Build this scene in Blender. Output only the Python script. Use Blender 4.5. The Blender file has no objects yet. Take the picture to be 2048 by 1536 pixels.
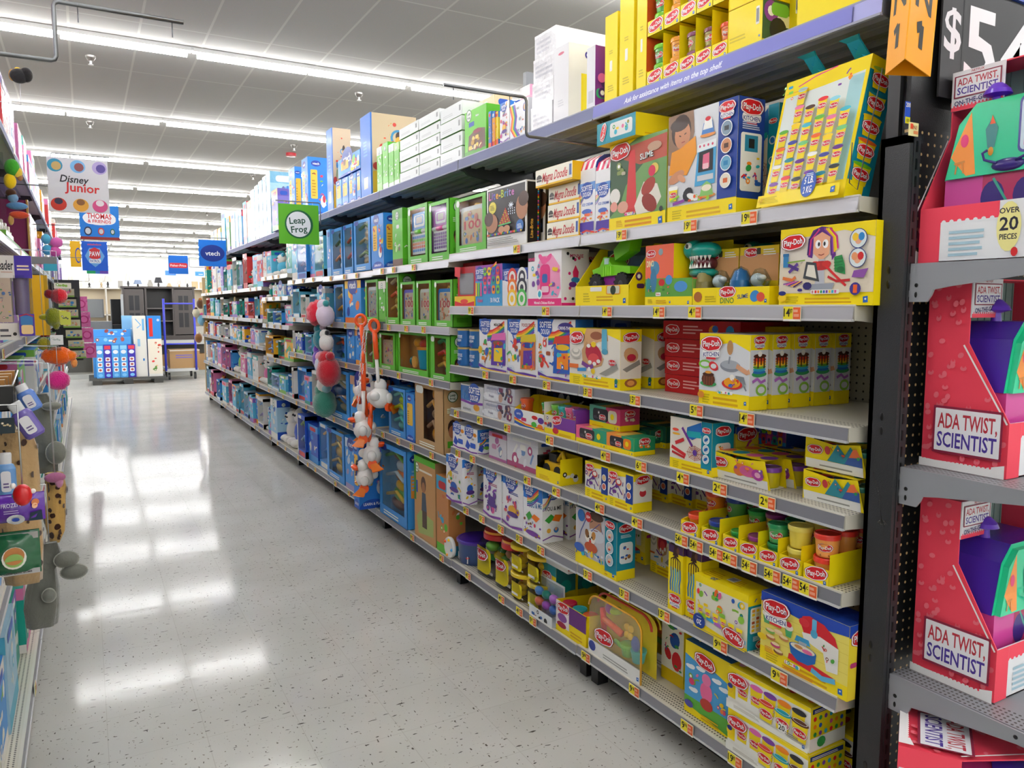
import bpy, math, random
from mathutils import Vector, Matrix
from math import sin, cos, pi, atan, tan, radians, sqrt

# ---------------------------------------------------------------- camera, world, exposure
S = bpy.context.scene
COL = S.collection
FPX = 1530.0
PITCH = atan(153 / FPX)
YAW = atan(856 * cos(PITCH) / FPX)
EYE = 1.5
cam = bpy.data.cameras.new('camera'); co = bpy.data.objects.new('camera', cam); COL.objects.link(co)
cam.sensor_width = 36; cam.lens = 36 * FPX / 2048; cam.clip_start = 0.02; cam.clip_end = 200
co.location = (0, 0, EYE); co.rotation_euler = (pi / 2 - PITCH, 0, -YAW)
S.camera = co
S.view_settings.view_transform = 'Standard'; S.view_settings.look = 'None'
S.view_settings.gamma = 1; S.view_settings.use_curve_mapping = False
S.view_settings.exposure = 0.95
TUBE = 26.0          # strength of the fluorescent strips
w = bpy.data.worlds.new('store_air'); S.world = w; w.use_nodes = True
w.node_tree.nodes['Background'].inputs[0].default_value = (.9, .95, 1, 1)
w.node_tree.nodes['Background'].inputs[1].default_value = .3
try:
    S.cycles.max_bounces = 7; S.cycles.diffuse_bounces = 4; S.cycles.glossy_bounces = 3
    S.cycles.transparent_max_bounces = 28; S.cycles.transmission_bounces = 3
    S.cycles.sample_clamp_indirect = 4; S.cycles.use_denoising = True
    S.cycles.use_light_tree = True; S.cycles.caustics_reflective = False; S.cycles.caustics_refractive = False
except Exception: pass

# camera measurements of the real place: where a sight line meets a shelf front
SP, CP, ST, CT = sin(PITCH), cos(PITCH), sin(YAW), cos(YAW)
def YU(u, x, z):
    k = (u - 1024) / FPX; z = z - EYE
    return (x * CT - k * x * ST * CP + k * z * SP) / (ST + k * CT * CP)
def ZV(v, x, y):
    m = (768 - v) / FPX; b = x * ST + y * CT
    return EYE + b * (m * CP - SP) / (CP + m * SP)
def XU(u, y, z):
    k = (u - 1024) / FPX; z = z - EYE
    # x*CT - y*ST = k((x*ST+y*CT)*CP - z*SP)
    return (y * ST + k * (y * CT * CP - z * SP)) / (CT - k * ST * CP)

# ---------------------------------------------------------------- materials
def lin(h):
    if not isinstance(h, str): return tuple(h)
    r = [int(h[i:i + 2], 16) / 255 for i in (0, 2, 4)]
    return tuple(c / 12.92 if c <= .04045 else ((c + .055) / 1.055) ** 2.4 for c in r)
MATS = {}
def nodes(name):
    m = bpy.data.materials.new(name); m.use_nodes = True
    nt = m.node_tree; b = nt.nodes['Principled BSDF']
    MATS[name] = m
    return m, nt, b
def attr(nt):
    a = nt.nodes.new('ShaderNodeAttribute'); a.attribute_name = 'Col'; return a
def simple(name, rough, metal=0, coat=0, spec=.5, bump=None, sheen=0, emit=0):
    m, nt, b = nodes(name); a = attr(nt)
    nt.links.new(a.outputs['Color'], b.inputs['Base Color'])
    b.inputs['Roughness'].default_value = rough; b.inputs['Metallic'].default_value = metal
    b.inputs['Coat Weight'].default_value = coat; b.inputs['Coat Roughness'].default_value = .12
    b.inputs['Specular IOR Level'].default_value = spec
    if sheen: b.inputs['Sheen Weight'].default_value = sheen
    if emit:
        nt.links.new(a.outputs['Color'], b.inputs['Emission Color']); b.inputs['Emission Strength'].default_value = emit
    if bump:
        n = nt.nodes.new('ShaderNodeTexNoise'); n.inputs['Scale'].default_value = bump[0]
        tc = nt.nodes.new('ShaderNodeTexCoord'); nt.links.new(tc.outputs['Object'], n.inputs['Vector'])
        bp = nt.nodes.new('ShaderNodeBump'); bp.inputs['Strength'].default_value = bump[1]; bp.inputs['Distance'].default_value = bump[2]
        nt.links.new(n.outputs['Fac'], bp.inputs['Height']); nt.links.new(bp.outputs['Normal'], b.inputs['Normal'])
    return m
simple('card', .5, coat=.08, spec=.35)
simple('plastic', .28, coat=.15)
simple('matte', .75)
simple('paint', .38)
simple('cloth', .95, spec=.15, sheen=.4, bump=(90, .5, .004))
simple('fluff', 1.0, spec=.05, sheen=.8, bump=(160, .9, .006))
simple('rail', .34, metal=.35, bump=(8, .08, .002))
simple('steel', .3, metal=.9)
simple('texpaint', .5, bump=(380, .5, .0012))
simple('wrap', .25, coat=.45, bump=(26, .6, .015))
simple('tube', .5, emit=TUBE)
def clear(name, alpha, rough=.08, tint='ffffff', bump=0):
    m = bpy.data.materials.new(name); m.use_nodes = True; nt = m.node_tree; nt.nodes.clear()
    o = nt.nodes.new('ShaderNodeOutputMaterial'); t = nt.nodes.new('ShaderNodeBsdfTransparent')
    g = nt.nodes.new('ShaderNodeBsdfGlossy'); g.inputs['Roughness'].default_value = rough
    a = attr(nt); nt.links.new(a.outputs['Color'], t.inputs['Color'])
    f = nt.nodes.new('ShaderNodeFresnel'); f.inputs['IOR'].default_value = 1.5
    mx = nt.nodes.new('ShaderNodeMixShader'); ma = nt.nodes.new('ShaderNodeMath'); ma.operation = 'MULTIPLY_ADD'
    ma.inputs[1].default_value = .25; ma.inputs[2].default_value = alpha; nt.links.new(f.outputs[0], ma.inputs[0])
    nt.links.new(ma.outputs[0], mx.inputs[0]); nt.links.new(t.outputs[0], mx.inputs[1]); nt.links.new(g.outputs[0], mx.inputs[2])
    if bump:
        n = nt.nodes.new('ShaderNodeTexNoise'); n.inputs['Scale'].default_value = 22
        tc = nt.nodes.new('ShaderNodeTexCoord'); nt.links.new(tc.outputs['Object'], n.inputs['Vector'])
        bp = nt.nodes.new('ShaderNodeBump'); bp.inputs['Strength'].default_value = .8; bp.inputs['Distance'].default_value = bump
        nt.links.new(n.outputs['Fac'], bp.inputs['Height']); nt.links.new(bp.outputs['Normal'], g.inputs['Normal'])
    nt.links.new(mx.outputs[0], o.inputs[0]); MATS[name] = m
clear('clear', .008)
def dotted(name, ax, pitch, rad, dark, lim=None, rough=.4):
    """a sheet with a grid of punched holes"""
    m, nt, b = nodes(name); a = attr(nt); L = nt.links
    tc = nt.nodes.new('ShaderNodeTexCoord'); sx = nt.nodes.new('ShaderNodeSeparateXYZ'); L.new(tc.outputs['Object'], sx.inputs[0])
    def mth(op, i, v=None):
        n = nt.nodes.new('ShaderNodeMath'); n.operation = op
        for k, q in enumerate([i] + ([v] if v is not None else [])):
            if isinstance(q, (int, float)): n.inputs[k].default_value = q
            else: L.new(q, n.inputs[k])
        return n.outputs[0]
    sq = []
    for c, p in zip(ax, pitch if isinstance(pitch, tuple) else (pitch, pitch)):
        f = mth('SUBTRACT', mth('FRACT', mth('DIVIDE', sx.outputs[c], p)), .5)
        f = mth('MULTIPLY', f, p); sq.append(mth('MULTIPLY', f, f))
    d = mth('LESS_THAN', mth('ADD', sq[0], sq[1]), rad * rad)
    if lim:
        d = mth('MULTIPLY', d, mth('LESS_THAN', sx.outputs[lim[0]], lim[2])); d = mth('MULTIPLY', d, mth('GREATER_THAN', sx.outputs[lim[0]], lim[1]))
    mx = nt.nodes.new('ShaderNodeMix'); mx.data_type = 'RGBA'; L.new(d, mx.inputs[0]); L.new(a.outputs['Color'], mx.inputs[6])
    mx.inputs[7].default_value = (*lin(dark), 1); L.new(mx.outputs[2], b.inputs['Base Color']); b.inputs['Roughness'].default_value = rough
dotted('deck', 'XY', (.0135, .0115), .0031, '2a2620', ('X', .012, .078))
dotted('peg_yz', 'YZ', .0254, .0036, '3a372e')
dotted('peg_xz', 'XZ', .0254, .0036, 'c9a874')

def floor_mat():
    m, nt, b = nodes('floor_tile'); L = nt.links
    tc = nt.nodes.new('ShaderNodeTexCoord')
    def noise(sc, det=2, stretch=(1, 1, 1), rot=0):
        mp = nt.nodes.new('ShaderNodeMapping'); mp.inputs['Scale'].default_value = stretch; mp.inputs['Rotation'].default_value = (0, 0, rot)
        n = nt.nodes.new('ShaderNodeTexNoise'); n.inputs['Scale'].default_value = sc; n.inputs['Detail'].default_value = det
        L.new(tc.outputs['Object'], mp.inputs[0]); L.new(mp.outputs[0], n.inputs['Vector']); return n.outputs['Fac']
    def ramp(i, a, c, ca, cc):
        r = nt.nodes.new('ShaderNodeValToRGB'); r.color_ramp.elements[0].position = a; r.color_ramp.elements[1].position = c
        r.color_ramp.elements[0].color = (*lin(ca), 1); r.color_ramp.elements[1].color = (*lin(cc), 1); L.new(i, r.inputs[0]); return r.outputs[0]
    def mult(a, c, f=1):
        x = nt.nodes.new('ShaderNodeMix'); x.data_type = 'RGBA'; x.blend_type = 'MULTIPLY'; x.inputs[0].default_value = f
        L.new(a, x.inputs[6]); L.new(c, x.inputs[7]); return x.outputs[2]
    base = ramp(noise(2.2), .35, .65, 'c2c1bb', 'cdccc7')
    base = mult(base, ramp(noise(26, 1, (1, 3.2, 1), .25), .70, .735, 'ffffff', '5d574e'))
    base = mult(base, ramp(noise(40, 1, (2.6, 1, 1), -.5), .70, .74, 'ffffff', '6e675c'))
    base = mult(base, ramp(noise(70, 1), .25, .29, 'a59d8e', 'ffffff'))
    br = nt.nodes.new('ShaderNodeTexBrick'); br.offset = 0; br.inputs['Scale'].default_value = 1
    br.inputs['Brick Width'].default_value = .305; br.inputs['Row Height'].default_value = .305; br.inputs['Mortar Size'].default_value = .0012
    br.inputs['Color1'].default_value = (1, 1, 1, 1); br.inputs['Color2'].default_value = (.955, .955, .95, 1); br.inputs['Mortar'].default_value = (.8, .79, .77, 1)
    L.new(tc.outputs['Object'], br.inputs['Vector']); base = mult(base, br.outputs['Color'])
    L.new(base, b.inputs['Base Color']); b.inputs['Roughness'].default_value = .6; b.inputs['Specular IOR Level'].default_value = .2
    b.inputs['Coat Weight'].default_value = .45; b.inputs['Coat Roughness'].default_value = .1; b.inputs['Coat IOR'].default_value = 1.55
    bp = nt.nodes.new('ShaderNodeBump'); bp.inputs['Strength'].default_value = .35; bp.inputs['Distance'].default_value = .0012
    L.new(noise(9, 2, (.35, 1, 1)), bp.inputs['Height']); L.new(bp.outputs[0], b.inputs['Coat Normal'])
floor_mat()
def ceil_mat():
    m, nt, b = nodes('ceiling_tile'); L = nt.links
    tc = nt.nodes.new('ShaderNodeTexCoord'); mp = nt.nodes.new('ShaderNodeMapping'); mp.inputs['Location'].default_value = (-.22, -.0, 0)
    mp.inputs['Rotation'].default_value = (0, 0, pi / 2)
    br = nt.nodes.new('ShaderNodeTexBrick'); br.offset = 0; br.inputs['Scale'].default_value = 1
    br.inputs['Brick Width'].default_value = 1.735; br.inputs['Row Height'].default_value = .61; br.inputs['Mortar Size'].default_value = .012
    br.inputs['Color1'].default_value = (*lin('a5a29d'), 1); br.inputs['Color2'].default_value = (*lin('a19e99'), 1); br.inputs['Mortar'].default_value = (*lin('b9b6b0'), 1)
    L.new(tc.outputs['Object'], mp.inputs[0]); L.new(mp.outputs[0], br.inputs['Vector'])
    n = nt.nodes.new('ShaderNodeTexNoise'); n.inputs['Scale'].default_value = 120; L.new(tc.outputs['Object'], n.inputs['Vector'])
    x = nt.nodes.new('ShaderNodeMix'); x.data_type = 'RGBA'; x.blend_type = 'MULTIPLY'; x.inputs[0].default_value = .25
    L.new(br.outputs['Color'], x.inputs[6]); L.new(n.outputs['Color'], x.inputs[7]); L.new(x.outputs[2], b.inputs['Base Color'])
    b.inputs['Roughness'].default_value = .9
ceil_mat()

# ---------------------------------------------------------------- mesh building
TX = {}
def text_geo(s):
    if s in TX: return TX[s]
    c = bpy.data.curves.new('t', 'FONT'); c.body = s; c.resolution_u = 2; c.offset = .018
    o = bpy.data.objects.new('t', c); m = bpy.data.meshes.new_from_object(o)
    v = [(p.co.x, p.co.y) for p in m.vertices]; f = [tuple(p.vertices) for p in m.polygons]
    bpy.data.objects.remove(o); bpy.data.curves.remove(c); bpy.data.meshes.remove(m)
    if v:
        x0 = min(p[0] for p in v); x1 = max(p[0] for p in v); y0 = 0; y1 = .7
        v = [((p[0] - (x0 + x1) / 2) / .7, (p[1] - .35) / .7) for p in v]; wd = (x1 - x0) / .7
    else: wd = 1
    TX[s] = (v, f, wd); return TX[s]

class MB:
    def __init__(s): s.v = []; s.f = []; s.c = []; s.m = []; s.mn = []; s.M = None; s.sm = []
    def mi(s, n):
        if n not in s.mn: s.mn.append(n)
        return s.mn.index(n)
    def add(s, vs, fs, col, mat='card', sm=False):
        b = len(s.v); k = s.mi(mat); c = lin(col)
        if s.M is not None: vs = [s.M @ Vector(q) for q in vs]
        s.v.extend([tuple(q) for q in vs])
        for f in fs: s.f.append([i + b for i in f]); s.c.append(c); s.m.append(k); s.sm.append(sm)
    def box(s, x0, y0, z0, x1, y1, z1, col, mat='card', cols=None):
        vs = [(x, y, z) for x in (x0, x1) for y in (y0, y1) for z in (z0, z1)]
        fs = [(0, 1, 3, 2), (4, 6, 7, 5), (0, 4, 5, 1), (2, 3, 7, 6), (0, 2, 6, 4), (1, 5, 7, 3)]  # -x +x -y +y -z +z
        if cols is None: s.add(vs, fs, col, mat)
        else:
            for i, f in enumerate(fs): s.add([vs[k] for k in f], [(0, 1, 2, 3)], cols.get(i, col), mat)
    def bbox(s, x0, y0, z0, x1, y1, z1, col, mat='plastic', r=.01, seg=3):
        """box with rounded vertical edges"""
        r = min(r, (x1 - x0) / 2.01, (y1 - y0) / 2.01); pts = []
        for cx, cy, a0 in ((x1 - r, y1 - r, 0), (x0 + r, y1 - r, 90), (x0 + r, y0 + r, 180), (x1 - r, y0 + r, 270)):
            for i in range(seg + 1):
                a = radians(a0 + 90 * i / seg); pts.append((cx + r * cos(a), cy + r * sin(a)))
        s.prism([(p[0], p[1], z0) for p in pts], (0, 0, z1 - z0), col, mat)
    def prism(s, pts, d, col, mat='card', sm=False):
        n = len(pts); d = Vector(d); vs = [Vector(p) for p in pts] + [Vector(p) + d for p in pts]
        s.add(vs, [tuple(range(n))[::-1], tuple(range(n, 2 * n))] + [(i, (i + 1) % n, (i + 1) % n + n, i + n) for i in range(n)], col, mat, sm)
    def lathe(s, prof, o=(0, 0, 0), col='ffffff', mat='plastic', n=20, axis='z', cols=None):
        o = Vector(o); P = []
        for r, h in prof:
            for i in range(n):
                a = 2 * pi * i / n; q = (r * cos(a), r * sin(a), h)
                if axis == 'x': q = (h, r * cos(a), r * sin(a))
                if axis == 'y': q = (r * cos(a), h, r * sin(a))
                P.append(o + Vector(q))
        for j in range(len(prof) - 1):
            c = cols[j] if cols else col
            s.add([P[j * n + i] for i in range(n)] + [P[(j + 1) * n + i] for i in range(n)], [(i, (i + 1) % n, n + (i + 1) % n, n + i) for i in range(n)], c, mat, True)
        for j in (0, len(prof) - 1):
            if prof[j][0] > 1e-5: s.add([P[j * n + i] for i in range(n)], [tuple(range(n))], (cols[min(j, len(cols) - 1)] if cols else col), mat)
    def ell(s, c, r, col, mat='plastic', n=12, k=8, rough=0, rng=None):
        c = Vector(c); r = (r, r, r) if isinstance(r, (int, float)) else r; vs = []
        for j in range(1, k):
            t = pi * j / k
            for i in range(n):
                a = 2 * pi * i / n; g = 1 + (rng.uniform(-rough, rough) if rng else 0)
                vs.append(c + Vector((r[0] * sin(t) * cos(a) * g, r[1] * sin(t) * sin(a) * g, r[2] * cos(t) * g)))
        vs.append(c + Vector((0, 0, r[2]))); vs.append(c - Vector((0, 0, r[2]))); T = len(vs) - 2
        fs = [(j * n + i, (j + 1) * n + i, (j + 1) * n + (i + 1) % n, j * n + (i + 1) % n) for j in range(k - 2) for i in range(n)]
        fs += [(T, i, (i + 1) % n) for i in range(n)] + [(T + 1, (k - 2) * n + (i + 1) % n, (k - 2) * n + i) for i in range(n)]
        s.add(vs, fs, col, mat, True)
    def tube(s, path, r, col, mat='plastic', n=8, taper=None, cap=True):
        P = [Vector(p) for p in path]; vs = []; N = len(P); up = None
        for i, p in enumerate(P):
            d = (P[min(i + 1, N - 1)] - P[max(i - 1, 0)]).normalized()
            if up is None: up = d.orthogonal().normalized()
            a = (up - d * up.dot(d)).normalized(); b = d.cross(a); up = a
            rr = r if taper is None else taper[i]
            for k in range(n):
                t = 2 * pi * k / n; vs.append(p + a * rr * cos(t) + b * rr * sin(t))
        fs = [(i * n + k, i * n + (k + 1) % n, (i + 1) * n + (k + 1) % n, (i + 1) * n + k) for i in range(N - 1) for k in range(n)]
        if cap: fs += [tuple(range(n))[::-1], tuple(range((N - 1) * n, N * n))]
        s.add(vs, fs, col, mat, True)
    def build(s, name, parent=None, loc=None, rot=None):
        me = bpy.data.meshes.new(name); me.from_pydata(s.v, [], s.f)
        for n in s.mn: me.materials.append(MATS[n])
        me.polygons.foreach_set('material_index', s.m); me.polygons.foreach_set('use_smooth', s.sm)
        at = me.color_attributes.new('Col', 'FLOAT_COLOR', 'CORNER'); buf = []
        for f, c in zip(s.f, s.c): buf.extend((*c[:3], 1.0) * len(f))
        at.data.foreach_set('color', buf); me.update()
        o = bpy.data.objects.new(name, me); COL.objects.link(o)
        if parent: o.parent = parent
        if loc: o.location = loc
        if rot: o.rotation_euler = rot
        return o

LABELS = {}
def tag(o, label, cat, group=None, kind=None):
    if kind: o['kind'] = kind
    if label: o['label'] = label
    if cat: o['category'] = cat
    if group: o['group'] = group
    return o
def thing(name, label, cat, loc=(0, 0, 0), rz=0, group=None, rot=None):
    o = bpy.data.objects.new(name, None); COL.objects.link(o); o.empty_display_size = .05
    o.location = loc; o.rotation_euler = rot or (0, 0, rz); return tag(o, label, cat, group)
def copy_tree(o, parent=None):
    c = o.copy(); COL.objects.link(c)
    if parent: c.parent = parent
    for ch in list(o.children): copy_tree(ch, c)
    return c
def clone(o, loc, label=None, group=None, rot=None):
    c = copy_tree(o); c.location = loc
    if rot is not None: c.rotation_euler = rot
    if label: c['label'] = label
    if group: c['group'] = group
    elif 'group' in c and label: pass
    return c
ORD = 'zeroth first second third fourth fifth sixth seventh eighth ninth tenth eleventh twelfth thirteenth fourteenth fifteenth sixteenth seventeenth eighteenth nineteenth twentieth'.split()
ORD += [t + '-' + ORD[i] for t in ('twenty', 'thirty', 'forty', 'fifty') for i in range(1, 10)]

# ---------------------------------------------------------------- printing on faces
class Face:
    """a printed face: u runs 0..1 across, v 0..1 up; fn maps (metres, metres, lift) to a point"""
    def __init__(s, mb, fn, W, H, mat='card', lift=.0003): s.mb = mb; s.fn = fn; s.W = W; s.H = H; s.k = 0; s.mat = mat; s.l0 = lift
    def off(s): s.k += 1; return s.l0 + s.k * .00009
    def poly(s, pts, c, tri=None):
        o = s.off(); s.mb.add([s.fn(x * s.W, y * s.H, o) for x, y in pts], tri or [tuple(range(len(pts)))], c, s.mat)
    def r(s, x0, y0, x1, y1, c): s.poly([(x0, y0), (x1, y0), (x1, y1), (x0, y1)], c)
    def rr(s, x0, y0, x1, y1, c, q=.2):
        a = q * min((x1 - x0) * s.W, (y1 - y0) * s.H); ax = a / s.W; ay = a / s.H; P = []
        for cx, cy, t0 in ((x1 - ax, y1 - ay, 0), (x0 + ax, y1 - ay, 90), (x0 + ax, y0 + ay, 180), (x1 - ax, y0 + ay, 270)):
            for i in range(4):
                t = radians(t0 + 30 * i); P.append((cx + ax * cos(t), cy + ay * sin(t)))
        s.poly(P, c)
    def e(s, cx, cy, rx, ry, c, n=16, rot=0, a0=0, a1=360):
        P = []
        for i in range(n + (a1 - a0 < 360)):
            t = radians(a0 + (a1 - a0) * i / n); x = rx * cos(t) * s.W; y = ry * sin(t) * s.H
            q = radians(rot); P.append((cx + (x * cos(q) - y * sin(q)) / s.W, cy + (x * sin(q) + y * cos(q)) / s.H))
        s.poly(P, c)
    def c(s, cx, cy, r, c, n=16): s.e(cx, cy, r, r * s.W / s.H, c, n)          # circle, r in face widths
    def line(s, pts, wd, c):
        o = s.off(); P = [Vector((x * s.W, y * s.H)) for x, y in pts]; w2 = wd * s.W / 2; vs = []; N = len(P)
        for i, p in enumerate(P):
            d = (P[min(i + 1, N - 1)] - P[max(i - 1, 0)]).normalized(); n = Vector((-d.y, d.x)) * w2
            vs += [p + n, p - n]
        s.mb.add([s.fn(q.x, q.y, o) for q in vs], [(2 * i, 2 * i + 1, 2 * i + 3, 2 * i + 2) for i in range(N - 1)], c, s.mat)
    def t(s, txt, cx, cy, h, c, rot=0, maxw=None, sh=0, o=None):
        """text, h in face heights, maxw in face widths"""
        v, f, wd = text_geo(txt); hh = h * s.H; sx = hh
        if maxw and wd * hh > maxw * s.W: sx = maxw * s.W / wd
        if maxw and maxw < 0: sx = -maxw * s.W / wd
        q = radians(rot); o = o or s.off(); P = []
        for x, y in v:
            X = x * sx + sh * y * hh; Y = y * hh
            P.append(s.fn(cx * s.W + X * cos(q) - Y * sin(q), cy * s.H + X * sin(q) + Y * cos(q), o))
        s.mb.add(P, f, c, s.mat)
    def logo(s, cx, cy, w, rot=0, kitchen=False):
        """the red scalloped dough badge, w in face widths"""
        W = w * s.W; hh = W * .5; q = radians(rot)
        def cloud(k, c):
            P = []
            for i in range(40):
                t = 2 * pi * i / 40; g = 1 + .07 * abs(cos(t * 3.5)); x = k * g * W / 2 * (abs(cos(t)) ** .8) * (1 if cos(t) > 0 else -1); y = k * g * hh / 2 * (abs(sin(t)) ** .85) * (1 if sin(t) > 0 else -1)
                P.append((cx + (x * cos(q) - y * sin(q)) / s.W, cy + (x * sin(q) + y * cos(q)) / s.H))
            s.poly(P, c)
        if kitchen:
            s.rr(cx - w * .45, cy - hh * .99 / s.H, cx + w * .45, cy - hh * .4 / s.H, 'f4f4f4', .4); s.t('KITCHEN', cx, cy - hh * .77 / s.H, hh * .3 / s.H, '27307f', rot, w * .8)
            s.rr(cx - w * .25, cy - hh * 1.14 / s.H, cx + w * .25, cy - hh * 1.0 / s.H, 'd9252f', .5)
        cloud(1.08, '8c1018'); cloud(1.03, 'ffffff'); cloud(.93, 'd2151f')
        s.t('Play-Doh', cx, cy, hh * .46 / s.H, '7a0d14', rot, w * .9); s.t('Play-Doh', cx, cy + .02 * hh / s.H, hh * .42 / s.H, 'ffffff', rot, w * .84)
    def lines(s, x0, y0, x1, y1, n, c, seed=0):
        R = random.Random(seed); st = (y1 - y0) / n
        for i in range(n): s.r(x0, y0 + i * st, x0 + (x1 - x0) * R.uniform(.65, 1), y0 + (i + .5) * st, c)
    def bits(s, x0, y0, x1, y1, n, cols, seed=0, size=.07):
        """scattered toy pictures: rounds, sticks, rings, hearts of colour"""
        R = random.Random(seed)
        for i in range(n):
            x = R.uniform(x0, x1); y = R.uniform(y0, y1); c = R.choice(cols); k = R.random(); z = size * R.uniform(.6, 1.3)
            if k < .35: s.e(x, y, z, z * s.W / s.H * R.uniform(.5, 1), c, 12, R.uniform(0, 90))
            elif k < .6:
                a = R.uniform(0, pi); s.line([(x - z * cos(a), y - z * sin(a) * s.W / s.H), (x, y + z * .2), (x + z * cos(a), y + z * sin(a) * s.W / s.H)], z * .5, c)
            elif k < .8: s.e(x, y, z * .8, z * .8 * s.W / s.H, c, 14); s.e(x, y, z * .4, z * .4 * s.W / s.H, R.choice(['ffffff', 'f7ecc8', R.choice(cols)]), 10)
            else: s.rr(x - z, y - z * .5 * s.W / s.H, x + z, y + z * .5 * s.W / s.H, c, .4)
    def badge(s, x, y, r=.03): s.c(x, y, r, '1d4fa0', 10)
    def hb(s, x, y, w=.06):
        h = w * s.W / s.H
        s.poly([(x - w * .45, y - h * .55), (x + w * .5, y - h * .5), (x + w * .42, y + h * .6), (x - w * .5, y + h * .45)], '1c62b7'); s.e(x, y + h * .08, w * .2, h * .18, 'ffffff', 8)

def faces(mb, W, H, D, mat='card'):
    """front (-x), near side (-y), far side (+y), top and back of a carton whose front bottom centre is the origin"""
    A = Face(mb, lambda u, v, o: (-o, W / 2 - u, v), W, H, mat)
    B = Face(mb, lambda u, v, o: (u, -W / 2 - o, v), D, H, mat)
    C = Face(mb, lambda u, v, o: (D - u, W / 2 + o, v), D, H, mat)
    T = Face(mb, lambda u, v, o: (v, W / 2 - u, H + o), W, D, mat)
    return A, B, C, T
def carton(W, H, D, col, art, cols=None, mat='card'):
    mb = MB(); mb.box(0, -W / 2, 0, D, W / 2, H, col, mat, cols)
    art(*faces(mb, W, H, D, mat)); return mb
# ---------------------------------------------------------------- printed designs
Y = 'f7dd08'; YD = 'd9a800'; TEAL = '0787a0'; NAVY = '1c3f94'; WH = 'f4f3ee'
MIX = ['e0242c', 'f28a1c', '2a9a48', '2a5fb8', '7b3fa0', 'f2cc1a', '32b0c8', 'e0609a']
def small(F, x0, y0, x1, y1, n=3, c=YD, s=0): F.lines(x0, y0, x1, y1, n, c, s)
def base_pd(F, bg='efeade', band=.17, top=None):
    F.r(0, 0, 1, 1, bg); F.r(0, 0, 1, band, Y); small(F, .3, .03, .82, band - .04, 2, YD); small(F, .08, .03, .25, band - .03, 4, 'c9b205', 3)
    F.hb(.93, band * .45, .05)
    if top: F.poly([(0, 1), (0, top), (.35, top + .01), (.7, top + .05), (1, top - .06), (1, 1)], Y)
def can_pic(F, x, y, w, lid, body=Y):
    h = w * F.W / F.H * 1.15
    F.poly([(x - w * .42, y), (x + w * .42, y), (x + w * .5, y + h * .8), (x - w * .5, y + h * .8)], body)
    F.rr(x - w * .56, y + h * .76, x + w * .56, y + h * 1.02, lid, .4); F.logo(x, y + h * .42, w * .8)
def art_kitchen_oven(A, B, C, T):
    base_pd(A, 'd8dadf', .15); A.r(.74, .15, 1, 1, NAVY); A.r(0, .15, .04, 1, 'b9b0a8')
    A.poly([(.0, .55), (.0, 1), (.38, 1), (.4, .8), (.34, .6), (.2, .5)], '8b6a52')              # child at play: dark hair, face, orange top
    A.e(.2, .84, .15, .15, '3a241a', 18); A.e(.22, .8, .12, .13, 'c98a64', 18); A.e(.17, .9, .14, .06, '3a241a', 14)
    A.line([(.17, .80), (.2, .79)], .012, '3a241a'); A.line([(.25, .80), (.28, .81)], .012, '3a241a'); A.line([(.21, .73), (.26, .735)], .012, 'a04a3c')
    A.poly([(.02, .45), (.06, .66), (.2, .68), (.42, .76), (.44, .6), (.3, .42)], 'e8961e'); A.e(.14, .42, .13, .05, 'c98a64', 12, 20); A.e(.22, .40, .07, .03, 'd99a74', 10, -30)
    A.poly([(.42, .3), (.46, .62), (.72, .64), (.71, .3)], '49a4d4'); A.poly([(.44, .6), (.46, .67), (.72, .69), (.72, .62)], 'e8eef0')
    for i in range(4): A.c(.49 + i * .06, .65, .014, 'd24a6a', 8)
    A.poly([(.47, .42), (.48, .6), (.68, .61), (.68, .42)], '1d1f24'); A.poly([(.53, .45), (.54, .57), (.63, .58), (.63, .45)], 'e06a8a'); A.r(.54, .44, .62, .49, 'f5c3cc'); A.r(.46, .34, .69, .39, 'cfd4d8')
    A.e(.6, .74, .11, .02, 'd98a3c', 14); A.poly([(.51, .75), (.54, .85), (.66, .86), (.69, .75)], '3a78c0'); A.poly([(.53, .79), (.56, .88), (.65, .88), (.67, .79)], 'f6f4f0'); A.e(.6, .88, .04, .02, 'd02a3a', 10)
    A.e(.6, .2, .13, .02, 'd98a3c', 14); A.poly([(.5, .2), (.54, .3), (.6, .33), (.66, .3), (.7, .2)], '8ac26a'); A.e(.6, .27, .07, .03, 'f5ead0', 12)
    can_pic(A, .1, .2, .13, 'f4f4f0'); A.e(.33, .24, .08, .06, '23242a', 12, 30); A.e(.4, .21, .09, .03, 'f4f4f0', 12, -20); A.line([(.1, .17), (.28, .19)], .03, '8a3fa0'); A.line([(.06, .2), (.2, .24)], .02, '8fc63f')
    A.bits(.32, .17, .7, .22, 8, ['e8622a', '4ab0d8', '8fc63f', 'f2cc1a'], 4, .02)
    A.logo(.87, .93, .2, 0, True)
    for i, q in enumerate((.75, .6, .45, .3)):
        A.c(.87, q, .075, 'ffffff', 18); A.c(.87, q, .067, ['7f95a8', 'c98a64', '6aa8c8', 'e8e0d0'][i], 18); A.r(.84, q - .02, .9, q + .02, ['2c3138', '4a2a20', '2f86b8', 'd86a3a'][i])
    B.r(0, 0, 1, 1, NAVY); B.r(0, 0, 1, .14, Y); B.logo(.5, .92, .8, 0, True); B.lines(.15, .73, .85, .8, 4, 'c8d0e8'); B.rr(.1, .2, .9, .7, 'eeeeea', .1)
    B.r(.25, .54, .75, .68, '2b86a8'); B.r(.4, .57, .62, .65, '1d1f24'); B.bits(.2, .24, .8, .5, 18, MIX + ['f4f4f0'], 5, .09); C.r(0, 0, 1, 1, NAVY); T.r(0, 0, 1, 1, NAVY)
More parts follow.
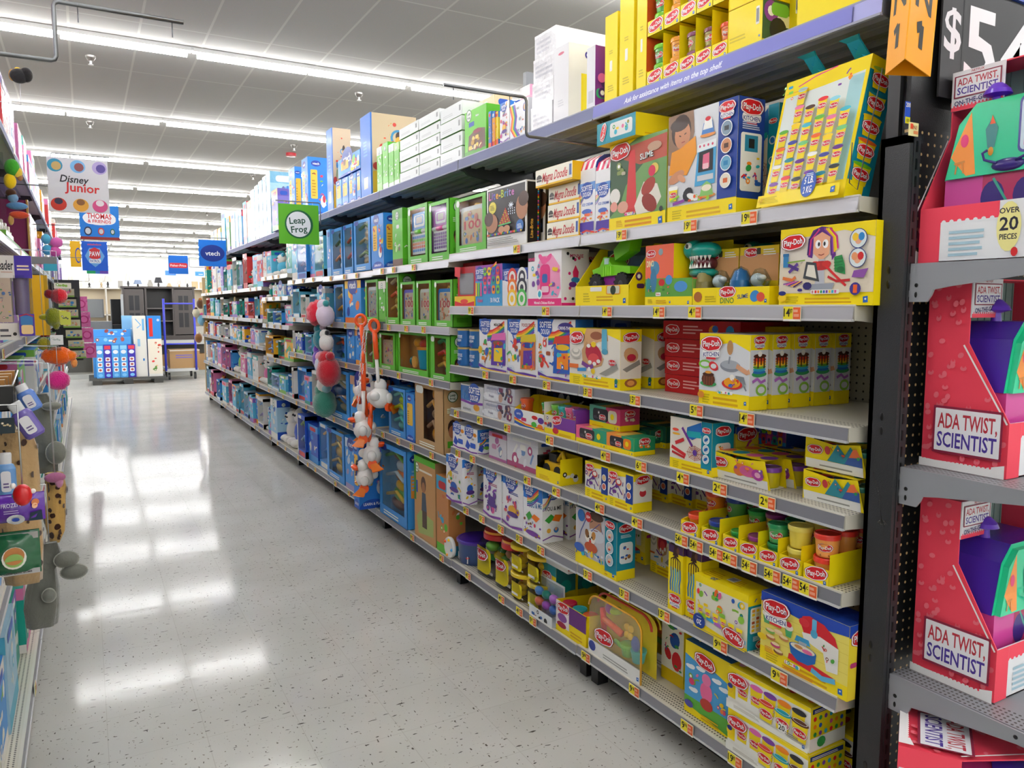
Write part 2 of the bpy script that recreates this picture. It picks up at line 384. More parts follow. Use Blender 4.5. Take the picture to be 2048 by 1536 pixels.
def art_slime(A, B, C, T):
    A.r(0, 0, 1, 1, '6f9a5a'); A.poly([(0, .16), (0, .98), (.2, .93), (.5, .9), (.6, .7), (.3, .5), (.2, .3)], '3d5a3e'); A.poly([(.25, .8), (.32, .93), (1, .97), (1, .72), (.55, .7)], 'b4503e')
    A.poly([(.3, .2), (.36, .88), (.46, .88), (.5, .2)], 'd23a3c'); A.e(.4, .2, .14, .03, 'c22c30', 14); A.poly([(.5, .15), (.46, .25), (.62, .5), (.85, .45), (.92, .3), (.8, .16)], 'e5dfd2')
    A.e(.7, .44, .13, .08, 'a0392c', 14, 30); A.e(.72, .26, .14, .09, '8c2c22', 14, -30); A.e(.1, .4, .1, .09, 'e9e6de', 14); A.e(.08, .28, .07, .06, 'e8a090', 12); A.e(.25, .26, .1, .07, 'dda58e', 12)
    A.e(.8, .62, .07, .06, 'd8bc58', 14); A.c(.76, .6, .06, 'd22a50'); A.bits(.15, .55, .28, .75, 4, ['f0ede6', '8a9a5a', 'c0b8a0'], 3, .05)
    A.t('SLIME', .67, .78, .07, '33363c', 3); A.t('SLIME', .665, .785, .065, 'f2f2ee', 3)
    A.e(.8, .86, .12, .05, 'c09a80', 12); A.poly([(0, 1), (0, .92), (.3, .94), (.5, 1)], Y); A.logo(.19, .9, .34, 4); A.r(0, 0, 1, .15, Y); A.rr(.3, .155, .48, .19, 'efeee8'); A.bits(.31, .17, .47, .18, 5, MIX, 2, .02)
    A.lines(.3, .03, .78, .13, 2, 'd98f00', 2); A.lines(.14, .04, .27, .12, 4, YD); A.hb(.92, .05, .07); A.c(.93, .17, .03, '20252c', 10)
    B.r(0, 0, 1, 1, 'd9c52a'); B.r(0, 0, 1, .15, Y); T.r(0, 0, 1, 1, Y)
def art_five(A, B, C, T):
    A.r(0, 0, 1, 1, 'dfe6e2'); A.r(0, 0, 1, .13, Y); A.poly([(0, .87), (.5, .88), (1, .9), (1, 1), (0, 1)], Y); A.r(.8, .13, .965, .88, 'a6d2d8'); A.r(0, .13, .03, .9, Y); A.r(.96, .12, 1, 1, Y)
    lids = ['7a3fa0', 'f2f2ee', 'e8641e', '62b33a', 'e0242c', '18808f', '3a3f94', 'f2cc1a', 'e87aa0', '8cd0e0', '20242c', '5e2080', '74c47c', '45b5c8', '4a2a20']
    k = 0
    for c in range(6):
        n = (4, 6, 5, 5, 5, 4)[c]
        for r in range(n):
            x = .105 + c * .155; y = .11 + r * .135 + (c % 2) * .03
            w = .105; h = .125
            A.poly([(x - w * .42, y - .04), (x + w * .42, y - .04), (x + w * .5, y + h * .6), (x - w * .5, y + h * .6)], 'ecd008'); A.e(x, y + h * .62, w * .58, .016, lids[k % 15], 14); A.logo(x, y + h * .2, w * .92); k += 1
    A.r(0, 0, 1, .09, Y); A.lines(.04, .02, .3, .075, 5, 'c9b205'); A.lines(.1, .865, .4, .875, 1, 'e08a1e')
    A.bits(.05, .82, .2, .95, 5, ['7ac143', 'e8641e', '2a9ac8'], 5, .025); A.bits(.75, .7, .9, .9, 5, ['d02a3a', 'f28a1c', '7a3fa0'], 6, .025); A.line([(.25, .9), (.45, .94), (.7, .96)], .012, 'd02a7a')
    A.e(.635, .115, .09, .095, NAVY, 24); A.e(.635, .115, .086, .09, '2857b0', 24); A.t('5 LB.', .635, .145, .05, 'ffffff', 3, .11); A.t('2 KG', .635, .075, .05, 'ffffff', 3, .1); A.lines(.59, .175, .68, .2, 2, 'dfe6f5')
    A.hb(.935, .045, .05); A.t('65', .05, .05, .03, YD)
    B.r(0, 0, 1, 1, TEAL); B.r(0, 0, .7, .13, Y); B.r(0, .9, 1, 1, Y)
    for i in range(5):
        y = .12 + i * .165; B.poly([(.2, y), (.75, y), (.85, y + .13), (.12, y + .13)], 'efd408'); B.e(.48, y + .135, .4, .015, ['74c41c', 'e8641e', 'f2cc1a', '18808f', '9ec43a'][i], 16); B.logo(.48, y + .07, .66)
    T.r(0, 0, 1, 1, Y); T.lines(.2, .3, .8, .7, 3, YD)
def art_hair(A, B, C, T):
    base_pd(A, 'e6ddd0', .16, .87); A.r(0, .16, 1, .55, 'e3d6c0')
    A.poly([(.32, .62), (.33, .85), (.37, .95), (.46, .99), (.57, .96), (.6, .84), (.62, .62), (.58, .56), (.56, .8), (.38, .82), (.37, .6)], '5b2a80')
    for i, c in enumerate(['5b2a80', '8a3fa0', 'f2b51c', 'f5e01c', 'd02a7a']): A.line([(.47 + .02 * i, .96), (.56 + .016 * i, .85), (.575 + .016 * i, .62 + .02 * i)], .018, c)
    for i, c in enumerate(['5b2a80', 'd02a7a', '45206a']): A.line([(.46 - .02 * i, .96), (.37 - .018 * i, .84), (.35 - .014 * i, .64)], .02, c)
    A.poly([(.38, .66), (.38, .86), (.47, .92), (.56, .85), (.55, .64), (.47, .56)], 'e8a886'); A.e(.43, .77, .03, .055, 'ffffff', 14); A.e(.51, .77, .03, .055, 'ffffff', 14); A.e(.44, .77, .012, .028, '222222', 10); A.e(.5, .77, .012, .028, '222222', 10)
    A.line([(.44, .64), (.47, .63), (.5, .645)], .008, '8a3a30'); A.poly([(.44, .5), (.44, .58), (.5, .58), (.52, .2), (.4, .2)], 'b9bcc4'); A.e(.47, .5, .1, .06, 'b42a2a', 14); A.e(.41, .52, .05, .04, 'c8302c', 10); A.e(.53, .52, .05, .04, 'c8302c', 10)
    A.poly([(.28, .35), (.31, .56), (.42, .54), (.46, .3)], '3e4248'); A.poly([(.31, .38), (.33, .52), (.4, .51), (.43, .34)], 'e9e3d6'); A.poly([(.34, .2), (.34, .27), (.62, .28), (.6, .2)], '9aa0ac'); A.e(.33, .25, .05, .05, '2f2a6a', 10); A.e(.25, .2, .03, .02, '3a2f86', 8)
    A.line([(.52, .5), (.6, .4), (.74, .24)], .022, 'd0282c'); A.line([(.55, .36), (.64, .3), (.78, .31)], .022, 'b8242a'); A.poly([(.62, .42), (.61, .6), (.69, .62), (.72, .5), (.73, .38)], '2c8a4a'); A.e(.68, .44, .04, .04, '1e6a38', 10)
    for i in range(4): A.line([(.61, .45 + i * .04), (.7, .46 + i * .04)], .006, '1e6a38')
    A.r(.05, .5, .11, .66, '2f7fb4'); A.rr(.045, .64, .115, .68, '25689a'); A.line([(.1, .56), (.3, .58)], .012, '86b03c'); A.line([(.12, .43), (.22, .54)], .03, '5a3a8c'); A.line([(.11, .53), (.23, .46)], .03, '4a2f7c'); A.line([(.05, .36), (.16, .33), (.2, .37)], .03, 'e0783c')
    for i in range(5): A.line([(.06 + i * .03, .28 - .01 * i), (.2 + i * .02, .31)], .012, ['8a4fa0', 'e0609a', '5a3a8c', 'e8a03c', '45206a'][i])
    for y, c in ((.8, 'f0c62c'), (.57, 'e89a6a')): A.c(.85, y, .085, '2a3a7a', 20); A.c(.85, y, .078, 'dfe8ea', 20); A.e(.85, y - .01, .035, .06, 'e8a886', 12); A.e(.82, y + .02, .03, .05, c, 10); A.e(.88, y + .02, .03, .05, '2f86c8' if y > .7 else 'd0282c', 10)
    A.poly([(.8, .34), (.92, .33), (.96, .44), (.82, .42)], '8a4fa0'); A.c(.84, .2, .055, '3a2f86', 16); A.r(.82, .15, .86, .25, 'e8622a'); A.rr(.38, .145, .68, .2, 'f2f0ea'); A.t('8', .4, .172, .035, 'c02a2a')
    for i in range(8): A.r(.425 + i * .03, .155, .445 + i * .03, .19, MIX[i])
    A.logo(.165, .82, .25, 5); A.e(.06, .1, .05, .05, 'f2cc1a', 12); A.e(.06, .16, .045, .03, '25307a', 12); B.r(0, 0, 1, 1, Y)
def art_drill(A, B, C, T):
    base_pd(A, 'eae4d8', .19, .88); A.poly([(.3, .85), (.35, 1), (.75, 1), (.78, .8), (.6, .78), (.45, .7), (.3, .6)], 'd8a878'); A.e(.55, .88, .12, .07, '9a5a3c', 14)
    A.poly([(.28, .42), (.26, .62), (.36, .78), (.5, .6), (.7, .5), (.66, .38), (.5, .32)], 'c89a6c'); A.e(.5, .56, .17, .17, 'b0203a', 16, -20); A.e(.5, .48, .11, .1, 'd8484c', 12)
    for x, y in ((.4, .7), (.5, .75), (.6, .72), (.43, .42), (.52, .4), (.6, .45)): A.e(x, y, .04, .035, 'f4f2ea', 8)
    A.e(.5, .73, .05, .05, 'f2cc1a', 10); A.rr(.66, .64, .76, 1, '5fb0cc'); A.e(.72, .62, .06, .05, '4a9ab8', 12)
    for i in range(4): A.e(.14, .55 + .02 * i, .12 - .02 * i, .1 - .02 * i, ['bdb8ae', 'eae4d8', 'bdb8ae', 'eae4d8'][i], 14)
    A.line([(.27, .4), (.42, .33), (.5, .36)], .05, '7b3f90'); A.line([(.0, .33), (.2, .33)], .05, 'e0702c'); A.line([(.18, .27), (.36, .29)], .04, '3a8ac8'); A.e(.42, .3, .03, .04, 'f4f2ea', 8); A.e(.5, .27, .04, .05, 'e8c41c', 10); A.poly([(.62, .24), (.95, .44), (.98, .36), (.75, .22)], '9a9890')
    A.rr(.28, .155, .66, .2, 'f2f0ea'); A.bits(.3, .165, .64, .185, 8, MIX + ['f4f2ea'], 3, .02); A.logo(.16, .83, .27, 6); A.logo(.87, .45, .13); A.c(.95, .15, .03, '1f7a6a', 10)
    B.r(0, 0, 1, 1, 'e8e0d2'); B.r(0, 0, 1, .19, Y); B.r(0, .8, 1, 1, Y); B.logo(.5, .87, .7, 6); B.e(.5, .58, .35, .12, 'c89a6c', 14, -20); B.e(.52, .54, .22, .06, 'b0203a', 10); B.poly([(.1, .35), (.9, .5), (.95, .42), (.3, .3)], '8a8880'); B.e(.5, .12, .3, .07, '9a5a2c', 12); B.e(.5, .12, .18, .045, 'e8a050', 10); T.r(0, 0, 1, 1, Y)
def art_pancake(A, B, C, T):
    base_pd(A, 'dcdfe4', .2, .84); A.e(.63, .57, .2, .08, '868b94', 20); A.e(.63, .59, .18, .06, 'a6abb4', 20); A.line([(.75, .58), (.95, .5), (1, .52)], .07, 'd9a07c'); A.e(.62, .82, .06, .1, 'b98a5c', 14); A.line([(.62, .7), (.6, .6)], .03, '8a8f98')
    A.e(.12, .57, .13, .06, '7cc043', 16); A.e(.12, .57, .09, .035, 'dcdfe4', 12); A.e(.3, .55, .1, .06, 'd0282c', 14, -20); A.e(.3, .55, .06, .035, 'dcdfe4', 12)
    A.poly([(.74, .45), (.9, .44), (.94, .34), (.76, .35)], '7a8088'); A.line([(.86, .38), (.95, .26)], .025, '8a9098')
    A.e(.2, .3, .17, .04, '3a9a5a', 16); A.e(.2, .36, .14, .09, '5a3020', 14)
    for i in range(4): A.r(.1 + i * .055, .28, .13 + i * .055, .42, '7a4028')
    A.e(.2, .43, .12, .03, '4a2418', 12); A.e(.2, .46, .07, .02, 'e8a03c', 10); A.e(.68, .33, .2, .07, 'd02a2c', 18); A.e(.68, .35, .16, .07, 'f0a01c', 18); A.c(.68, .42, .045, 'f6f2ea'); A.bits(.55, .3, .82, .38, 8, ['d02a2c', '2f5fb8', '7b3fa0', 'f2cc1a'], 6, .03)
    A.rr(.4, .185, .7, .225, 'f2f0ea'); A.bits(.42, .195, .68, .21, 7, MIX + ['5a3020'], 3, .02); A.logo(.26, .86, .4, 4, True); A.e(.07, .14, .07, .05, 'd98a2c', 12)
    B.r(0, 0, 1, 1, 'dcdde2'); B.r(0, 0, 1, .19, Y); B.r(0, .8, 1, 1, Y); B.logo(.5, .93, .62, 3, True)
    B.e(.5, .48, .42, .04, '3a9a5a', 16)
    for i, c in enumerate(['2f6fb8', '3aa6c8', '6ab03c', 'f0c62c', 'f08a1c', 'd0402c']): B.e(.5, .51 + i * .033, .36, .028, c, 14)
    for i in range(4): B.line([(.24 + i * .17, .72), (.24 + i * .17, .6 - (i % 2) * .04)], .07, '4a2418')
    B.e(.5, .72, .36, .03, '4a2418', 12); B.c(.5, .75, .12, 'f6f2ea', 10); B.line([(.12, .38), (.4, .42), (.6, .37), (.85, .4)], .12, 'b06ac0'); B.e(.62, .27, .3, .08, '8cc043', 14); B.e(.62, .27, .2, .045, 'dcdde2', 12); T.r(0, 0, 1, 1, 'eaeaee')
def art_stamp(A, B, C, T):
    for F in (A,): F.r(0, 0, 1, 1, 'b9151d'); F.logo(.13, .5, .18); [F.r(.28, .3 + .18 * i, .28 + (.2, .26, .17)[2 - i], .38 + .18 * i, 'e8a8a4') for i in range(3)]; F.e(.68, .5, .06, .3, 'f2a01c', 10); F.e(.7, .6, .04, .2, '2f5fb8', 8); F.e(.88, .5, .05, .3, '2f86c8', 10)
    B.r(0, 0, 1, 1, 'b9151d'); T.r(0, 0, 1, 1, 'c8202a')
def art_funfactory(A, B, C, T):
    base_pd(A, 'e6dfd2', .2); A.r(.76, .13, 1, 1, TEAL); A.poly([(.4, .66), (.42, .84), (.75, .98), (.78, .75), (.55, .62)], '1d66b4'); A.line([(.42, .72), (.75, .74)], .1, '1aa0a8'); A.line([(.3, .82), (.55, .5)], .05, '6a2f8c')
    A.e(.14, .76, .08, .03, 'd8402c', 12); A.e(.16, .68, .1, .02, 'f0b01c', 12); A.line([(.14, .5), (.35, .6)], .06, 'c8242c'); A.line([(.05, .42), (.4, .3)], .06, 'c8242c'); A.line([(.06, .32), (.38, .25)], .04, 'b82028')
    for k in (.1, .14, .18):
        A.line([(.62 + k * cos(t * pi / 4), .38 + k * .75 * sin(t * pi / 4)) for t in range(9)], .008, 'b0482c')
    for t in range(4): A.line([(.62 - .2 * cos(t * pi / 4), .38 - .15 * sin(t * pi / 4)), (.62 + .2 * cos(t * pi / 4), .38 + .15 * sin(t * pi / 4))], .008, 'b0482c')
    A.c(.62, .39, .05, '5a2f8c'); A.logo(.88, .85, .18)
    for y in (.68, .5, .32): A.c(.88, y, .075, 'ffffff'); A.c(.88, y, .066, 'cfd8dc'); A.e(.88, y, .05, .03, '1d66b4', 8, 30)
    B.r(0, 0, 1, 1, TEAL); B.r(0, 0, 1, .18, Y); B.logo(.5, .84, .66); B.rr(.15, .3, .85, .62, 'e6e6e2'); B.bits(.25, .36, .75, .56, 7, MIX, 8, .08); T.r(0, 0, 1, 1, '0b6f88')
def art_vet(A, B, C, T):
    base_pd(A, 'c9c6cc', .17); A.r(.73, .1, 1, 1, TEAL); A.poly([(.0, .17), (0, .25), (.5, .12), (.73, .1), (.73, 0), (0, 0)], Y); A.e(.5, .78, .15, .22, 'b08468', 16); A.e(.52, .95, .17, .08, '4a3428', 14); A.e(.52, .62, .2, .12, 'cfd4dc', 14); A.line([(.38, .82), (.44, .86)], .012, '3a241a'); A.line([(.46, .7), (.56, .71)], .012, '8a3a30')
    A.line([(.1, .45), (.14, .6), (.3, .9)], .015, '3a4a94'); A.line([(.35, .62), (.6, .85), (.68, .7)], .012, '3a4a94')
    A.e(.38, .55, .13, .12, 'f2ede2', 16); A.e(.3, .6, .05, .08, '8a5a30', 10, 20); A.e(.46, .6, .05, .08, 'c8883c', 10, -20); A.c(.34, .56, .018, '22201e', 8); A.c(.42, .56, .018, '22201e', 8); A.c(.38, .52, .02, '22201e', 8); A.e(.38, .48, .03, .03, 'd8302c', 8)
    A.e(.4, .38, .16, .09, 'b8502c', 12); A.c(.15, .88, .09, '2a6ab0'); A.c(.33, .9, .075, 'c01c24'); A.t('10+', .33, .9, .055, 'ffffff'); A.bits(.05, .2, .68, .32, 22, ['2a5fb8', 'e0242c', 'e8e8ea', 'f2cc1a', '32b0c8'], 11, .035); A.e(.12, .3, .13, .08, '3a62b4', 14)
    A.logo(.865, .92, .2)
    for y in (.74, .53, .32): A.c(.865, y, .085, 'ffffff'); A.c(.865, y, .075, 'b8c4cc'); A.e(.865, y, .05, .03, 'e8c8b0', 8, 30); A.e(.86, y - .03, .03, .02, 'd8502c', 8)
    B.r(0, 0, 1, 1, TEAL); B.r(0, 0, 1, .17, Y); B.logo(.5, .88, .74, 4); B.lines(.2, .72, .8, .78, 3, 'cfe8ee'); B.rr(.14, .28, .86, .64, 'e8eef0'); B.bits(.24, .34, .76, .6, 9, ['2a5fb8', 'd8302c', '8a5a30', 'c8883c'], 4, .08); T.r(0, 0, 1, 1, '0b6f88')
def art_twenty(A, B, C, T):
    # carton standing upside down: the badge and number read inverted
    A.r(0, 0, 1, 1, 'e9e5d4'); A.r(0, .86, 1, 1, Y); A.r(0, 0, .03, 1, Y); A.poly([(0, 0), (0, .13), (.5, .06), (1, .05), (1, 0)], Y); A.bits(.08, .42, .95, .82, 26, MIX + ['8fc63f', 'e86a1c'], 21, .05)
    for i in range(6): A.line([(.12 + i * .15, .29 - i * .022), (.26 + i * .15, .27 - i * .022)], .055, ['8fc63f', '2fa0d0', 'b06ac0', 'f28a1c', 'e8502c', '8cd0e0'][i]); can_pic(A, .14 + i * .15, .3 - i * .018, .1, Y)
    A.e(.14, .15, .12, .14, NAVY, 22); A.t('20', .14, .13, .09, 'ffffff', 180); A.lines(.09, .22, .19, .24, 1, 'c8d4ee'); A.logo(.79, .16, .36, 172)
    A.r(.03, .0, 1, .02, Y)
    B.r(0, 0, 1, 1, TEAL); B.r(0, .8, 1, 1, Y); B.rr(.1, .3, .85, .76, 'e8eef0', .08)
    for i in range(4):
        for j in range(6): B.rr(.16 + i * .17, .33 + j * .07, .28 + i * .17, .38 + j * .07, ['f2cc1a', 'e8a03c', 'b8502c', 'e8d8a0'][(i * 3 + j) % 4])
    B.logo(.6, .08, .5, 180); B.lines(.2, .17, .8, .26, 4, 'cfe8ee'); B.bits(.2, .84, .8, .96, 4, ['3a62b4', '8fc63f', 'f4f2ea'], 5, .1)
    T.r(0, 0, 1, 1, Y); T.lines(.06, .2, .4, .7, 4, YD); T.lines(.5, .3, .75, .75, 4, YD); T.r(.42, .4, .56, .75, 'f4f2ea'); [T.r(.43 + .015 * i, .45, .437 + .015 * i, .7, '2a2a2a') for i in range(8)]; T.t('20', .33, .1, .16, NAVY, 180)
def art_mixer(A, B, C, T):
    base_pd(A, 'f0e06a', .2); A.poly([(0, .86), (0, 1), (1, 1), (1, .86), (.6, .8), (.3, .84)], '2148b0')
    for i in range(4): A.line([(0, .34 + .13 * i), (1, .36 + .13 * i)], .004, 'e0ca50')
    A.poly([(.48, .78), (.5, .88), (.58, .92), (.74, .88), (.86, .76), (.9, .62), (.7, .66), (.52, .66)], 'd0202c'); A.e(.52, .8, .06, .06, 'd8303c', 14); A.poly([(.5, .66), (.7, .7), (.9, .64), (.9, .3), (.78, .28), (.74, .5), (.62, .54), (.52, .58)], 'eeece8'); A.rr(.61, .7, .66, .9, '5fb4dc'); A.c(.635, .7, .04, '4aa4cc')
    A.poly([(.42, .5), (.44, .58), (.58, .58), (.6, .5)], '3a9acc'); A.poly([(.47, .44), (.47, .52), (.56, .52), (.55, .44)], 'a8b4bc'); A.poly([(.35, .2), (.36, .28), (.5, .3), (.88, .22), (.88, .16), (.6, .16)], 'd0202c')
    A.poly([(.36, .42), (.38, .3), (.46, .23), (.58, .23), (.66, .3), (.67, .42)], '1c62b0'); A.e(.515, .42, .155, .06, '1c62b0', 20); A.e(.515, .425, .14, .05, 'e8dfc8', 20); A.e(.47, .43, .05, .025, 'c8884c', 12); A.e(.57, .41, .06, .03, 'e06aa0', 12); A.line([(.62, .2), (.74, .15), (.88, .19)], .05, '5fb4dc')
    for x, y, c in ((.08, .68, '5aa868'), (.35, .62, '4aa868')): A.poly([(x - .045, y), (x + .045, y), (x + .03, y - .12), (x - .03, y - .12)], c); A.e(x, y + .02, .055, .05, 'f0e8d8', 12); A.e(x, y + .06, .035, .04, 'e8dfc8' if x < .2 else 'd0283c', 10)
    for x, y, c in ((.13, .47, '7ab04c'), (.23, .5, 'e8c890'), (.3, .45, 'c88850'), (.2, .3, 'c0407a'), (.24, .22, '8a5a30'), (.14, .38, 'b8703c')): A.e(x, y, .06, .035, c, 12); A.e(x, y + .018, .05, .022, 'f0d8a8', 10)
    A.bits(.72, .3, .86, .62, 7, ['d0282c', '4a9a3c', 'e05a8a', '7a4a2c'], 8, .02); A.rr(.32, .115, .5, .165, 'f2f0ea'); A.t('5', .335, .14, .04, 'c02a2a'); A.bits(.37, .13, .49, .15, 5, MIX, 3, .02); A.logo(.2, .83, .3, 4, True)
    A.e(.04, .35, .06, .05, 'e8c41c', 10); A.lines(.08, .16, .2, .25, 4, 'e08a1e'); A.lines(.3, .04, .66, .1, 2, 'e08a1e', 2)
    B.r(0, 0, 1, 1, 'f0dc3a'); B.r(0, .84, 1, 1, '2148b0'); B.logo(.5, .82, .8, 4); B.bits(.1, .3, .9, .6, 9, ['b8502c', 'e8c890', 'c0407a'], 6, .16); T.r(0, 0, 1, 1, '1c3f9c'); T.r(.0, .4, 1, .6, '1a3890')
def art_cans20(A, B, C, T):
    A.r(0, 0, 1, 1, 'f0efe8'); A.r(0, .9, 1, 1, Y); A.r(0, .25, .1, .9, Y)
    lids = ['e8a0b8', 'e06ab0', '7a3fa0', 'f28a1c', '2a2a2e']; big = ['e0402c', '18a0b0', '5a3020', 'f0e8d8', 'f28a1c']
    for i in range(5): x = .2 + i * .17; A.poly([(x - .065, .35), (x + .055, .35), (x + .07, .78), (x - .08, .78)], 'ecd008'); A.e(x, .79, .082, .07, lids[i], 16); A.logo(x - .01, .5, .12, -4)
    for i in range(3): x = .5 + i * .2; A.poly([(x - .07, .16), (x + .07, .16), (x + .09, .56), (x - .09, .56)], 'f2d90c'); A.e(x, .58, .1, .07, big[i], 18); A.e(x, .6, .085, .05, 'ffffff', 18); A.e(x, .6, .078, .043, big[i], 18); A.logo(x, .34, .15, -3)
    A.logo(.14, .75, .24, 2); A.poly([(.0, 0), (0, .22), (.5, .14), (1, .1), (1, 0)], 'f0efe8'); A.lines(.1, .07, .45, .15, 3, 'b8b4a8'); A.rr(.66, .12, .76, .34, 'f4f4f0'); A.t('20', .7, .25, .12, '1a1a1a'); A.lines(.74, .16, .9, .24, 2, '8a8a88'); A.hb(.95, .1, .03)
    A.e(.05, .5, .04, .12, 'f2cc1a', 12); A.e(.05, .56, .035, .06, '25307a', 12)
    B.r(0, 0, 1, 1, 'e6d416'); B.r(0, 0, 1, .3, 'f0efe8'); B.r(.05, .84, .95, .95, '1a2f6a'); B.lines(.1, .86, .85, .93, 2, 'e8e8ee')
    for j in range(3):
        for i in range(6): B.c(.12 + i * .15, .72 - j * .17, .045, MIX[(i * 2 + j) % 8], 10)
    B.e(.3, .18, .12, .12, '3a9a48', 10)
    T.r(0, 0, 1, 1, 'f2d90c')
    for i in range(9): T.e(.08 + i * .105, .35 + .3 * (i % 2), .05, .2, ['e8a0b8', 'f28a1c', 'e8d8a0', '7a3fa0', 'f2cc1a', '2a2a2e', 'e0402c', '8a1c3c', 'f28a1c'][i], 14)
def art_shapes(A, B, C, T):
    A.r(0, 0, 1, 1, '4a9fd8'); A.r(0, 0, 1, .24, '5aa83c'); A.poly([(0, 0), (0, .12), (1, .02), (1, 0)], Y); A.r(0, .82, 1, 1, Y); A.poly([(.0, .82), (.3, .76), (.5, .8), (1, .7), (1, .84), (0, .9)], Y)
    for x, y in ((.12, .66), (.35, .7), (.7, .66), (.2, .36), (.85, .6)): A.e(x, y, .1, .03, 'f2f6fa', 12); A.e(x + .05, y + .015, .06, .025, 'f2f6fa', 10)
    A.rr(.36, .3, .62, .56, 'e86a9a', .5); A.e(.49, .6, .1, .08, 'e87aa8', 14); A.e(.5, .26, .14, .08, 'b8382c', 14); A.bits(.08, .4, .3, .6, 6, ['d83a6a', 'e87aa8', '7ab03c'], 9, .05); A.bits(.7, .3, .92, .5, 6, ['e87a3c', 'd83a6a', 'e8c41c'], 10, .05); A.logo(.45, .83, .42, -6); A.e(.12, .14, .1, .05, '4a4a9c', 12)
    A.lines(.4, .04, .8, .12, 2, YD)
    B.r(0, 0, 1, 1, '3a7fb8'); T.r(0, 0, 1, 1, '2f6fa8'); T.bits(.1, .2, .9, .8, 10, ['e87aa8', '5aa83c', Y], 3, .06)
def art_party(A, B, C, T):
    base_pd(A, 'ecebe4', .26, .84); A.r(.72, .22, 1, .96, NAVY); A.bits(.05, .3, .7, .8, 16, ['6a2f8c', 'c8403c', 'e8c8b0', '4a2a7c'], 14, .07); A.line([(.15, .45), (.4, .62), (.6, .4)], .04, '6a2f8c'); A.e(.45, .7, .12, .09, 'c8382c', 14); A.e(.45, .71, .08, .06, 'f4f2ea', 12)
    A.logo(.22, .84, .36, 4); A.c(.86, .68, .09, 'ffffff'); A.c(.86, .44, .09, 'ffffff'); A.c(.86, .68, .07, 'e8c890'); A.c(.86, .44, .07, 'd8705c')
    B.r(0, 0, 1, 1, 'e4e2da'); B.r(0, 0, 1, .25, Y); B.r(0, .82, 1, 1, Y); B.logo(.5, .84, .7, 6); B.e(.5, .5, .18, .1, 'c8303c', 12); B.e(.5, .6, .16, .06, 'f4f2ea', 12); T.r(0, 0, 1, 1, Y)
def art_drip(A, B, C, T):
    A.r(0, 0, 1, 1, Y); A.r(0, .88, 1, 1, '4a2a5a')
    for i in range(5): x = .18 + i * .16; A.line([(x, .3), (x - .03, .42), (x + .03, .52), (x, .66)], .09, ['2f6fb8', '2f86c8', '3a9ad8', '4aaae0', '2f6fb8'][i]); A.line([(x, .66 - .04 * (i % 2)), (x, .78), (.5, .84)], .06, '3a1c14')
    A.poly([(.3, .84), (.42, 1), (.62, 1), (.7, .84)], '3a1c14'); A.e(.66, .93, .1, .05, '6a4030', 10); A.logo(.5, .2, .8, 0, True); B.r(0, 0, 1, 1, 'e8cf08'); B.r(0, .88, 1, 1, '4a2a5a'); T.r(0, 0, 1, 1, '3a2450')
def art_plainyellow(A, B, C, T):
    for F in (A, B, C): F.r(0, 0, 1, 1, Y)
    A.lines(.25, .12, .75, .2, 3, 'c9b205'); A.rr(.4, .35, .6, .47, 'efeee2'); A.lines(.35, .55, .65, .6, 2, 'c9b205'); B.logo(.5, .5, .7); B.bits(.1, .1, .9, .35, 6, MIX, 4, .12); T.r(0, 0, 1, 1, Y)
def art_redside(A, B, C, T): art_plainyellow(A, B, C, T); B.r(0, 0, 1, 1, 'd8501c'); B.r(0, 0, 1, .15, Y)
def art_case(A, B, C, T):
    A.r(0, 0, 1, 1, 'f0d80a'); A.r(0, .0, 1, .02, YD); A.lines(.05, .25, .55, .4, 2, 'd0b808'); A.rr(.82, .45, .92, .85, 'f4f2ea'); [A.r(.83 + .01 * i, .5, .835 + .01 * i, .8, '4a4a4a') for i in range(8)]; A.hb(.93, .18, .04)
    B.r(0, 0, 1, 1, '3a5a3a'); B.r(0, 0, 1, .1, Y); B.bits(.1, .2, .9, .9, 12, [Y, '8a3fa0', 'f4f2ea', '2a2a2e', '7ac143'], 3, .12)
def art_whitelogo(A, B, C, T):
    for F in (A, T): F.r(0, 0, 1, 1, 'e4e3e6')
    A.e(.5, .9, .2, .02, 'c86a80', 10); A.lines(.3, .2, .7, .3, 3, 'cfced4'); B.r(0, 0, 1, 1, 'ece8dc'); B.r(.3, .0, 1, .62, Y); B.poly([(.35, .0), (.35, .6), (.7, .4), (1, .2), (1, 0)], 'f5e030'); B.e(.72, .6, .22, .08, '8a7a50', 12); B.logo(.62, .8, .6, 80); B.bits(.1, .86, .9, .97, 6, ['3a2f86', 'f2cc1a'], 6, .08)
def art_sparkle(A, B, C, T):
    A.r(0, 0, 1, 1, 'dcdce2'); A.r(.2, .1, .8, .3, 'c4c4cc'); B.r(0, 0, 1, 1, '7a2f8c'); B.bits(.1, .05, .9, .95, 20, ['3ab07a', 'e06ab0', 'f4f2ea', 'd8382c', '45206a'], 4, .14); B.logo(.5, .5, .8, 70)
def art_teal_flat(A, B, C, T):
    A.r(0, 0, 1, 1, '0b8fa2'); A.rr(.35, .2, .92, .85, 'e6e6e2'); A.bits(.45, .3, .85, .75, 9, MIX, 3, .04); A.logo(.18, .55, .26, 70); B.r(0, 0, 1, 1, 'eed40c'); B.rr(.45, .5, .55, .92, 'f2f0e6'); [B.r(.46 + .01 * i, .54, .465 + .01 * i, .88, '3a3a3a') for i in range(8)]; B.lines(.12, .12, .42, .22, 1, YD); T.r(0, 0, 1, 1, Y)
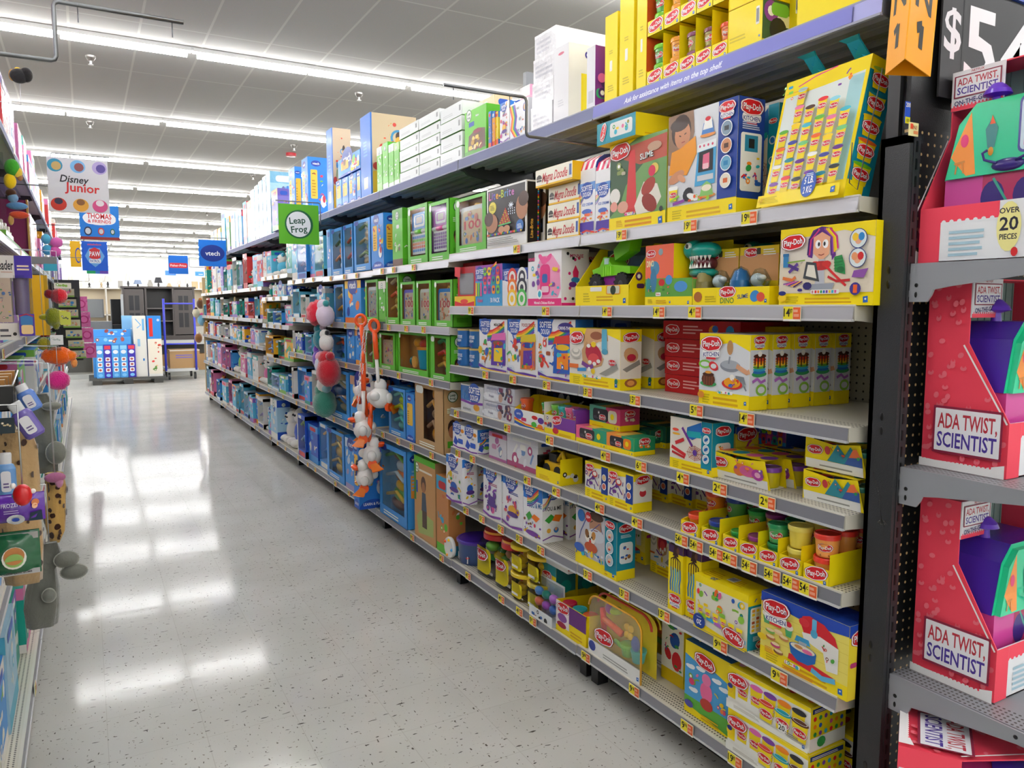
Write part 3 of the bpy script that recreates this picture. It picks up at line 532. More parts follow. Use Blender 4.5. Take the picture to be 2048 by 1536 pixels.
def softee(F, cx, cy, w, dough=True):
    F.e(cx, cy, w * .55, w * .42 * F.W / F.H, '2a4fa8', 18); F.t('SOFTEE', cx, cy + w * .12 * F.W / F.H, w * .26 * F.W / F.H, 'ffffff', 0, w * .95)
    if dough: F.t('DOUGH', cx, cy - w * .18 * F.W / F.H, w * .22 * F.W / F.H, 'ffffff', 0, w * .7)
def rainbow(F, x, y, k=1):
    for i, c in enumerate(['e0242c', 'f28a1c', 'f2cc1a', '2a9a48', '2a5fb8', '7b3fa0']):
        q = .028 * i * k; F.line([(x, y - q), (x + .15 * k, y + .02 - q), (x + .3 * k, y + .08 - q), (x + .5 * k, y + .2 - q)], .03 * k, c)
def art_icecream(A, B, C, T):
    A.r(0, 0, 1, 1, 'f2f2f4'); A.r(0, .68, 1, .8, '6a9ad8'); rainbow(A, .0, .6, .9); softee(A, .5, .68, .7); A.t('ICE CREAM', .55, .47, .04, '2a5fb8', 0, .8); A.e(.5, .36, .3, .04, '4a6ac0', 12); A.bits(.2, .22, .85, .34, 10, ['e86a3c', 'f2a01c', 'd8385c', 'e8c8b0'], 5, .09); A.poly([(.05, .06), (.1, .2), (.95, .2), (.95, .06)], '4a2f9c'); A.line([(.0, .02), (.5, .07), (1, .03)], .06, 'd8382c'); A.bits(.05, .0, .95, .05, 5, ['2a9a48', '2a5fb8', 'f2cc1a'], 3, .05)
    B.r(0, 0, 1, 1, 'eceaf0'); B.r(.3, 0, .7, 1, '2a5fb8')
def art_softee_tall(var):
    col = [['8a5a30', '5a2f9c', 'e06ab0', 'f2cc1a'], ['2a3f94', 'c8703c', 'd8c01c', '5a2f9c'], ['e8c01c', '2a5fb8', 'd8382c', 'f28a1c']][var]
    def f(A, B, C, T):
        A.r(0, 0, 1, 1, 'f0f0f2'); A.poly([(0, .8), (0, 1), (.45, 1), (.3, .8), (.12, .74)], '2a6fd0'); rainbow(A, .3, .76, 1.2); softee(A, .22, .86, .34)
        if var == 0: A.t('MEALTIME', .7, .9, .055, '4a3a30', 0, .44); A.t('FUN', .72, .82, .04, 'c8286a', 0)
        if var == 1: A.t('FOOD TRUCK', .72, .9, .055, 'a83a2c', 0, .46)
        if var == 2: A.e(.76, .87, .2, .08, '3a2f86', 16); A.t('DRIVE-THRU', .76, .86, .05, 'ffffff', 0, .4)
        A.bits(.04, .2, .5, .68, 20, ['d8382c', 'f28a1c', '2a9a48', 'e8c01c', 'a8502c', '2a5fb8'], 30 + var, .055)
        A.poly([(.45, .12), (.48, .6), (.95, .66), (.95, .14)], col[1]); A.poly([(.45, .6), (.5, .72), (.95, .76), (.97, .62)], col[2]); A.poly([(.55, .2), (.56, .45), (.85, .47), (.85, .2)], col[3]); A.e(.7, .55, .18, .05, col[0], 12); A.bits(.5, .1, .95, .6, 12, MIX, 40 + var, .04)
        A.rr(.02, .05, .22, .17, 'e4e8f0'); A.lines(.04, .08, .2, .14, 3, '8aa0c8'); A.line([(.0, .1), (.3, .03), (.6, .04), (1, .02)], .05, '5a2f9c'); A.line([(.1, .04), (.5, .01), (1, .0)], .03, 'e8c01c')
        B.r(0, 0, 1, 1, 'e8e8ee'); B.r(0, .8, 1, 1, '2a6fd0'); B.bits(.1, .1, .9, .7, 14, MIX, 7, .12); T.r(0, 0, 1, 1, 'e0e0e8')
    return f
def art_softee_white(seed):
    def f(A, B, C, T):
        R = random.Random(seed); pal = R.choice([['c83a8c', '7b3fa0', 'e8b03c', 'd8586a'], ['2a9a48', 'f28a1c', '2a5fb8', 'e8c01c'], ['7b3fa0', 'e0609a', '5a3a8c', 'c8588c']])
        for F, n in ((A, 18), (B, 12), (C, 8)):
            F.r(0, 0, 1, 1, 'f0eff2'); F.poly([(0, .82), (0, 1), (.6, 1), (.35, .84)], '2f7ad0'); rainbow(F, .3, .8, .9); softee(F, .4, .87, .5); F.lines(.3, .66, .8, .72, 2, R.choice(['a83a5c', '4a5a9c'])); F.bits(.12, .15, .88, .62, n, pal + ['e8e4dc'], seed + n, .09); F.line([(.0, .08), (.4, .02), (1, .08)], .06, '7b3fa0')
            F.e(.5, .36, .2, .09, pal[2], 14); F.e(.52, .28, .28, .05, '5a3a8c', 12)
        T.r(0, 0, 1, 1, 'ececf0'); T.bits(.1, .1, .9, .9, 9, ['3a3a9c', 'e0609a'], seed, .06)
    return f
def art_softee_build(A, B, C, T):
    A.r(0, 0, 1, 1, 'f2f2f4'); A.r(0, .72, 1, 1, '2f7ad0'); rainbow(A, .2, .75, 1.2); softee(A, .3, .88, .46); A.t('YOU & ME', .62, .64, .09, '3a7ab0', 8, .7); A.e(.5, .1, .4, .05, '7b3fa0', 12); A.bits(.05, .05, .95, .34, 16, ['8a5a30', 'e8c01c', '2a5fb8', '7b3fa0', 'd8385c'], 5, .06)
    for F in (A, B): F.poly([(.15, .4), (.35, .5), (.5, .42), (.3, .32)], '3aa03c'); F.poly([(.45, .4), (.6, .48), (.9, .44), (.7, .34)], 'f07a1c')
    B.poly([(0, 0), (1, 0), (1, 1), (0, 1)], 'f2f2f4'); B.r(0, .82, 1, 1, '2f7ad0'); softee(B, .5, .86, .5); rainbow(B, .0, .7, .8); B.t('YOU & ME', .5, .62, .07, '3a3a40', 0, .8); B.poly([(.1, .42), (.4, .52), (.6, .45), (.3, .35)], '3aa03c'); B.poly([(.45, .4), (.6, .5), (.95, .48), (.8, .36)], 'f07a1c'); B.c(.3, .22, .1, 'e8b03c'); B.c(.65, .22, .12, '2f6ab0'); B.c(.65, .24, .07, 'd8986a'); B.line([(0, .06), (.5, .12), (1, .06)], .05, '7b3fa0'); T.r(0, 0, 1, 1, 'ececf0')
def art_softee_pens(A, B, C, T):
    A.r(0, 0, 1, 1, '3aa0d8'); A.r(0, .62, 1, 1, 'a04ab0'); rainbow(A, .35, .85, .9); softee(A, .17, .8, .3)
    for i in range(4):
        for j in range(3): A.rr(.32 + i * .16, .3 + j * .22, .44 + i * .16, .5 + j * .22, [['e0609a', '7b3fa0', 'f28a1c', '7ac143'], ['d83a3c', 'e0609a', '2a9a8a', 'e8c01c'], ['7ac143', 'f2cc1a', '2a5fb8', 'd83a3c']][j][i], .3); A.rr(.35 + i * .16, .37 + j * .22, .41 + i * .16, .44 + j * .22, '3a2f86')
    for i in range(3): A.line([(.06 + i * .09, .25), (.06 + i * .09, .58)], .06, ['f2cc1a', '7ac143', 'e0609a'][i])
    A.t('Giant', .2, .15, .09, 'e8286a', 0, .3); A.t('30 PACK', .76, .15, .11, 'ffffff', 0, .34); B.r(0, 0, 1, 1, '2a5fb8'); T.r(0, 0, 1, 1, '4a4ab0')
def art_minnie(A, B, C, T):
    # deluxe kitchen carton (no characters): hot pink play kitchen on white
    A.r(0, 0, 1, 1, 'f2eef0'); A.r(0, 0, 1, .14, 'e8287c'); A.t("Minnie's Deluxe Kitchen", .5, .065, .05, 'ffffff', 0, .8); A.r(0, .82, .2, 1, '1a181a'); A.t('MINNIE', .12, .86, .06, 'e8287c', 0, .2)
    A.poly([(.3, .2), (.28, .7), (.4, .9), (.75, .9), (.95, .7), (.98, .3), (.9, .15), (.3, .15)], 'f29ac0'); A.rr(.38, .2, .68, .75, 'e0287c', .3); A.rr(.44, .42, .6, .58, '2a5fa8', .3); A.rr(.42, .25, .64, .36, 'f2c8d8', .3); A.e(.5, .82, .1, .07, 'f25a9c', 14); A.e(.64, .86, .1, .05, 'f25a9c', 14, 30); A.e(.4, .88, .08, .05, 'f25a9c', 14, -30)
    A.bits(.15, .3, .36, .8, 9, ['e8286a', '3ab0c8', 'f2cc1a', '7b3fa0'], 3, .05); A.bits(.7, .2, .95, .8, 9, ['f2cc1a', '3ab0c8', '7b3fa0', 'e0609a'], 5, .05); A.c(.38, .22, .08, 'ffffff'); A.c(.38, .22, .05, '3ab0c8')
    B.r(0, 0, 1, 1, 'f2eef0'); B.r(0, 0, 1, .06, 'e8287c'); B.t('MINNIE', .55, .88, .06, 'c8286a', 0, .5)
    R = random.Random(3)
    for i in range(9): B.c(R.uniform(.08, .95), R.uniform(.12, .95), .05, R.choice(['1a181a', 'e0287c', 'c83a6a']), 12)
    B.poly([(.42, .5), (.4, .6), (.5, .72), (.62, .6), (.6, .5)], 'd8285c'); B.e(.5, .46, .16, .05, '2f86b8', 12); B.e(.4, .38, .14, .05, '6a2f8c', 12); T.r(0, 0, 1, 1, 'f0eaee')
def art_litebrite(A, B, C, T):
    A.r(0, 0, 1, 1, 'eeedea'); A.r(.03, .2, .97, .97, '24201f')
    cols = ['e05aa8', 'a05ac0', '6a5ac8', 'f2a01c', 'f2cc1a', 'b8c83c', '4a9ac8', '8ab0e0', 'b08ad0', 'd07ac0']
    xq = .06
    for i, ch in enumerate('Lite-Brite'): wq = text_geo(ch)[2] * .125 * A.H / A.W * 1.1; A.t(ch, xq + wq / 2, .88, .125, cols[i], 0, -wq); xq += wq + .016
    A.e(.16, .68, .1, .1, 'e8d84a', 18); A.lines(.1, .64, .22, .73, 4, '8a7a20'); A.e(.14, .42, .16, .16, 'b07a58', 16); A.e(.06, .5, .12, .12, '4a3020', 14); A.e(.9, .6, .14, .2, 'b07a58', 16); A.e(.94, .72, .12, .12, '4a3020', 14)
    for j in range(9):
        for i in range(j + 1): A.c(.5 + (i - j / 2) * .035, .62 - j * .03, .012, ['e8382c', 'f28a1c', 'e86a5c', 'f2cc1a'][(i + j) % 4], 6)
    for t in range(4): A.line([(.66 - .06 * cos(t * pi / 4), .66 - .05 * sin(t * pi / 4)), (.66 + .06 * cos(t * pi / 4), .66 + .05 * sin(t * pi / 4))], .012, 'e8f0f8')
    for t in range(12): A.c(.6 + .05 * (t % 4), .52 + .04 * (t // 4), .01, 'e8f0f8', 6)
    A.line([(.34, .36), (.66, .38)], .015, '4ac06a'); A.e(.42, .29, .08, .06, 'c8906c', 12); A.e(.56, .29, .08, .06, 'c8906c', 12); A.e(.88, .3, .09, .1, '2f6fb8', 16); A.lines(.82, .26, .94, .34, 4, 'd8e4f4')
    for i in range(22): A.c(.06 + i * .041, .225, .016, MIX[i % 8], 8)
    A.lines(.06, .05, .9, .17, 4, '9a9894')
    B.r(0, 0, 1, 1, '1d1a1c'); B.r(0, .975, 1, 1, 'dcdad6'); B.r(.0, 0, .06, 1, 'dcdad6'); B.t('Lite-Brite', .35, .25, .055, 'e8b04a', 90)
    for i in range(30): B.c(.8, .05 + i * .03, .06, MIX[(i * 3) % 8], 6)
    T.r(0, 0, 1, 1, 'eeedea')
def art_magna(A, B, C, T):
    A.r(0, 0, 1, 1, 'f4efdc'); A.r(0, 0, 1, .1, 'e8b80c'); A.e(.1, .45, .08, .25, '3a3430', 12, 0, 0, 180); A.r(.03, .3, .17, .42, '3a3430'); A.t('Magna Doodle', .54, .5, .5, 'c01c24', 0, .68, .3); A.r(.92, .25, .98, .85, '3a5a9c'); B.r(0, 0, 1, 1, 'e8b80c'); T.r(0, 0, 1, 1, 'e8b80c')
def art_green_sleeve(A, B, C, T):
    A.r(0, 0, 1, 1, '6cc832'); A.r(0, 0, 1, .12, '4aa01c'); lf(A, .2, .9, .13); A.t('Maker', .6, .84, .045, 'ffffff', 0, .5); A.rr(.2, .64, .45, .74, '2a4fa8'); A.poly([(.15, .12), (.2, .45), (.6, .56), (.95, .5), (.97, .1)], '6a4a38'); A.bits(.2, .12, .9, .4, 12, ['e8c85a', 'c89a3c', '8a3a2c', 'f2e0a0'], 4, .07); A.e(.6, .5, .2, .05, '8a2c3c', 12)
    B.r(0, 0, 1, 1, '5ab828'); T.r(0, 0, 1, 1, '8ad858')
def lf(F, x, y, r):
    F.c(x, y, r, '1e5a2c', 18); F.c(x, y, r * .86, 'eef4ea', 18); h = r * .42 * F.W / F.H; F.t('Leap', x, y + h * .75, h, '1e5a2c', 6, r * 1.2); F.t('Frog', x, y - h * .7, h, '1e5a2c', 6, r * 1.2)
def vt(F, x, y, w):
    F.e(x, y, w / 2, w * .3 * F.W / F.H, '12379a', 20); F.t('vtech', x, y, w * .22 * F.W / F.H, 'ffffff', 0, w * .8)
def art_vtech(seed=0, wide=False):
    def f(A, B, C, T):
        R = random.Random(seed); bl = R.choice(['2a7fd8', '2f8ae0', '3a94e0'])
        for F in (A, B, C):
            F.r(0, 0, 1, 1, bl); F.e(.5, .0, .5, .14, '1c50b8', 18, 0, 0, 180); F.t('LEARN & PLAY', .5, .07, .04, 'ffffff', 0, .7); vt(F, .42, .9, .5 if F.W > .12 else .8)
            F.rr(.14, .34, .14 + (.34 if F.W > .15 else .7), .8, 'f0c040', .15); F.lines(.2, .38, .42, .66, 6, 'b88a20', seed); F.bits(.2, .7, .4, .77, 3, ['c83a2c', '7a4a20'], seed, .05)
            if F.W > .15: F.bits(.58, .2, .94, .8, 12, ['e8502c', 'f2cc1a', '7ac143', 'f4f2ee', 'b06ac0', 'd83a5c'], seed + 1, .07); F.e(.76, .3, .14, .1, 'e4e8ee', 14); F.e(.8, .34, .08, .06, 'c83a4c', 12)
        T.r(0, 0, 1, 1, bl)
    return f
def art_wood_toy(A, B, C, T):
    A.r(0, 0, 1, 1, '2a72d0'); A.r(.3, .1, .7, .24, 'e0ddd0'); A.lines(.3, .5, .7, .7, 5, '5a9ae8')
    B.r(0, 0, 1, 1, 'd0b898'); B.r(0, 0, .03, 1, '2a72d0'); B.c(.6, .72, .17, '2f86b8', 22); B.c(.6, .72, .12, 'd0b898', 22); B.e(.62, .74, .08, .06, '3a2820', 12); B.e(.62, .68, .09, .06, 'e8b040', 12); B.c(.52, .88, .04, 'c8382c'); B.c(.48, .66, .035, 'c8382c'); B.c(.56, .56, .035, 'c8382c'); B.c(.25, .6, .06, 'c8382c'); B.e(.25, .55, .05, .04, '2f6fa8', 12); B.line([(.2, .36), (.25, .5)], .05, '5a8a6a'); B.e(.14, .36, .1, .05, 'b83a3c', 12); B.rr(.04, .03, .2, .3, 'e8b83c'); B.bits(.3, .7, .45, .9, 4, ['c8a03c', 'e8502c'], 2, .02)
    T.r(0, 0, 1, 1, 'c8b090')
def art_rainbow_box(A, B, C, T):
    A.r(0, 0, 1, 1, 'ececf0')
    for i, c in enumerate(['e0242c', 'f28a1c', 'f2cc1a', '2a9a48', '2a5fb8', '7b3fa0']): A.line([(.0 + .05 * i, .95), (.12 + .05 * i, .6), (.05 + .05 * i, .3), (.3 + .05 * i, .02)], .06, c)
    A.c(.85, .78, .13, '3a2f86'); A.c(.85, .78, .09, 'e8a03c'); A.bits(.4, .1, .9, .6, 10, ['7a9ab0', 'b8503c', 'e8b06a', '4a4a9c'], 4, .05); A.t('VIO', .45, .82, .06, '2a2a2e'); B.r(0, 0, 1, 1, 'e4e4ea')
def art_palebox(A, B, C, T):
    for F in (A, B, C, T): F.r(0, 0, 1, 1, 'dfe3e2')
    A.lines(.1, .25, .6, .5, 2, 'c4c8c8'); A.r(.86, .35, .93, .75, '8a8e8e')
def art_generic(seed, pal, bg, brand=None):
    def f(A, B, C, T):
        R = random.Random(seed)
        for F, n in ((A, 9), (B, 6), (C, 6)):
            F.r(0, 0, 1, 1, bg); F.r(0, 0, 1, R.uniform(.1, .2), R.choice(pal)); F.r(0, .82, 1, 1, R.choice(pal)); F.bits(.15, .22, .85, .78, n, pal + ['f0efe8'], seed + n, .11)
            if brand == 'v': vt(F, .5, .9, .6)
            elif brand == 'l': lf(F, .5, .88, .16)
            else: F.rr(.2, .84, .8, .94, R.choice(['c8242c', 'f2f2ee', '1c50b8']), .4)
        T.r(0, 0, 1, 1, bg)
    return f
# ---------------------------------------------------------------- the room
XL, XR_, YB, YF, HC = -16.0, 20.0, 46.0, -7.0, 4.23
def structure(name, mb, **k):
    o = mb.build(name, **k); o['kind'] = 'structure'; return o
mb = MB(); mb.box(XL, YF, -.1, XR_, YB, 0, 'ffffff', 'floor_tile'); structure('floor', mb)
mb = MB(); mb.box(XL, YF, HC, XR_, YB, HC + .1, 'ffffff', 'ceiling_tile'); structure('ceiling', mb)
mb = MB(); mb.box(XL, YB, 0, XR_, YB + .1, HC, 'dcdcd8', 'paint'); structure('wall_back', mb)
mb = MB(); mb.box(XL - .1, YF, 0, XL, YB, HC, 'd8d8d4', 'paint'); structure('wall_left', mb)
mb = MB(); mb.box(XR_, YF, 0, XR_ + .1, YB, HC, 'd8d8d4', 'paint'); structure('wall_right', mb)
mb = MB(); mb.box(XL, YF - .1, 0, XR_, YF, HC, 'd8d8d4', 'paint'); structure('wall_front', mb)
# fluorescent strips: rows across the store, 2.44 m units
def make_light(label):
    r = thing('ceiling_light', label, 'ceiling light')
    m = MB(); m.box(0.01, -.05, -.04, 2.43, .05, 0, 'e8e8e6', 'paint'); m.box(.0, -.055, -.03, .012, .055, 0, 'd8d8d6', 'paint'); m.box(2.428, -.055, -.03, 2.44, .055, 0, 'd8d8d6', 'paint'); m.build('housing', r)
    m = MB()
    for a in (.05, 1.235):
        m.tube([(a, -.0, -.068), (a + 1.155, 0, -.068)], .03, 'ffffff', 'tube', 10)
    m.build('lamp_tube', r); return r
L0 = None
for k in range(-4, 11):
    y = 9.0 + 3.47 * k
    for i in range(-6, 7):
        x = 1.13 + 2.44 * i
        lb = 'white fluorescent strip light on the ceiling, one of the rows crossing the store'
        if L0 is None: L0 = make_light(lb); o = L0; o['group'] = 'ceiling strip lights'; o.location = (x, y, HC)
        else: clone(L0, (x, y, HC), lb, 'ceiling strip lights')
# sprinklers: seen at a few ceiling spots
def sprinkler(u, v, lb):
    # the sight line meets the ceiling at HC
    a = u - 1024; q = 768 - v; b = FPX * CP + q * SP; z = -FPX * SP + q * CP; s = (HC - EYE) / z
    x = (a * CT + b * ST) * s; y = (b * CT - a * ST) * s
    r = thing('fire_sprinkler', lb, 'sprinkler', (x, y, HC), group='chrome sprinklers hanging from the ceiling')
    m = MB(); m.lathe([(.0, 0), (.055, 0), (.05, -.02), (.03, -.05), (.012, -.055)], col='8a8682', mat='steel', n=14); m.build('escutcheon', r)
    m = MB(); m.lathe([(.012, -.05), (.012, -.085), (.028, -.09), (.028, -.094), (0, -.094)], col='e8e8e8', mat='plastic', n=12); m.build('deflector', r)
for u, v in ((181, 112), (180, 243), (718, 186), (588, 290), (506, 350), (414, 425)): sprinkler(u, v, 'small chrome fire sprinkler hanging from the grey ceiling')
m = MB(); m.lathe([(0, 0), (.09, 0), (.09, -.05), (.0, -.06)], o=(3.35, 14.1, HC), col='b8303a', n=18); tag(m.build('fire_alarm'), 'flat red alarm disc fixed to the ceiling between light rows', 'alarm')
m = MB(); m.box(4.02, 13.95, 0, 4.1, 14.03, HC, 'dedcd6', 'paint'); tag(m.build('power_pole'), 'slim white power pole rising above the shelves to the ceiling', 'pole')

# ---------------------------------------------------------------- gondola on the far side of the aisle
XF, XT, XB = 1.656, 1.712, 2.17
SEAM = [1.24 + 1.2 * k for k in range(11)]
BAYP = ['by the black post', 'one bay past the black post', 'two bays past the black post', 'three bays past the black post', 'four bays past the black post', 'five bays past the black post', 'six bays past the black post', 'seven bays past the black post', 'eight bays past the black post', 'ninth bay past the post']
LV = {0: [2.25, 1.77, 1.504, 1.20, .975, .772, .492, .16], 1: [2.25, 1.77, 1.504, 1.20, .975, .770, .490, .155],
      2: [2.25, 1.745, 1.395, 1.107, .70, .15], 3: [2.25, 1.737, 1.388, 1.097, .655, .15], 4: [2.25, 1.745, 1.41, 1.09, .655, .15],
      5: [2.25, 1.815, 1.604, 1.33, .99, .655, .15]}
for k in (6, 7, 8, 9): LV[k] = [2.25, 1.72, 1.375, 1.08, .655, .15]
def price_digits(F, txt, sup):
    F.r(0, .12, .56, 1, 'f3e22a'); F.r(.58, .12, 1, .95, 'e8632e'); F.r(0, 0, 1, .14, 'f2efe6'); F.r(.62, .3, .92, .5, 'f2a080'); F.r(.6, .62, .85, .8, 'f0b090')
    F.t(txt, .21, .6, .55, '15130f', 0, .36)
    if sup: F.t(sup, .46, .7, .3, '15130f', 0, .16)
LBL = {}
def price_label(parent, y, txt, sup, rail_h, z0=0):
    """a shelf-edge ticket clipped in the rail; local shelf frame"""
    key = (txt, sup)
    if key not in LBL:
        m = MB(); m.box(-.0025, -.0225, -.0155, 0, .0225, .0155, 'efe9c8'); F = Face(m, lambda u, v, o: (-.0025 - o, .0225 - u, v - .0155), .045, .031)
        price_digits(F, txt, sup); ob = m.build('price_label', parent); LBL[key] = ob
    else: ob = LBL[key].copy(); COL.objects.link(ob); ob.parent = parent
    ob.location = (-.0068, y, z0 - .021); ob.scale = (1, 1.25, 1.25); return ob
def shelf(y0, y1, z, label, x=XF, xb=XB - .014, prices=(), top=False, base=False, face=1, name='shelf', dark='b9b5a8', rail='9a9aa0', group=None):
    """one shelf; face=1 opens toward -x"""
    L = y1 - y0; D = xb - x if face == 1 else x - xb
    r = thing(name, label, 'shelf', (x, y0, z) if face == 1 else (x, y1, z), 0 if face == 1 else pi, group)
    g = .004; m = MB()
    if top:
        m.box(0, g, -.02, D, L - g, 0, 'd2d4d8', 'paint')
        for i in range(5): m.box(.07 + i * D * .18, g, -.035, .10 + i * D * .18, L - g, -.02, 'b4b6ba', 'paint')
    else:
        m.box(.006, g, -.018, D, L - g, 0, 'cfcabb', 'deck')
        m.box(.006, g, -.03, .02, L - g, -.018, dark, 'paint')
        m.box(D * .5, g, -.034, D * .53, L - g, -.018, 'a8a498', 'paint')
    m.build('shelf_deck', r)
    m = MB(); zl = -.047 if top else -.036
    m.add([(.006, g, .002), (.006, L - g, .002), (-.004, L - g, zl), (-.004, g, zl), (.0, g, .002), (.0, L - g, .002)], [(3, 2, 5, 4)], rail if not top else 'a9aadc' if top == 2 else '7c80a0', 'matte' if top == 1 else 'rail')
    m.box(-.001, g, -.001, .008, L - g, .0035, '8e90a4' if top else 'd6d2c6', 'paint'); m.box(-.0075, g, zl - .003, .004, L - g, zl + .003, '9a9cac' if top else 'd9dadc', 'matte' if top else 'rail'); m.box(.0, g, zl, .006, L - g, .0, 'b4b0a4', 'paint')
    if top == 2:
        F = Face(m, lambda u, v, o: (-.003 - o - (.047 - v) * .085, L - u, v - .047), L, .047)
        for i, c in enumerate(['7d7ec8']): F.r(.0, .08, .93, .96, c)
        F.t('Ask for assistance with items on the top shelf.', .36, .5, .38, 'eef0fa', 0, .62, .3)
    m.build('price_rail', r)
    for yy, s in ((.0, 1), (L, -1)):
        m = MB(); h = .07 if not base else .05
        P = [(.0, 0), (.012, .0), (D, 0), (D, -h), (D * .75, -h), (.03, -.038 if not top else -.055), (.0, zl)]
        m.prism([(p[0], yy + s * .001, p[1] - .0005) for p in P], (0, s * .003, 0), 'c2beb0' if not top else '4c4e54', 'paint')
        if top: m.prism([(D, yy + s * .002, -.05), (.03, yy + s * .002, -.05), (.05, yy + s * .002, -.07), (D - .2, yy + s * .002, -.1), (D - .08, yy + s * .002, -.17), (D, yy + s * .002, -.27)], (0, s * .008, 0), '4a4c50', 'paint')
        if not top: m.box(D - .02, yy + s * .001, -h, D, yy + s * .004, -.0, '9a968c', 'paint')
        m.build('side_bracket', r)
    if base:
        for yy in (.02, L - .06):
            if yy < .1 or y1 > 13.1 or y0 < 1.3: m = MB(); m.box(.06, yy, -z + .002, .11, yy + .045, -.03, '1b1b1d', 'paint'); m.build('foot', r)
        m = MB(); m.box(.13, g, -z + .001, .145, L - g, -.03, '232326', 'paint'); m.build('kick_plate', r)
    for p in prices:
        yy = (p[0] - y0) if face == 1 else (y1 - p[0]); 
        if .03 < yy < L - .03: price_label(r, yy, p[1], p[2], 0)
    return r
# price tickets: (sight line across, digits, small digits)
PR = {(0, 1): ((1167, '19', '97'), (1247, '19', '97'), (1385, '19', '97'), (1503, '19', '96')), (0, 2): ((1218, '14', '97'), (1322, '14', '97'), (1394, '4', '97'), (1589, '14', '97')),
      (0, 3): ((1179, '15', '97'), (1274, '15', '97'), (1397, '5', '97'), (1498, '14', '97')), (0, 4): ((1162, '4', '98'), (1215, '4', '98'), (1286, '6', '97'), (1370, '4', '94'), (1444, '2', '47'), (1539, '2', '46')),
      (0, 5): ((1163, '4', '88'), (1203, '4', '88'), (1278, '4', '94')) + tuple((u, '54', 'c') for u in (1367, 1397, 1437, 1464, 1503, 1549, 1587, 1621)),
      (0, 6): ((1179, '15', '97'), (1252, '15', '97'), (1332, '15', '97'), (1445, '9', '96'), (1563, '9', '96')), (0, 7): ((1175, '9', '86'), (1272, '9', '96'), (1378, '9', '96'), (1474, '19', '97')),
      (1, 1): ((1037, '14', '97'),), (1, 2): ((945, '9', '97'), (1095, '14', '97')), (1, 3): ((974, '9', '97'), (1029, '8', '97'), (1097, '8', '97')), (1, 4): ((916, '4', '97'), (963, '4', '97'), (1018, '4', '97'), (1103, '4', '97')),
      (1, 5): ((919, '5', '97'), (948, '9', '97'), (1058, '4', '97'), (1116, '4', '98')), (1, 6): ((935, '4', '97'), (967, '5', '97'), (1005, '5', '97'), (1042, '5', '97'), (1085, '5', '97')), (1, 7): ((907, '4', '97'), (939, '4', '97'), (1006, '4', '98'), (1042, '4', '98'), (1069, '9', '97')),
      (2, 1): ((767, '9', '97'), (790, '9', '97'), (830, '9', '97')), (2, 2): ((780, '7', '97'), (815, '7', '97'), (850, '7', '97')), (2, 3): ((765, '9', '97'), (800, '9', '97'), (865, '9', '97')), (2, 4): ((768, '9', '97'), (799, '9', '97'), (826, '9', '97'), (866, '9', '97')), (2, 5): ((827, '19', '97'), (886, '14', '97'))}
SHN = {8: ['top', 'second', 'third', 'fourth', 'fifth', 'sixth', 'seventh', 'bottom'], 7: ['top', 'second', 'third', 'fourth', 'fifth', 'sixth', 'bottom'], 6: ['top', 'second', 'third', 'fourth', 'fifth', 'bottom']}
rP = random.Random(5)
for b in range(10):
    lv = LV[b]; nm = SHN[len(lv)]; y0, y1 = SEAM[b], SEAM[b + 1]
    for i, z in enumerate(lv):
        pr = [(YU(u, XF, z), a, s) for u, a, s in PR.get((b, i), ())]
        if b >= 3 and 0 < i: pr = [(y0 + t, rP.choice(['9', '14', '4']), '97') for t in (.25 + rP.random() * .1, .6, .95)][:2 if b > 5 else 3]
        shelf(y0, y1, z, f'{"grey-railed metal" if b > 1 else "cream metal" if i else "dark ribbed metal"} shelf, {nm[i]} one in the bay {BAYP[b]}', XT if i == 0 else XF, prices=pr, top=(2 if b == 0 else 1) if i == 0 else False, base=i == len(lv) - 1, rail='8f8f97' if z < 1.3 else 'b9babf')  # upper rails coloured lighter: reflected light put into the rail colour
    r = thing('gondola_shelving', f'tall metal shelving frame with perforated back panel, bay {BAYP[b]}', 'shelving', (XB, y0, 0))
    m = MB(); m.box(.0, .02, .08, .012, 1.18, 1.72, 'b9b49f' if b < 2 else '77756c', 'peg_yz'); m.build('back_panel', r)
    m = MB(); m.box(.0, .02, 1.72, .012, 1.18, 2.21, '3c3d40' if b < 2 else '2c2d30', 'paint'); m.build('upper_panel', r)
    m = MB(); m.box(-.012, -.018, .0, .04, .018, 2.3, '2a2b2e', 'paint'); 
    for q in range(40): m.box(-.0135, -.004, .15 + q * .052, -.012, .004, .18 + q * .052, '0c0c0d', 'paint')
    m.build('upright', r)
m = MB(); m.box(XF + .02, 13.262, .08, XB + .05, 13.29, 1.98, 'd8bf92', 'paint'); tag(m.build('gondola_end_cap'), 'pale wooden end panel closing the far end of the shelving run', 'end cap')
m = MB(); m.box(XF + .3, 1.195, 1.905, XF + 1.0, 1.222, 2.42, '1e1f22', 'texpaint'); m.box(XF + .06, 1.19, 1.905, XF + .075, 1.222, 2.25, '17181a', 'paint')
tag(m.build('gondola_header'), 'black metal header panel behind the yellow aisle sign', 'header')
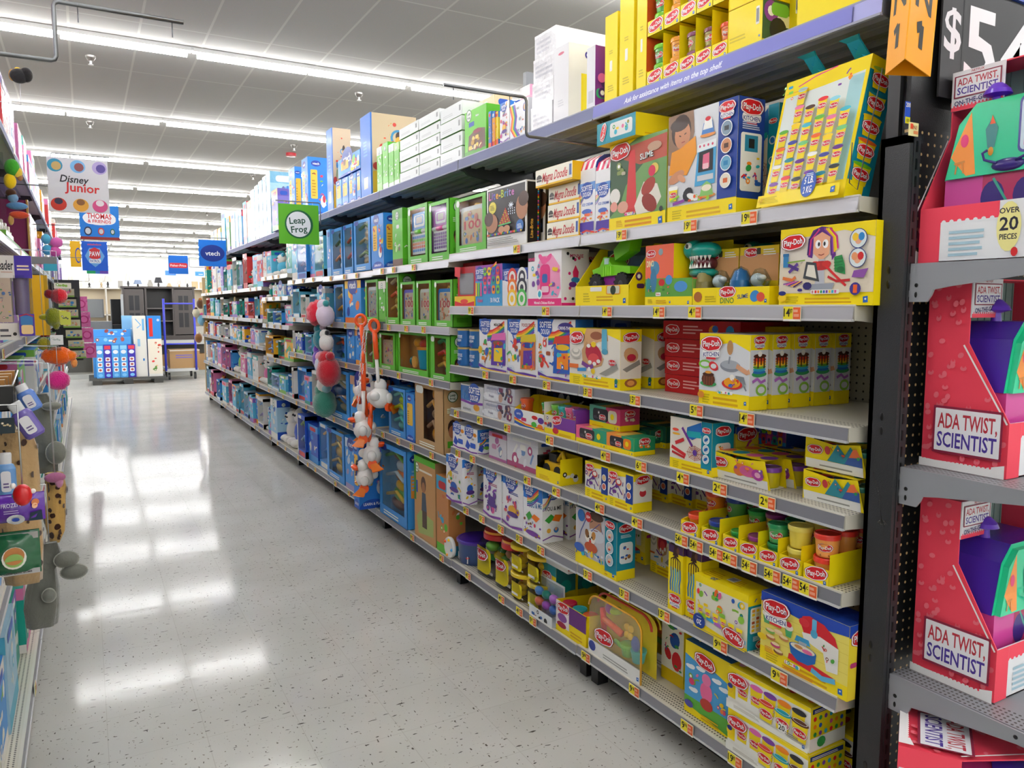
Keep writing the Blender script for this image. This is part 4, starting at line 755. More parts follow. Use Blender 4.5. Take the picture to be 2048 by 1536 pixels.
# ---------------------------------------------------------------- stock: the two dough bays
def slot(z, uL, uR, v, xf):
    y1 = YU(uL, xf, z); y0 = YU(uR, xf, z)
    return y0, y1, ZV(v, xf, y0) - z
def clampH(H, z, y, top):
    b = max(0, min(9, int((y - 1.24) // 1.2))); up = [q for q in LV[b] if q > z + .08]
    return H if top or not up else min(H, min(up) - z - .039)
def pbox(label, z, uL, uR, v, D, art, col=Y, sb=.012, name='toy_box', cat='box', group=None, top=False, W=None, H=None, mat='card', cols=None, rz=0, lean=0, dy=0):
    xf = (XT if top else XF) + sb; y0, y1, h = slot(z, uL, uR, v, xf)
    W = W or y1 - y0 - .002; H = clampH(H or h, z, (y0 + y1) / 2, top)
    m = carton(W, H, D, col, art, cols, mat)
    if name == 'toy_box': name = 'dough_box' if 'dough' in label else 'learning_box' if 'learning' in label else 'toy_carton' if any(q in label for q in ('carton', 'case', 'set')) else name
    o = m.build(name, loc=(xf, (y0 + y1) / 2 + dy, z + .0012)); o.rotation_euler = (0, lean, rz)
    o['W'] = W; o['H'] = H; o['D'] = D
    tag(o, label, cat, group); return o
def rowback(o, n, gap, lab, group, dy=-.004, step=None):
    """the same carton repeated behind the first"""
    for i in range(1, n):
        c = clone(o, (o.location.x + (step or o['D'] + gap) * i, o.location.y + dy * i, o.location.z), lab.format(ORD[i + 1]), group)
def stack(o, n, lab, group, dx=None):
    for i in range(1, n): clone(o, (o.location.x + (dx[i] if dx else 0), o.location.y, o.location.z + (o['H'] + .0015) * i), lab.format(ORD[i + 1]), group)
z1, z2, z3, z4, z5, z6, z7, z8 = LV[0][0], LV[0][1], LV[0][2], LV[0][3], LV[0][4], LV[0][5], LV[0][6], LV[0][7]
# --- second shelf
def gable(mb, W, H, D, h2):
    """striped awning hood on top of a carton"""
    n = 6
    for i in range(n):
        a0, a1 = i / n, (i + 1) / n
        for j in range(5):
            b0, b1 = j / 5, (j + 1) / 5
            f = lambda a, b: (D * .5 - D * .5 * cos(b * pi), W / 2 - a * W, H + h2 * sin(b * pi))
            mb.add([f(a0, b0), f(a1, b0), f(a1, b1), f(a0, b1)], [(0, 1, 2, 3)], 'd8285c' if i % 2 == 0 else 'f4f2f4', 'card')
    for s in (-1, 1):
        P = [(D * .5 - D * .5 * cos(b / 8 * pi), s * W / 2, H + h2 * sin(b / 8 * pi)) for b in range(9)]
        mb.add(P, [tuple(range(9))], '3a4fb0', 'card')
for i, (a, b_) in enumerate(((1157, 1190), (1190, 1221))):
    xf = XF + .012; y0, y1, h = slot(z2, a, b_, 335, xf)
    m = carton(y1 - y0 - .003, h, .13, 'f2f2f4', art_icecream); gable(m, y1 - y0 - .003, h, .13, .055)
    tag(m.build('dough_box', loc=(xf, (y0 + y1) / 2, z2 + .001)), ('white ice cream dough box with pink striped awning top, ' + ('beside the yellow drawing-board boxes', 'touching the green slime box')[i]), 'box', 'awning topped ice cream dough boxes')
o = pbox('tall yellow and green slime dough box with a big red candle', z2, 1219, 1332, 258, .1, art_slime); zs = o['H']
pbox('yellow side of a slime dough box standing behind the front one', z2, 1232, 1338, 262, .12, art_slime, sb=.135, group=None)
xf = XF - .02; y0 = YU(1271, xf, z2 + zs); y1 = YU(1194, xf, z2 + zs)
m = carton(y1 - y0, .075, .32, Y, art_teal_flat); tag(m.build('toy_box', loc=(xf, (y0 + y1) / 2, z2 + zs + .003)), 'flat teal and yellow box lying on top of the slime boxes', 'box')
pbox('large white and blue kitchen oven dough box with a child on it', z2, 1334, 1472, 191, .105, art_kitchen_oven)
pbox('yellow and teal box half hidden behind the large kitchen oven box', z2, 1470, 1552, 205, .12, art_funfactory, sb=.16)
# big 5 lb case leaning back
xf = XF + .006; y1 = YU(1517, xf, z2); y0 = YU(1692, xf, z2); Wb = y1 - y0; lean = radians(13)
r = thing('value_pack_box', 'huge yellow five pound dough can box leaning back beside the black post', 'box', (xf, (y0 + y1) / 2, z2 + .002), 0, rot=(0, lean, radians(-4)))
m = carton(Wb, .362, .085, Y, art_five); m.build('box_body', r)
for yy in (Wb * .22, -Wb * .28):
    m = MB(); P = [(.03, yy - .025, .362), (.03, yy - .022, .382), (-.012, yy - .02, .407), (-.03, yy - .03, .41), (-.03, yy + .03, .41), (-.012, yy + .02, .407), (.03, yy + .022, .382), (.03, yy + .025, .362)]
    m.add([Vector(p) for p in P] + [Vector(p) + Vector((.004, 0, .003)) for p in P], [tuple(range(8)), tuple(range(15, 7, -1))] + [(i, (i + 1) % 8, (i + 1) % 8 + 8, i + 8) for i in range(8)], '0f9ab4'); m.build('handle_tab', r)
# --- third shelf
def open_tray(W, Hb, Hf, D, col, art=None, t=.003):
    """display tray: high back, sloping sides, low printed lip"""
    m = MB(); m.box(0, -W / 2, 0, D, W / 2, t, col); m.box(0, -W / 2, 0, t, W / 2, Hf, col); m.box(D - t, -W / 2, 0, D, W / 2, Hb, col)
    for s in (-1, 1):
        yy = s * (W / 2 - t / 2) - t / 2
        m.prism([(0, yy, 0), (D, yy, 0), (D, yy, Hb), (D * .75, yy, Hb), (.0, yy, Hf)], (0, t, 0), col)
    A = Face(m, lambda u, v, o: (-o, W / 2 - u, v), W, Hf); B = Face(m, lambda u, v, o: (u, -W / 2 - o, v), D, Hb)
    if art: art(A, B)
    return m
def wheel(parent, c, r, w):
    m = MB(); m.lathe([(r * .55, -w / 2), (r * .9, -w / 2), (r, -w * .3), (r, w * .3), (r * .9, w / 2), (r * .55, w / 2)], o=(0, 0, 0), col='1b1b1d', mat='matte', n=20, axis='x')
    for i in range(14):
        a = 2 * pi * i / 14; m.M = Matrix.Rotation(a, 4, 'X'); m.box(-w * .48, -r * .1, r * .93, w * .48, r * .1, r * 1.07, '141415', 'matte')
    m.M = None; wo = m.build('wheel', parent, loc=c); m = MB(); m.lathe([(0, -w * .52), (r * .3, -w * .52), (r * .55, -w * .4), (r * .56, w * .4), (r * .3, w * .52), (0, w * .52)], col='3a3b40', mat='plastic', n=12, axis='x'); m.build('hub_cap', wo)
xf = XF + .01; y0, y1, h = slot(z3, 1151, 1257, 485, xf); W = y1 - y0
r = thing('truck_playset', 'green monster truck toy in an open yellow display box', 'toy', (xf, (y0 + y1) / 2, z3 + .0015))
def tart(A, B):
    A.r(0, 0, 1, 1, Y); A.lines(.16, .2, .3, .7, 4, 'c9b205'); A.lines(.42, .25, .75, .55, 2, YD); A.rr(.3, .72, .52, .93, 'f2f0ea'); A.hb(.93, .25, .05); A.rr(.6, .55, .86, 1, 'e8a01c'); A.rr(.62, .6, .84, .96, 'c8c8b0'); A.c(.73, .76, .05, '22331c')
    B.poly([(0, 0), (1, 0), (1, .4), (0, .25)], Y); B.bits(.2, .1, .8, .5, 5, ['3a2a4a', '5a2f6c', '2a2a2e'], 3, .12)
m = open_tray(W, h, h * .34, .15, Y, tart); m.build('display_box', r)
m = MB(); A = Face(m, lambda u, v, o: (.146 - o, W / 2 - u, v), W, h); A.r(.02, .2, .98, .98, '4a5a7c'); A.e(.6, .6, .4, .25, '7a90c0', 18); A.logo(.24, .8, .36); A.r(.02, .0, .98, .3, 'c8a070'); m.build('backdrop_card', r)
m = MB(); zz = h * .3; G = '7ed321'
m.prism([(.04, W * .3, zz + .04), (.04, -W * .36, zz + .05), (.04, -W * .36, zz + .075), (.04, -.01, zz + .085), (.04, .02, zz + .115), (.04, W * .12, zz + .115), (.04, W * .2, zz + .08), (.04, W * .34, zz + .07)], (.075, 0, 0), G, 'plastic')
m.prism([(.05, -W * .05, zz + .1), (.05, -W * .3, zz + .13), (.05, -W * .34, zz + .18), (.05, -W * .22, zz + .185), (.05, -W * .02, zz + .14)], (.05, 0, 0), '6cc21c', 'plastic')
for i in range(4): m.box(.032, -W * .05 + i * .014, zz + .045, .042, -W * .05 + i * .014 + .007, zz + .08, '9aea3c', 'plastic')
m.build('truck_body', r)
m = MB(); m.box(.045, -W * .3, zz + .01, .11, W * .25, zz + .05, '8a1f8c', 'plastic'); m.build('chassis', r)
m = MB(); m.box(.038, W * .02, zz + .088, .042, W * .1, zz + .11, 'bfe0d8', 'plastic'); m.build('windscreen', r)
for yy in (W * .24, -W * .24):
    for xx in (.045, .11): wheel(r, (xx, yy, zz + .012), .041, .032)
# dino box with T-rex head
xf = XF + .012; y0, y1, h = slot(z3, 1290, 1384, 483, xf); W = y1 - y0
def make_dino(label, x, y, group=None):
    r = thing('dinosaur_playset', label, 'toy', (x, y, z3 + .0015))
    def ar(A, B, C, T):
        A.r(0, 0, 1, 1, 'e8684a'); A.r(0, .15, 1, .45, '5a9a3c'); A.r(0, 0, 1, .15, Y); A.e(.35, .62, .16, .12, '4a8ab0', 14, 30); A.e(.3, .42, .12, .2, '3a7aa0', 14); A.e(.12, .35, .08, .12, '2a8a8c', 12)
        A.e(.6, .38, .11, .06, 'c8282c', 14); A.e(.85, .42, .12, .08, '4a90d0', 14); A.c(.55, .88, .08, '8aa0a8'); A.t('DINO', .18, .7, .1, 'e8f0c0', 3, .26); A.logo(.2, .86, .32, 3); A.rr(.4, .16, .58, .22, 'f2f0ea'); A.bits(.42, .17, .56, .2, 4, ['f2cc1a', 'c8282c', '2a5fb8'], 3, .02); A.lines(.42, .04, .8, .11, 2, YD); A.lines(.12, .04, .3, .12, 3, 'c9b205')
        A.bits(.1, .2, .9, .35, 10, ['2c7a2c', 'd8503c', '7ab03c'], 5, .04); A.hb(.92, .06, .05); B.r(0, 0, 1, .42, '7ab04c'); B.bits(.1, .1, .9, .4, 8, ['3c8a2c', '2a6a2c', 'e8c84a'], 8, .09); B.r(0, 0, 1, .12, Y); B.logo(.5, .3, .6)
    D = .14; m = MB(); m.box(0, -W / 2 + .09, 0, D, W / 2, h, Y); m.box(0, -W / 2, 0, D, -W / 2 + .09, h * .44, 'e8684a'); m.box(D - .004, -W / 2 - .03, h * .4, D, W / 2, h * 1.04, Y); ar(*faces(m, W, h * .44 if False else h, D)) if False else None
    A = Face(m, lambda u, v, o: (-o, W / 2 - u, v), W - .09, h); B = Face(m, lambda u, v, o: (u, -W / 2 - o, v), D, h); T = Face(m, lambda u, v, o: (v, W / 2 - u, h + o), W, D)
    A2 = Face(m, lambda u, v, o: (-o, -W / 2 + .09 - u, v), .09, h * .44); ar(A, B, B, T); A2.r(0, 0, 1, .34, Y); A2.r(0, .34, 1, 1, '5a9a3c'); A2.e(.4, .7, .35, .2, '4a90d0', 14); A2.hb(.8, .12, .1)
    m.build('display_box', r)
    m = MB(); c = Vector((.06, -W / 2 + .04, h * .44)); Tq = '0f9c8e'
    m.ell(c + Vector((.02, .0, .035)), (.045, .045, .045), Tq, n=16, k=10); m.ell(c + Vector((.0, -.03, .085)), (.04, .06, .028), Tq, n=16, k=10); m.ell(c + Vector((.0, .02, .09)), (.04, .03, .032), Tq); m.ell(c + Vector((.0, -.025, .015)), (.038, .055, .018), Tq, n=14)
    m.build('dinosaur_head', r)
    m = MB(); m.ell(c + Vector((.0, -.03, .045)), (.033, .045, .028), '5a2028', n=14); m.build('mouth', r)
    m = MB()
    for i in range(7):
        for zt, s in ((.068, -1), (.03, 1)): q = c + Vector((-.036 + .004 * abs(i - 3), .01 - i * .014, zt)); m.lathe([(.006, 0), (.0, s * .017)], o=q, col='f4f2ec', n=6)
    m.build('teeth', r)
    m = MB(); m.ell(c + Vector((-.03, .015, .1)), (.012, .013, .012), 'f4f2ec'); m.ell(c + Vector((-.04, .012, .1)), (.004, .006, .007), '22201e'); m.build('eye', r)
    return r
dino = make_dino('dinosaur dough set with a teal biting head sticking out, behind the price rail', xf, (y0 + y1) / 2); clone(dino, (xf + .19, (y0 + y1) / 2 - .07, z3 + .0015), 'second teal dinosaur head set standing behind the egg packs')
# slime egg tray
xf = XF + .012; y0, y1, h = slot(z3, 1385, 1538, 573, xf); W = y1 - y0
r = thing('display_tray', 'low yellow dinosaur slime tray with a printed front lip', 'tray', (xf, (y0 + y1) / 2, z3 + .0015))
def da(A, B): A.r(0, 0, 1, 1, Y); A.logo(.48, .75, .2, 3); A.t('DINO', .48, .28, .3, '5a8a3c', 0, .18); A.t('SLIME', .68, .5, .22, '33508a', 5, .14); A.e(.83, .5, .06, .3, '3a86c8', 14, 20); A.e(.9, .45, .05, .25, 'd8503c', 12); A.lines(.18, .2, .34, .6, 3, 'c9b205'); A.e(.08, .5, .06, .3, 'a8642c', 12); A.hb(.96, .25, .03); B.r(0, 0, 1, 1, Y); B.poly([(.2, 0), (.8, 0), (.7, .8), (.4, .9)], '3c8a2c')
m = open_tray(W, h, h, .2, Y, da); m.build('tray_body', r)
def egg_pack(label, x, y, z, c1, H=.135):
    r = thing('egg_blister_pack', label, 'toy pack', (x, y, z), group=None)
    m = MB(); m.box(.03, -.075, 0, .033, .075, H + .035, 'e8c81c'); A = Face(m, lambda u, v, o: (.03 - o, .075 - u, v), .15, H + .035); A.r(0, .4, 1, .86, 'd8a06a'); A.logo(.3, .9, .34); A.rr(.45, .86, .55, .97, '3a3a2a'); A.lines(.62, .84, .95, .96, 3, 'f2f0ea'); m.build('backing_card', r)
    m = MB(); m.lathe([(.004, 0), (.022, .012), (.032, .04), (.03, .07), (.018, .098), (0, .108)], o=(-.005, .035, .0), col=c1, n=18); m.build('egg', r)
    m = MB(); m.lathe([(.006, 0), (.03, .012), (.037, .042), (.034, .075), (.02, .105), (0, .115)], o=(-.005, .035, -.002), col='e8f0f2', mat='clear', n=18)
    m.lathe([(.02, 0), (.03, .02), (.022, .045), (.032, .07), (.015, .1), (0, .105)], o=(-.0, -.035, 0), col='e8f0f2', mat='clear', n=14); m.build('blister', r)
    m = MB(); m.ell((0, -.035, .03), (.022, .026, .026), 'c9d2d6', n=10); m.ell((-.005, -.03, .07), (.018, .022, .02), 'd3dadd', n=10); m.ell((-.01, -.05, .075), (.012, .016, .01), 'd3dadd', n=8); m.build('dinosaur_figure', r)
    return r
yy = [YU(u, XF + .06, z3) for u in (1425, 1500)]
egg_pack('clear dinosaur egg pack with a sandy gold egg in the slime tray', XF + .06, yy[0], z3 + .006, 'b39a58'); egg_pack('clear dinosaur egg pack with a blue egg in the slime tray', XF + .06, yy[1], z3 + .006, '2f78b4')
pbox('wide yellow hair salon dough box showing a purple haired head, next to post', z3, 1557, 1746, 440, .11, art_hair, sb=.008)
# --- fourth shelf
o = pbox('dentist dough box with an open toothy mouth, frontmost of three', z4, 1139, 1240, 660, .095, art_drill); rowback(o, 3, .055, 'dentist dough box with open toothy mouth, {} of three counting back', None, -.006)
o = pbox('rainbow pancake kitchen dough box, frontmost of five in a row', z4, 1397, 1498, 671, .072, art_pancake); rowback(o, 5, .014, 'rainbow pancake kitchen dough box, {} of five counting back from the rail', None, -.004)
xf = XF + .16; y0, y1, h = slot(z4, 1330, 1470, 738, xf)
for i in range(4):
    m = carton(y1 - y0 + .03 * (i == 3), .062, .22, 'b9151d', art_stamp) if i in (0, 3) else None
    if m: ms = m.build('stamp_set_box', loc=(xf, (y0 + y1) / 2, z4 + .001 + .0635 * i))
    else: ms = clone(ms0, (xf, (y0 + y1) / 2 + .003 * i, z4 + .001 + .0635 * i))
    if i == 0: ms0 = ms
    tag(ms, f'flat red stamp and shape toolkit box, {("lowest", "second lowest", "second highest", "highest")[i]} in its stack', 'box')
pbox('yellow box lying behind the red stamp toolkit boxes', z4, 1500, 1560, 655, .1, art_plainyellow, sb=.27)
# --- fifth shelf
def art_animal(c1, c2, c3):
    def f(A, B, C, T):
        A.r(0, 0, 1, 1, c1); A.r(.55, .24, 1, 1, c2); A.r(0, 0, 1, .26, Y); A.rr(.12, .3, .62, .88, '2c2a30', .25); A.rr(.62, .3, .9, .88, c3, .3); A.bits(.15, .38, .6, .75, 6, ['4a4a52', '6a6a60', c3], 4, .05); A.logo(.44, .5, .2); A.c(.76, .6, .06, Y); A.lines(.1, .05, .5, .12, 1, YD); A.hb(.94, .13, .03); A.t('2', .85, .12, .1, '8a7a10')
        B.r(0, 0, 1, 1, c2); B.r(0, 0, 1, .26, Y); B.logo(.5, .78, .5); B.bits(.2, .35, .8, .6, 5, ['f2f0ea', c3, 'e8c05a'], 3, .08); T.r(0, 0, 1, 1, c1); T.r(.3, 0, .6, 1, 'f0c85a'); T.r(.6, 0, 1, 1, c2)
    return f
art_pk = art_animal('e8628c', '2a9a7c', '3a9a6c'); art_or = art_animal('f0903c', '2a9a6c', 'f0801c'); art_gp = art_animal('5aa890', 'c8406c', 'e8e0c8')
pbox('pink and teal animal dough box with window, low on fifth shelf', z5, 1152, 1213, 864, .095, art_pk, sb=.012)
o2 = pbox('orange and green animal dough box with window, beside the pink one', z5, 1213, 1268, 878, .095, art_or, sb=.012)
pbox('dark teal animal dough box behind the orange one', z5, 1236, 1300, 862, .1, art_animal('2a7a68', '1f6a5a', '3a9a6c'), sb=.16); pbox('second dark teal animal dough box deep behind', z5, 1276, 1332, 855, .1, art_animal('2a7a68', '1f6a5a', '3a9a6c'), sb=.21)
xf = XF + .05; y0, y1, _ = slot(z5 + o2['H'], 1179, 1240, 800, xf); m = carton(y1 - y0, .082, .09, 'c8406c', art_gp); tag(m.build('toy_box', loc=(xf, (y0 + y1) / 2, z5 + o2['H'] + .003)), 'green and pink animal dough box stacked on two others', 'box')
pbox('teal and white play factory box with a red press, on fifth shelf', z5, 1339, 1423, 848, .09, art_funfactory)
pbox('grey and yellow craft box just behind the teal factory box', z5, 1428, 1470, 855, .1, art_mixer, sb=.13); pbox('dim teal box deep behind the four pack sleeves', z5, 1440, 1500, 850, .1, art_funfactory, sb=.26); pbox('dim craft box deepest behind the four pack sleeves', z5, 1500, 1570, 850, .1, art_softee_pens, sb=.26)
def can_geo(mb, c, body, lid, s=1.0, mat='plastic', logo=True, h=.064):
    c = Vector(c); rb, rt = .0275 * s, .0315 * s
    mb.lathe([(0, 0), (rb * .94, 0), (rb, .004), (rt, h * .78 * s)], o=c, col=body, mat=mat, n=20); 
    if logo:
        F = Face(mb, lambda u, v, o: (c.x - ((rb + (rt - rb) * v / (h * .78 * s)) + o) * cos((u - .5 * .06) / rt), c.y - ((rb + (rt - rb) * v / (h * .78 * s)) + o) * sin((u - .5 * .06) / rt), c.z + v), .06, h * .78 * s, mat)
        F.logo(.5, .56, .66); F.lines(.25, .1, .75, .2, 2, '5a3a20')
def lid_geo(mb, c, lid, s=1.0, h=.064):
    c = Vector(c); r = .034 * s; z = h * .76 * s
    mb.lathe([(r, z), (r * 1.02, z + .003), (r * 1.02, z + .011 * s), (r * .97, z + .0145 * s), (r * .9, z + .0145 * s), (r * .88, z + .012 * s), (0, z + .012 * s)], o=c, col=lid, mat='plastic', n=24)
CANS = {}
def can(label, loc, body, lid, rz=0, s=1.0, group=None):
    k = (body, lid, s)
    if k not in CANS:
        r = thing('dough_can', label, 'can'); m = MB(); can_geo(m, (0, 0, 0), body, lid, s); m.build('can_body', r); m = MB(); lid_geo(m, (0, 0, 0), lid, s); m.build('lid', r)
        CANS[k] = r; r.location = loc; r.rotation_euler = (0, 0, rz)
        if group: r['group'] = group
        return r
    return clone(CANS[k], loc, label, group, (0, 0, rz))
def four_pack(label, x, y, z, cols, art2, W=.275, rz=0):
    r = thing('dough_four_pack', label, 'can pack', (x, y, z), rz)
    D = .066; h = .085; m = MB(); c = Y
    P = [(-.004, W / 2, 0), (-.004, -W / 2, 0), (-.004, -W / 2, .026), (-.012, -W / 2 + .006, h), (-.012, W / 2 - .006, h)]
    m.add([(0.0, W / 2, 0), (0, -W / 2, 0), (-.014, -W / 2 + .012, h), (-.010, 0, h - .012), (-.014, W / 2 - .012, h)], [(0, 1, 2, 3, 4)], c)
    m.add([(D, W / 2, 0), (D, -W / 2, 0), (D, -W / 2 + .012, h), (D, W / 2 - .012, h)], [(0, 1, 2, 3)], c); m.box(0, -W / 2 + .01, 0, D, W / 2 - .01, .002, 'f0efe8')
    m.add([(-.0135, -W / 2 + .012, h), (D, -W / 2 + .012, h), (D, W / 2 - .012, h), (-.0135, W / 2 - .012, h)], [(0, 1, 2, 3)], c)
    A = Face(m, lambda u, v, o: (-.0005 - .0135 * v / h - o * 2, W / 2 - .006 - u, v), W - .014, h); A.r(0, 0, 1, .3, 'eeeeea'); A.lines(.25, .1, .85, .2, 1, '9a9a94'); A.logo(.19, .62, .26, 4)
    if art2 == 0: A.e(.55, .5, .12, .22, 'e87a3c', 14, 20); A.e(.68, .5, .14, .2, 'd8609a', 16); A.e(.85, .45, .1, .2, 'b03a9c', 14); A.e(.85, .45, .05, .1, 'f0b0d0', 10); A.bits(.4, .35, .95, .85, 14, ['e87a3c', '8a4fa0', 'f2f0ea', 'd8609a', 'e83c4a'], 8, .03)
    else: A.poly([(.4, .32), (.5, .6), (.6, .9), (.72, .6), (.82, .9), (1, .4), (1, .3)], '2f8a9a'); A.poly([(.7, .32), (.82, .7), (.9, .78), (1, .6), (1, .3)], '3a5aa0'); A.poly([(.78, .55), (.86, .82), (.92, .85), (.98, .6)], 'e8703c'); A.e(.42, .66, .05, .14, 'c03a3c', 12); A.bits(.38, .35, .98, .8, 10, ['c8401c', '3aa05c', Y, '2a6a8a'], 8, .025)
    T = Face(m, lambda u, v, o: (-.0 + v, W / 2 - .012 - u, h + o), W - .024, D)
    for i in range(4): T.e(.13 + .25 * i, .5, .11, .42, cols[i], 18); T.e(.13 + .25 * i, .5, .09, .34, cols[i], 18)
    m.build('sleeve', r)
    for i in range(4):
        m = MB(); yy = W / 2 - .033 - i * (W - .066) / 3; can_geo(m, (.033, yy, .003), 'c9b80c' if i == 3 else Y, cols[i], .95, logo=False); lid_geo(m, (.033, yy, .003), cols[i], .95); m.build('can', r)
    return r
LC = ['f0703c', '1aa0b8', 'e8609a', '7b3fa0']; LC2 = ['e0242c', '2a5fb8', 'f4f2ee', '18806a']
xf = XF + .04; yy = (YU(1421, xf, z5) + YU(1541, xf, z5)) / 2; WW = YU(1421, xf, z5) - YU(1541, xf, z5)
four_pack('four pack of dough cans in pink and purple sleeve, closest to the rail', xf, yy, z5 + .001, LC, 0, WW); four_pack('four pack of dough cans standing directly behind the front pack', xf + .085, yy - .02, z5 + .001, LC, 0, WW); four_pack('dim four pack of dough cans at the back, behind two others', xf + .18, yy - .01, z5 + .001, LC2, 0, WW)
xf = XF + .06; yy = (YU(1605, xf, z5) + YU(1728, xf, z5)) / 2; WW = YU(1605, xf, z5) - YU(1728, xf, z5)
o = four_pack('four pack of dough cans with volcano sleeve, lower of two beside the post', xf, yy, z5 + .001, LC2, 1, WW); clone(o, (xf + .004, yy, z5 + .091), 'four pack of dough cans with volcano sleeve, stacked on another'); clone(o, (xf + .1, yy, z5 + .001), 'volcano sleeve four pack hidden behind the lower front one')
# --- sixth shelf: seven open trays of single cans
def la(A, B): A.r(0, 0, 1, 1, Y); A.logo(.5, .58, .84, 12); A.hb(.85, .17, .12); B.r(0, 0, 1, 1, 'f0d80a')
TR = [(1361, 1397, 'f0502c', 'f28a1c', 'orange'), (1398, 1443, '1c3a94', '5aa04c', 'navy-lidded'), (1444, 1477, '2aa84c', '5cb85c', 'green'), (1478, 1515, '8a2f7c', 'c8a83c', 'magenta-lidded'), (1516, 1555, '1a8a50', '4aa85c', 'dark green'), (1556, 1602, 'ead860', 'e8d048', 'pale yellow'), (1603, 1661, 'e83a2c', 'f0a04c', 'red-lidded')]
tall = [0, 0, 0, 0, 1, 1, 1]
for i, (a, b_, lid, body, nm_) in enumerate(TR):
    xf = XF + .006; y0, y1, h = slot(z6, a, b_, 1000, xf); W = min(y1 - y0, .082) - .002; yc = (y0 + y1) / 2
    r = thing('display_tray', f'yellow open tray holding {nm_} dough cans on the fifty-four cent shelf', 'tray', (xf, yc, z6 + .0015), radians(-1.5 * (i % 3)))
    m = open_tray(W, .085, .043, .3, Y, la); m.build('tray_body', r)
    s = min(1.0, (W - .008) / .0695)
    for j in range(4):
        xx = xf + .04 + j * .072
        for lv in range(2 if (j > 0 or tall[i]) else 1):
            if j > 2 and lv: continue
            can(f'{nm_} dough can, {("bottom", "upper")[lv]} layer, {ORD[j + 1]} back from its tray lip', (xx, yc + .001 * j, z6 + .005 + lv * .064 * s), body, lid, radians((37 * i + 61 * j + 50 * lv) % 70 - 35 + (150 if (i, j) in ((5, 0), (6, 1)) and lv else 0)), round(s, 2))
o = pbox('small yellow party dough box, farther of the front pair on sixth shelf', z6, 1170, 1216, 935, .085, art_party); o2 = clone(o, (o.location.x - .004, o.location.y - o['W'] - .006, o.location.z), 'small yellow party dough box, nearer of the front pair on sixth shelf')
for i in range(3): clone(o, (o.location.x + .2 + .02 * i, o.location.y - .1 - i * .11, o.location.z), ('dim party dough box at the back, {} from the front pair').format(ORD[i + 1]))
# --- seventh shelf
pbox('teal and white puppy doctor dough box marked ten plus', z7, 1151, 1233, 1046, .085, art_vet)
pbox('dim box deep behind the puppy doctor box', z7, 1218, 1290, 1005, .1, art_mixer, sb=.22); pbox('another dim kitchen box deep behind the puppy doctor box', z7, 1300, 1350, 1040, .12, art_drill, sb=.2)
o = pbox('tall narrow yellow box with dripping blue icing, farther of two', z7, 1335, 1364, 1098, .075, art_drip); clone(o, (o.location.x + .012, o.location.y - o['W'] - .003, o.location.z), 'tall narrow yellow box with dripping blue icing, touching the upside-down box')
pbox('yellow twenty piece dough box standing upside down near the rail', z7, 1387, 1494, 1193, .1, art_twenty, sb=-.004)
pbox('large kitchen mixer dough box with blue top on seventh shelf', z7, 1519, 1694, 1255, .105, art_mixer, sb=.004)
# --- bottom shelf
def zip_case(label, x, y, z, W=.26, H=.235, D=.085, rz=0):
    r = thing('carry_case', label, 'toy case', (x, y, z), rz)
    def out(W, H, q):
        P = []
        for cx, cy, t0, n in ((W / 2 - q, H - q * .8, 0, 6), (-W / 2 + q, H - q * .8, 90, 6)):
            for i in range(n + 1): t = radians(t0 + 90 * i / n); P.append((cx + q * cos(t), cy + q * .8 * sin(t)))
        return P + [(-W / 2, .0), (W / 2, .0)]
    P = out(W, H, .06)
    m = MB(); m.add([(0, p[0], p[1]) for p in P], [tuple(range(len(P)))], 'fffbe6', 'clear'); m.build('clear_shell', r)
    m = MB(); m.tube([(-.002, p[0], p[1]) for p in P[:-2]] + [(-.002, -W / 2, .0)], .004, 'e8a81c', n=6); m.tube([(D * .5, p[0] * 1.01, p[1] * 1.01) for p in P[:-2]], .005, 'd8402c', n=6); m.tube([(D, p[0], p[1]) for p in P[:-2]], .004, 'd8c41c', n=6); m.build('zipper', r)
    m = MB(); m.box(-.003, -W / 2, .0, 0, W / 2, .05, 'efefec'); A = Face(m, lambda u, v, o: (-.003 - o, W / 2 - u, v), W, .05); A.lines(.3, .2, .8, .6, 2, 'a8a8a4'); A.hb(.95, .3, .04); A.e(.08, .6, .07, .4, '3a4aa0', 12); m.build('insert_card', r)
    m = MB(); A = Face(m, lambda u, v, o: (-.001 - o, W / 2 - u, v), W, H); A.logo(.3, .38, .34, 5); m.build('badge', r)
    m = MB(); m.tube([(.02, .09, .15), (.02, -.02, .13)], .013, 'f06a3c'); m.tube([(.02, .1, .19), (.02, .09, .09)], .012, 'e83c3c'); m.build('hammer', r)
    m = MB(); m.lathe([(.018, 0), (.024, .004), (.02, .02), (.016, .022)], o=(.03, .03, .19), col='b4cc2c'); m.build('ring_cutter', r)
    m = MB(); m.ell((.02, .06, .2), (.012, .022, .02), 'a04ab0'); m.build('star_cutter', r)
    m = MB()
    for dy, dz in ((0, 0), (-.03, .0), (0, -.03), (-.028, -.03)): m.ell((.02, -.05 + dy * .8, .17 + dz), (.009, .014, .014), 'f0c41c')
    m.build('flower_cutter', r)
    m = MB(); m.tube([(.02, .02, .09), (.02, -.05, .08)], .009, '7ac84c'); m.build('roller', r)
    for q, (yy, c, l) in enumerate(((-.035, '8ad04c', '5ab84c'), (-.095, '4ab8c8', '3aa8b8'))): m = MB(); m.lathe([(.022, 0), (.028, .035), (.03, .037), (.03, .046), (0, .046)], o=(.04, yy, .05), col=c); m.build('mini_can', r)
    m = MB(); m.ell((.025, -.095, .12), (.012, .022, .03), '5a6ac8'); m.build('scissors', r)
    m = MB(); m.prism([(.072, p[0] * .97, p[1] * .97) for p in P], (.002, 0, 0), 'f2d83c'); m.build('back_insert', r)
    return r
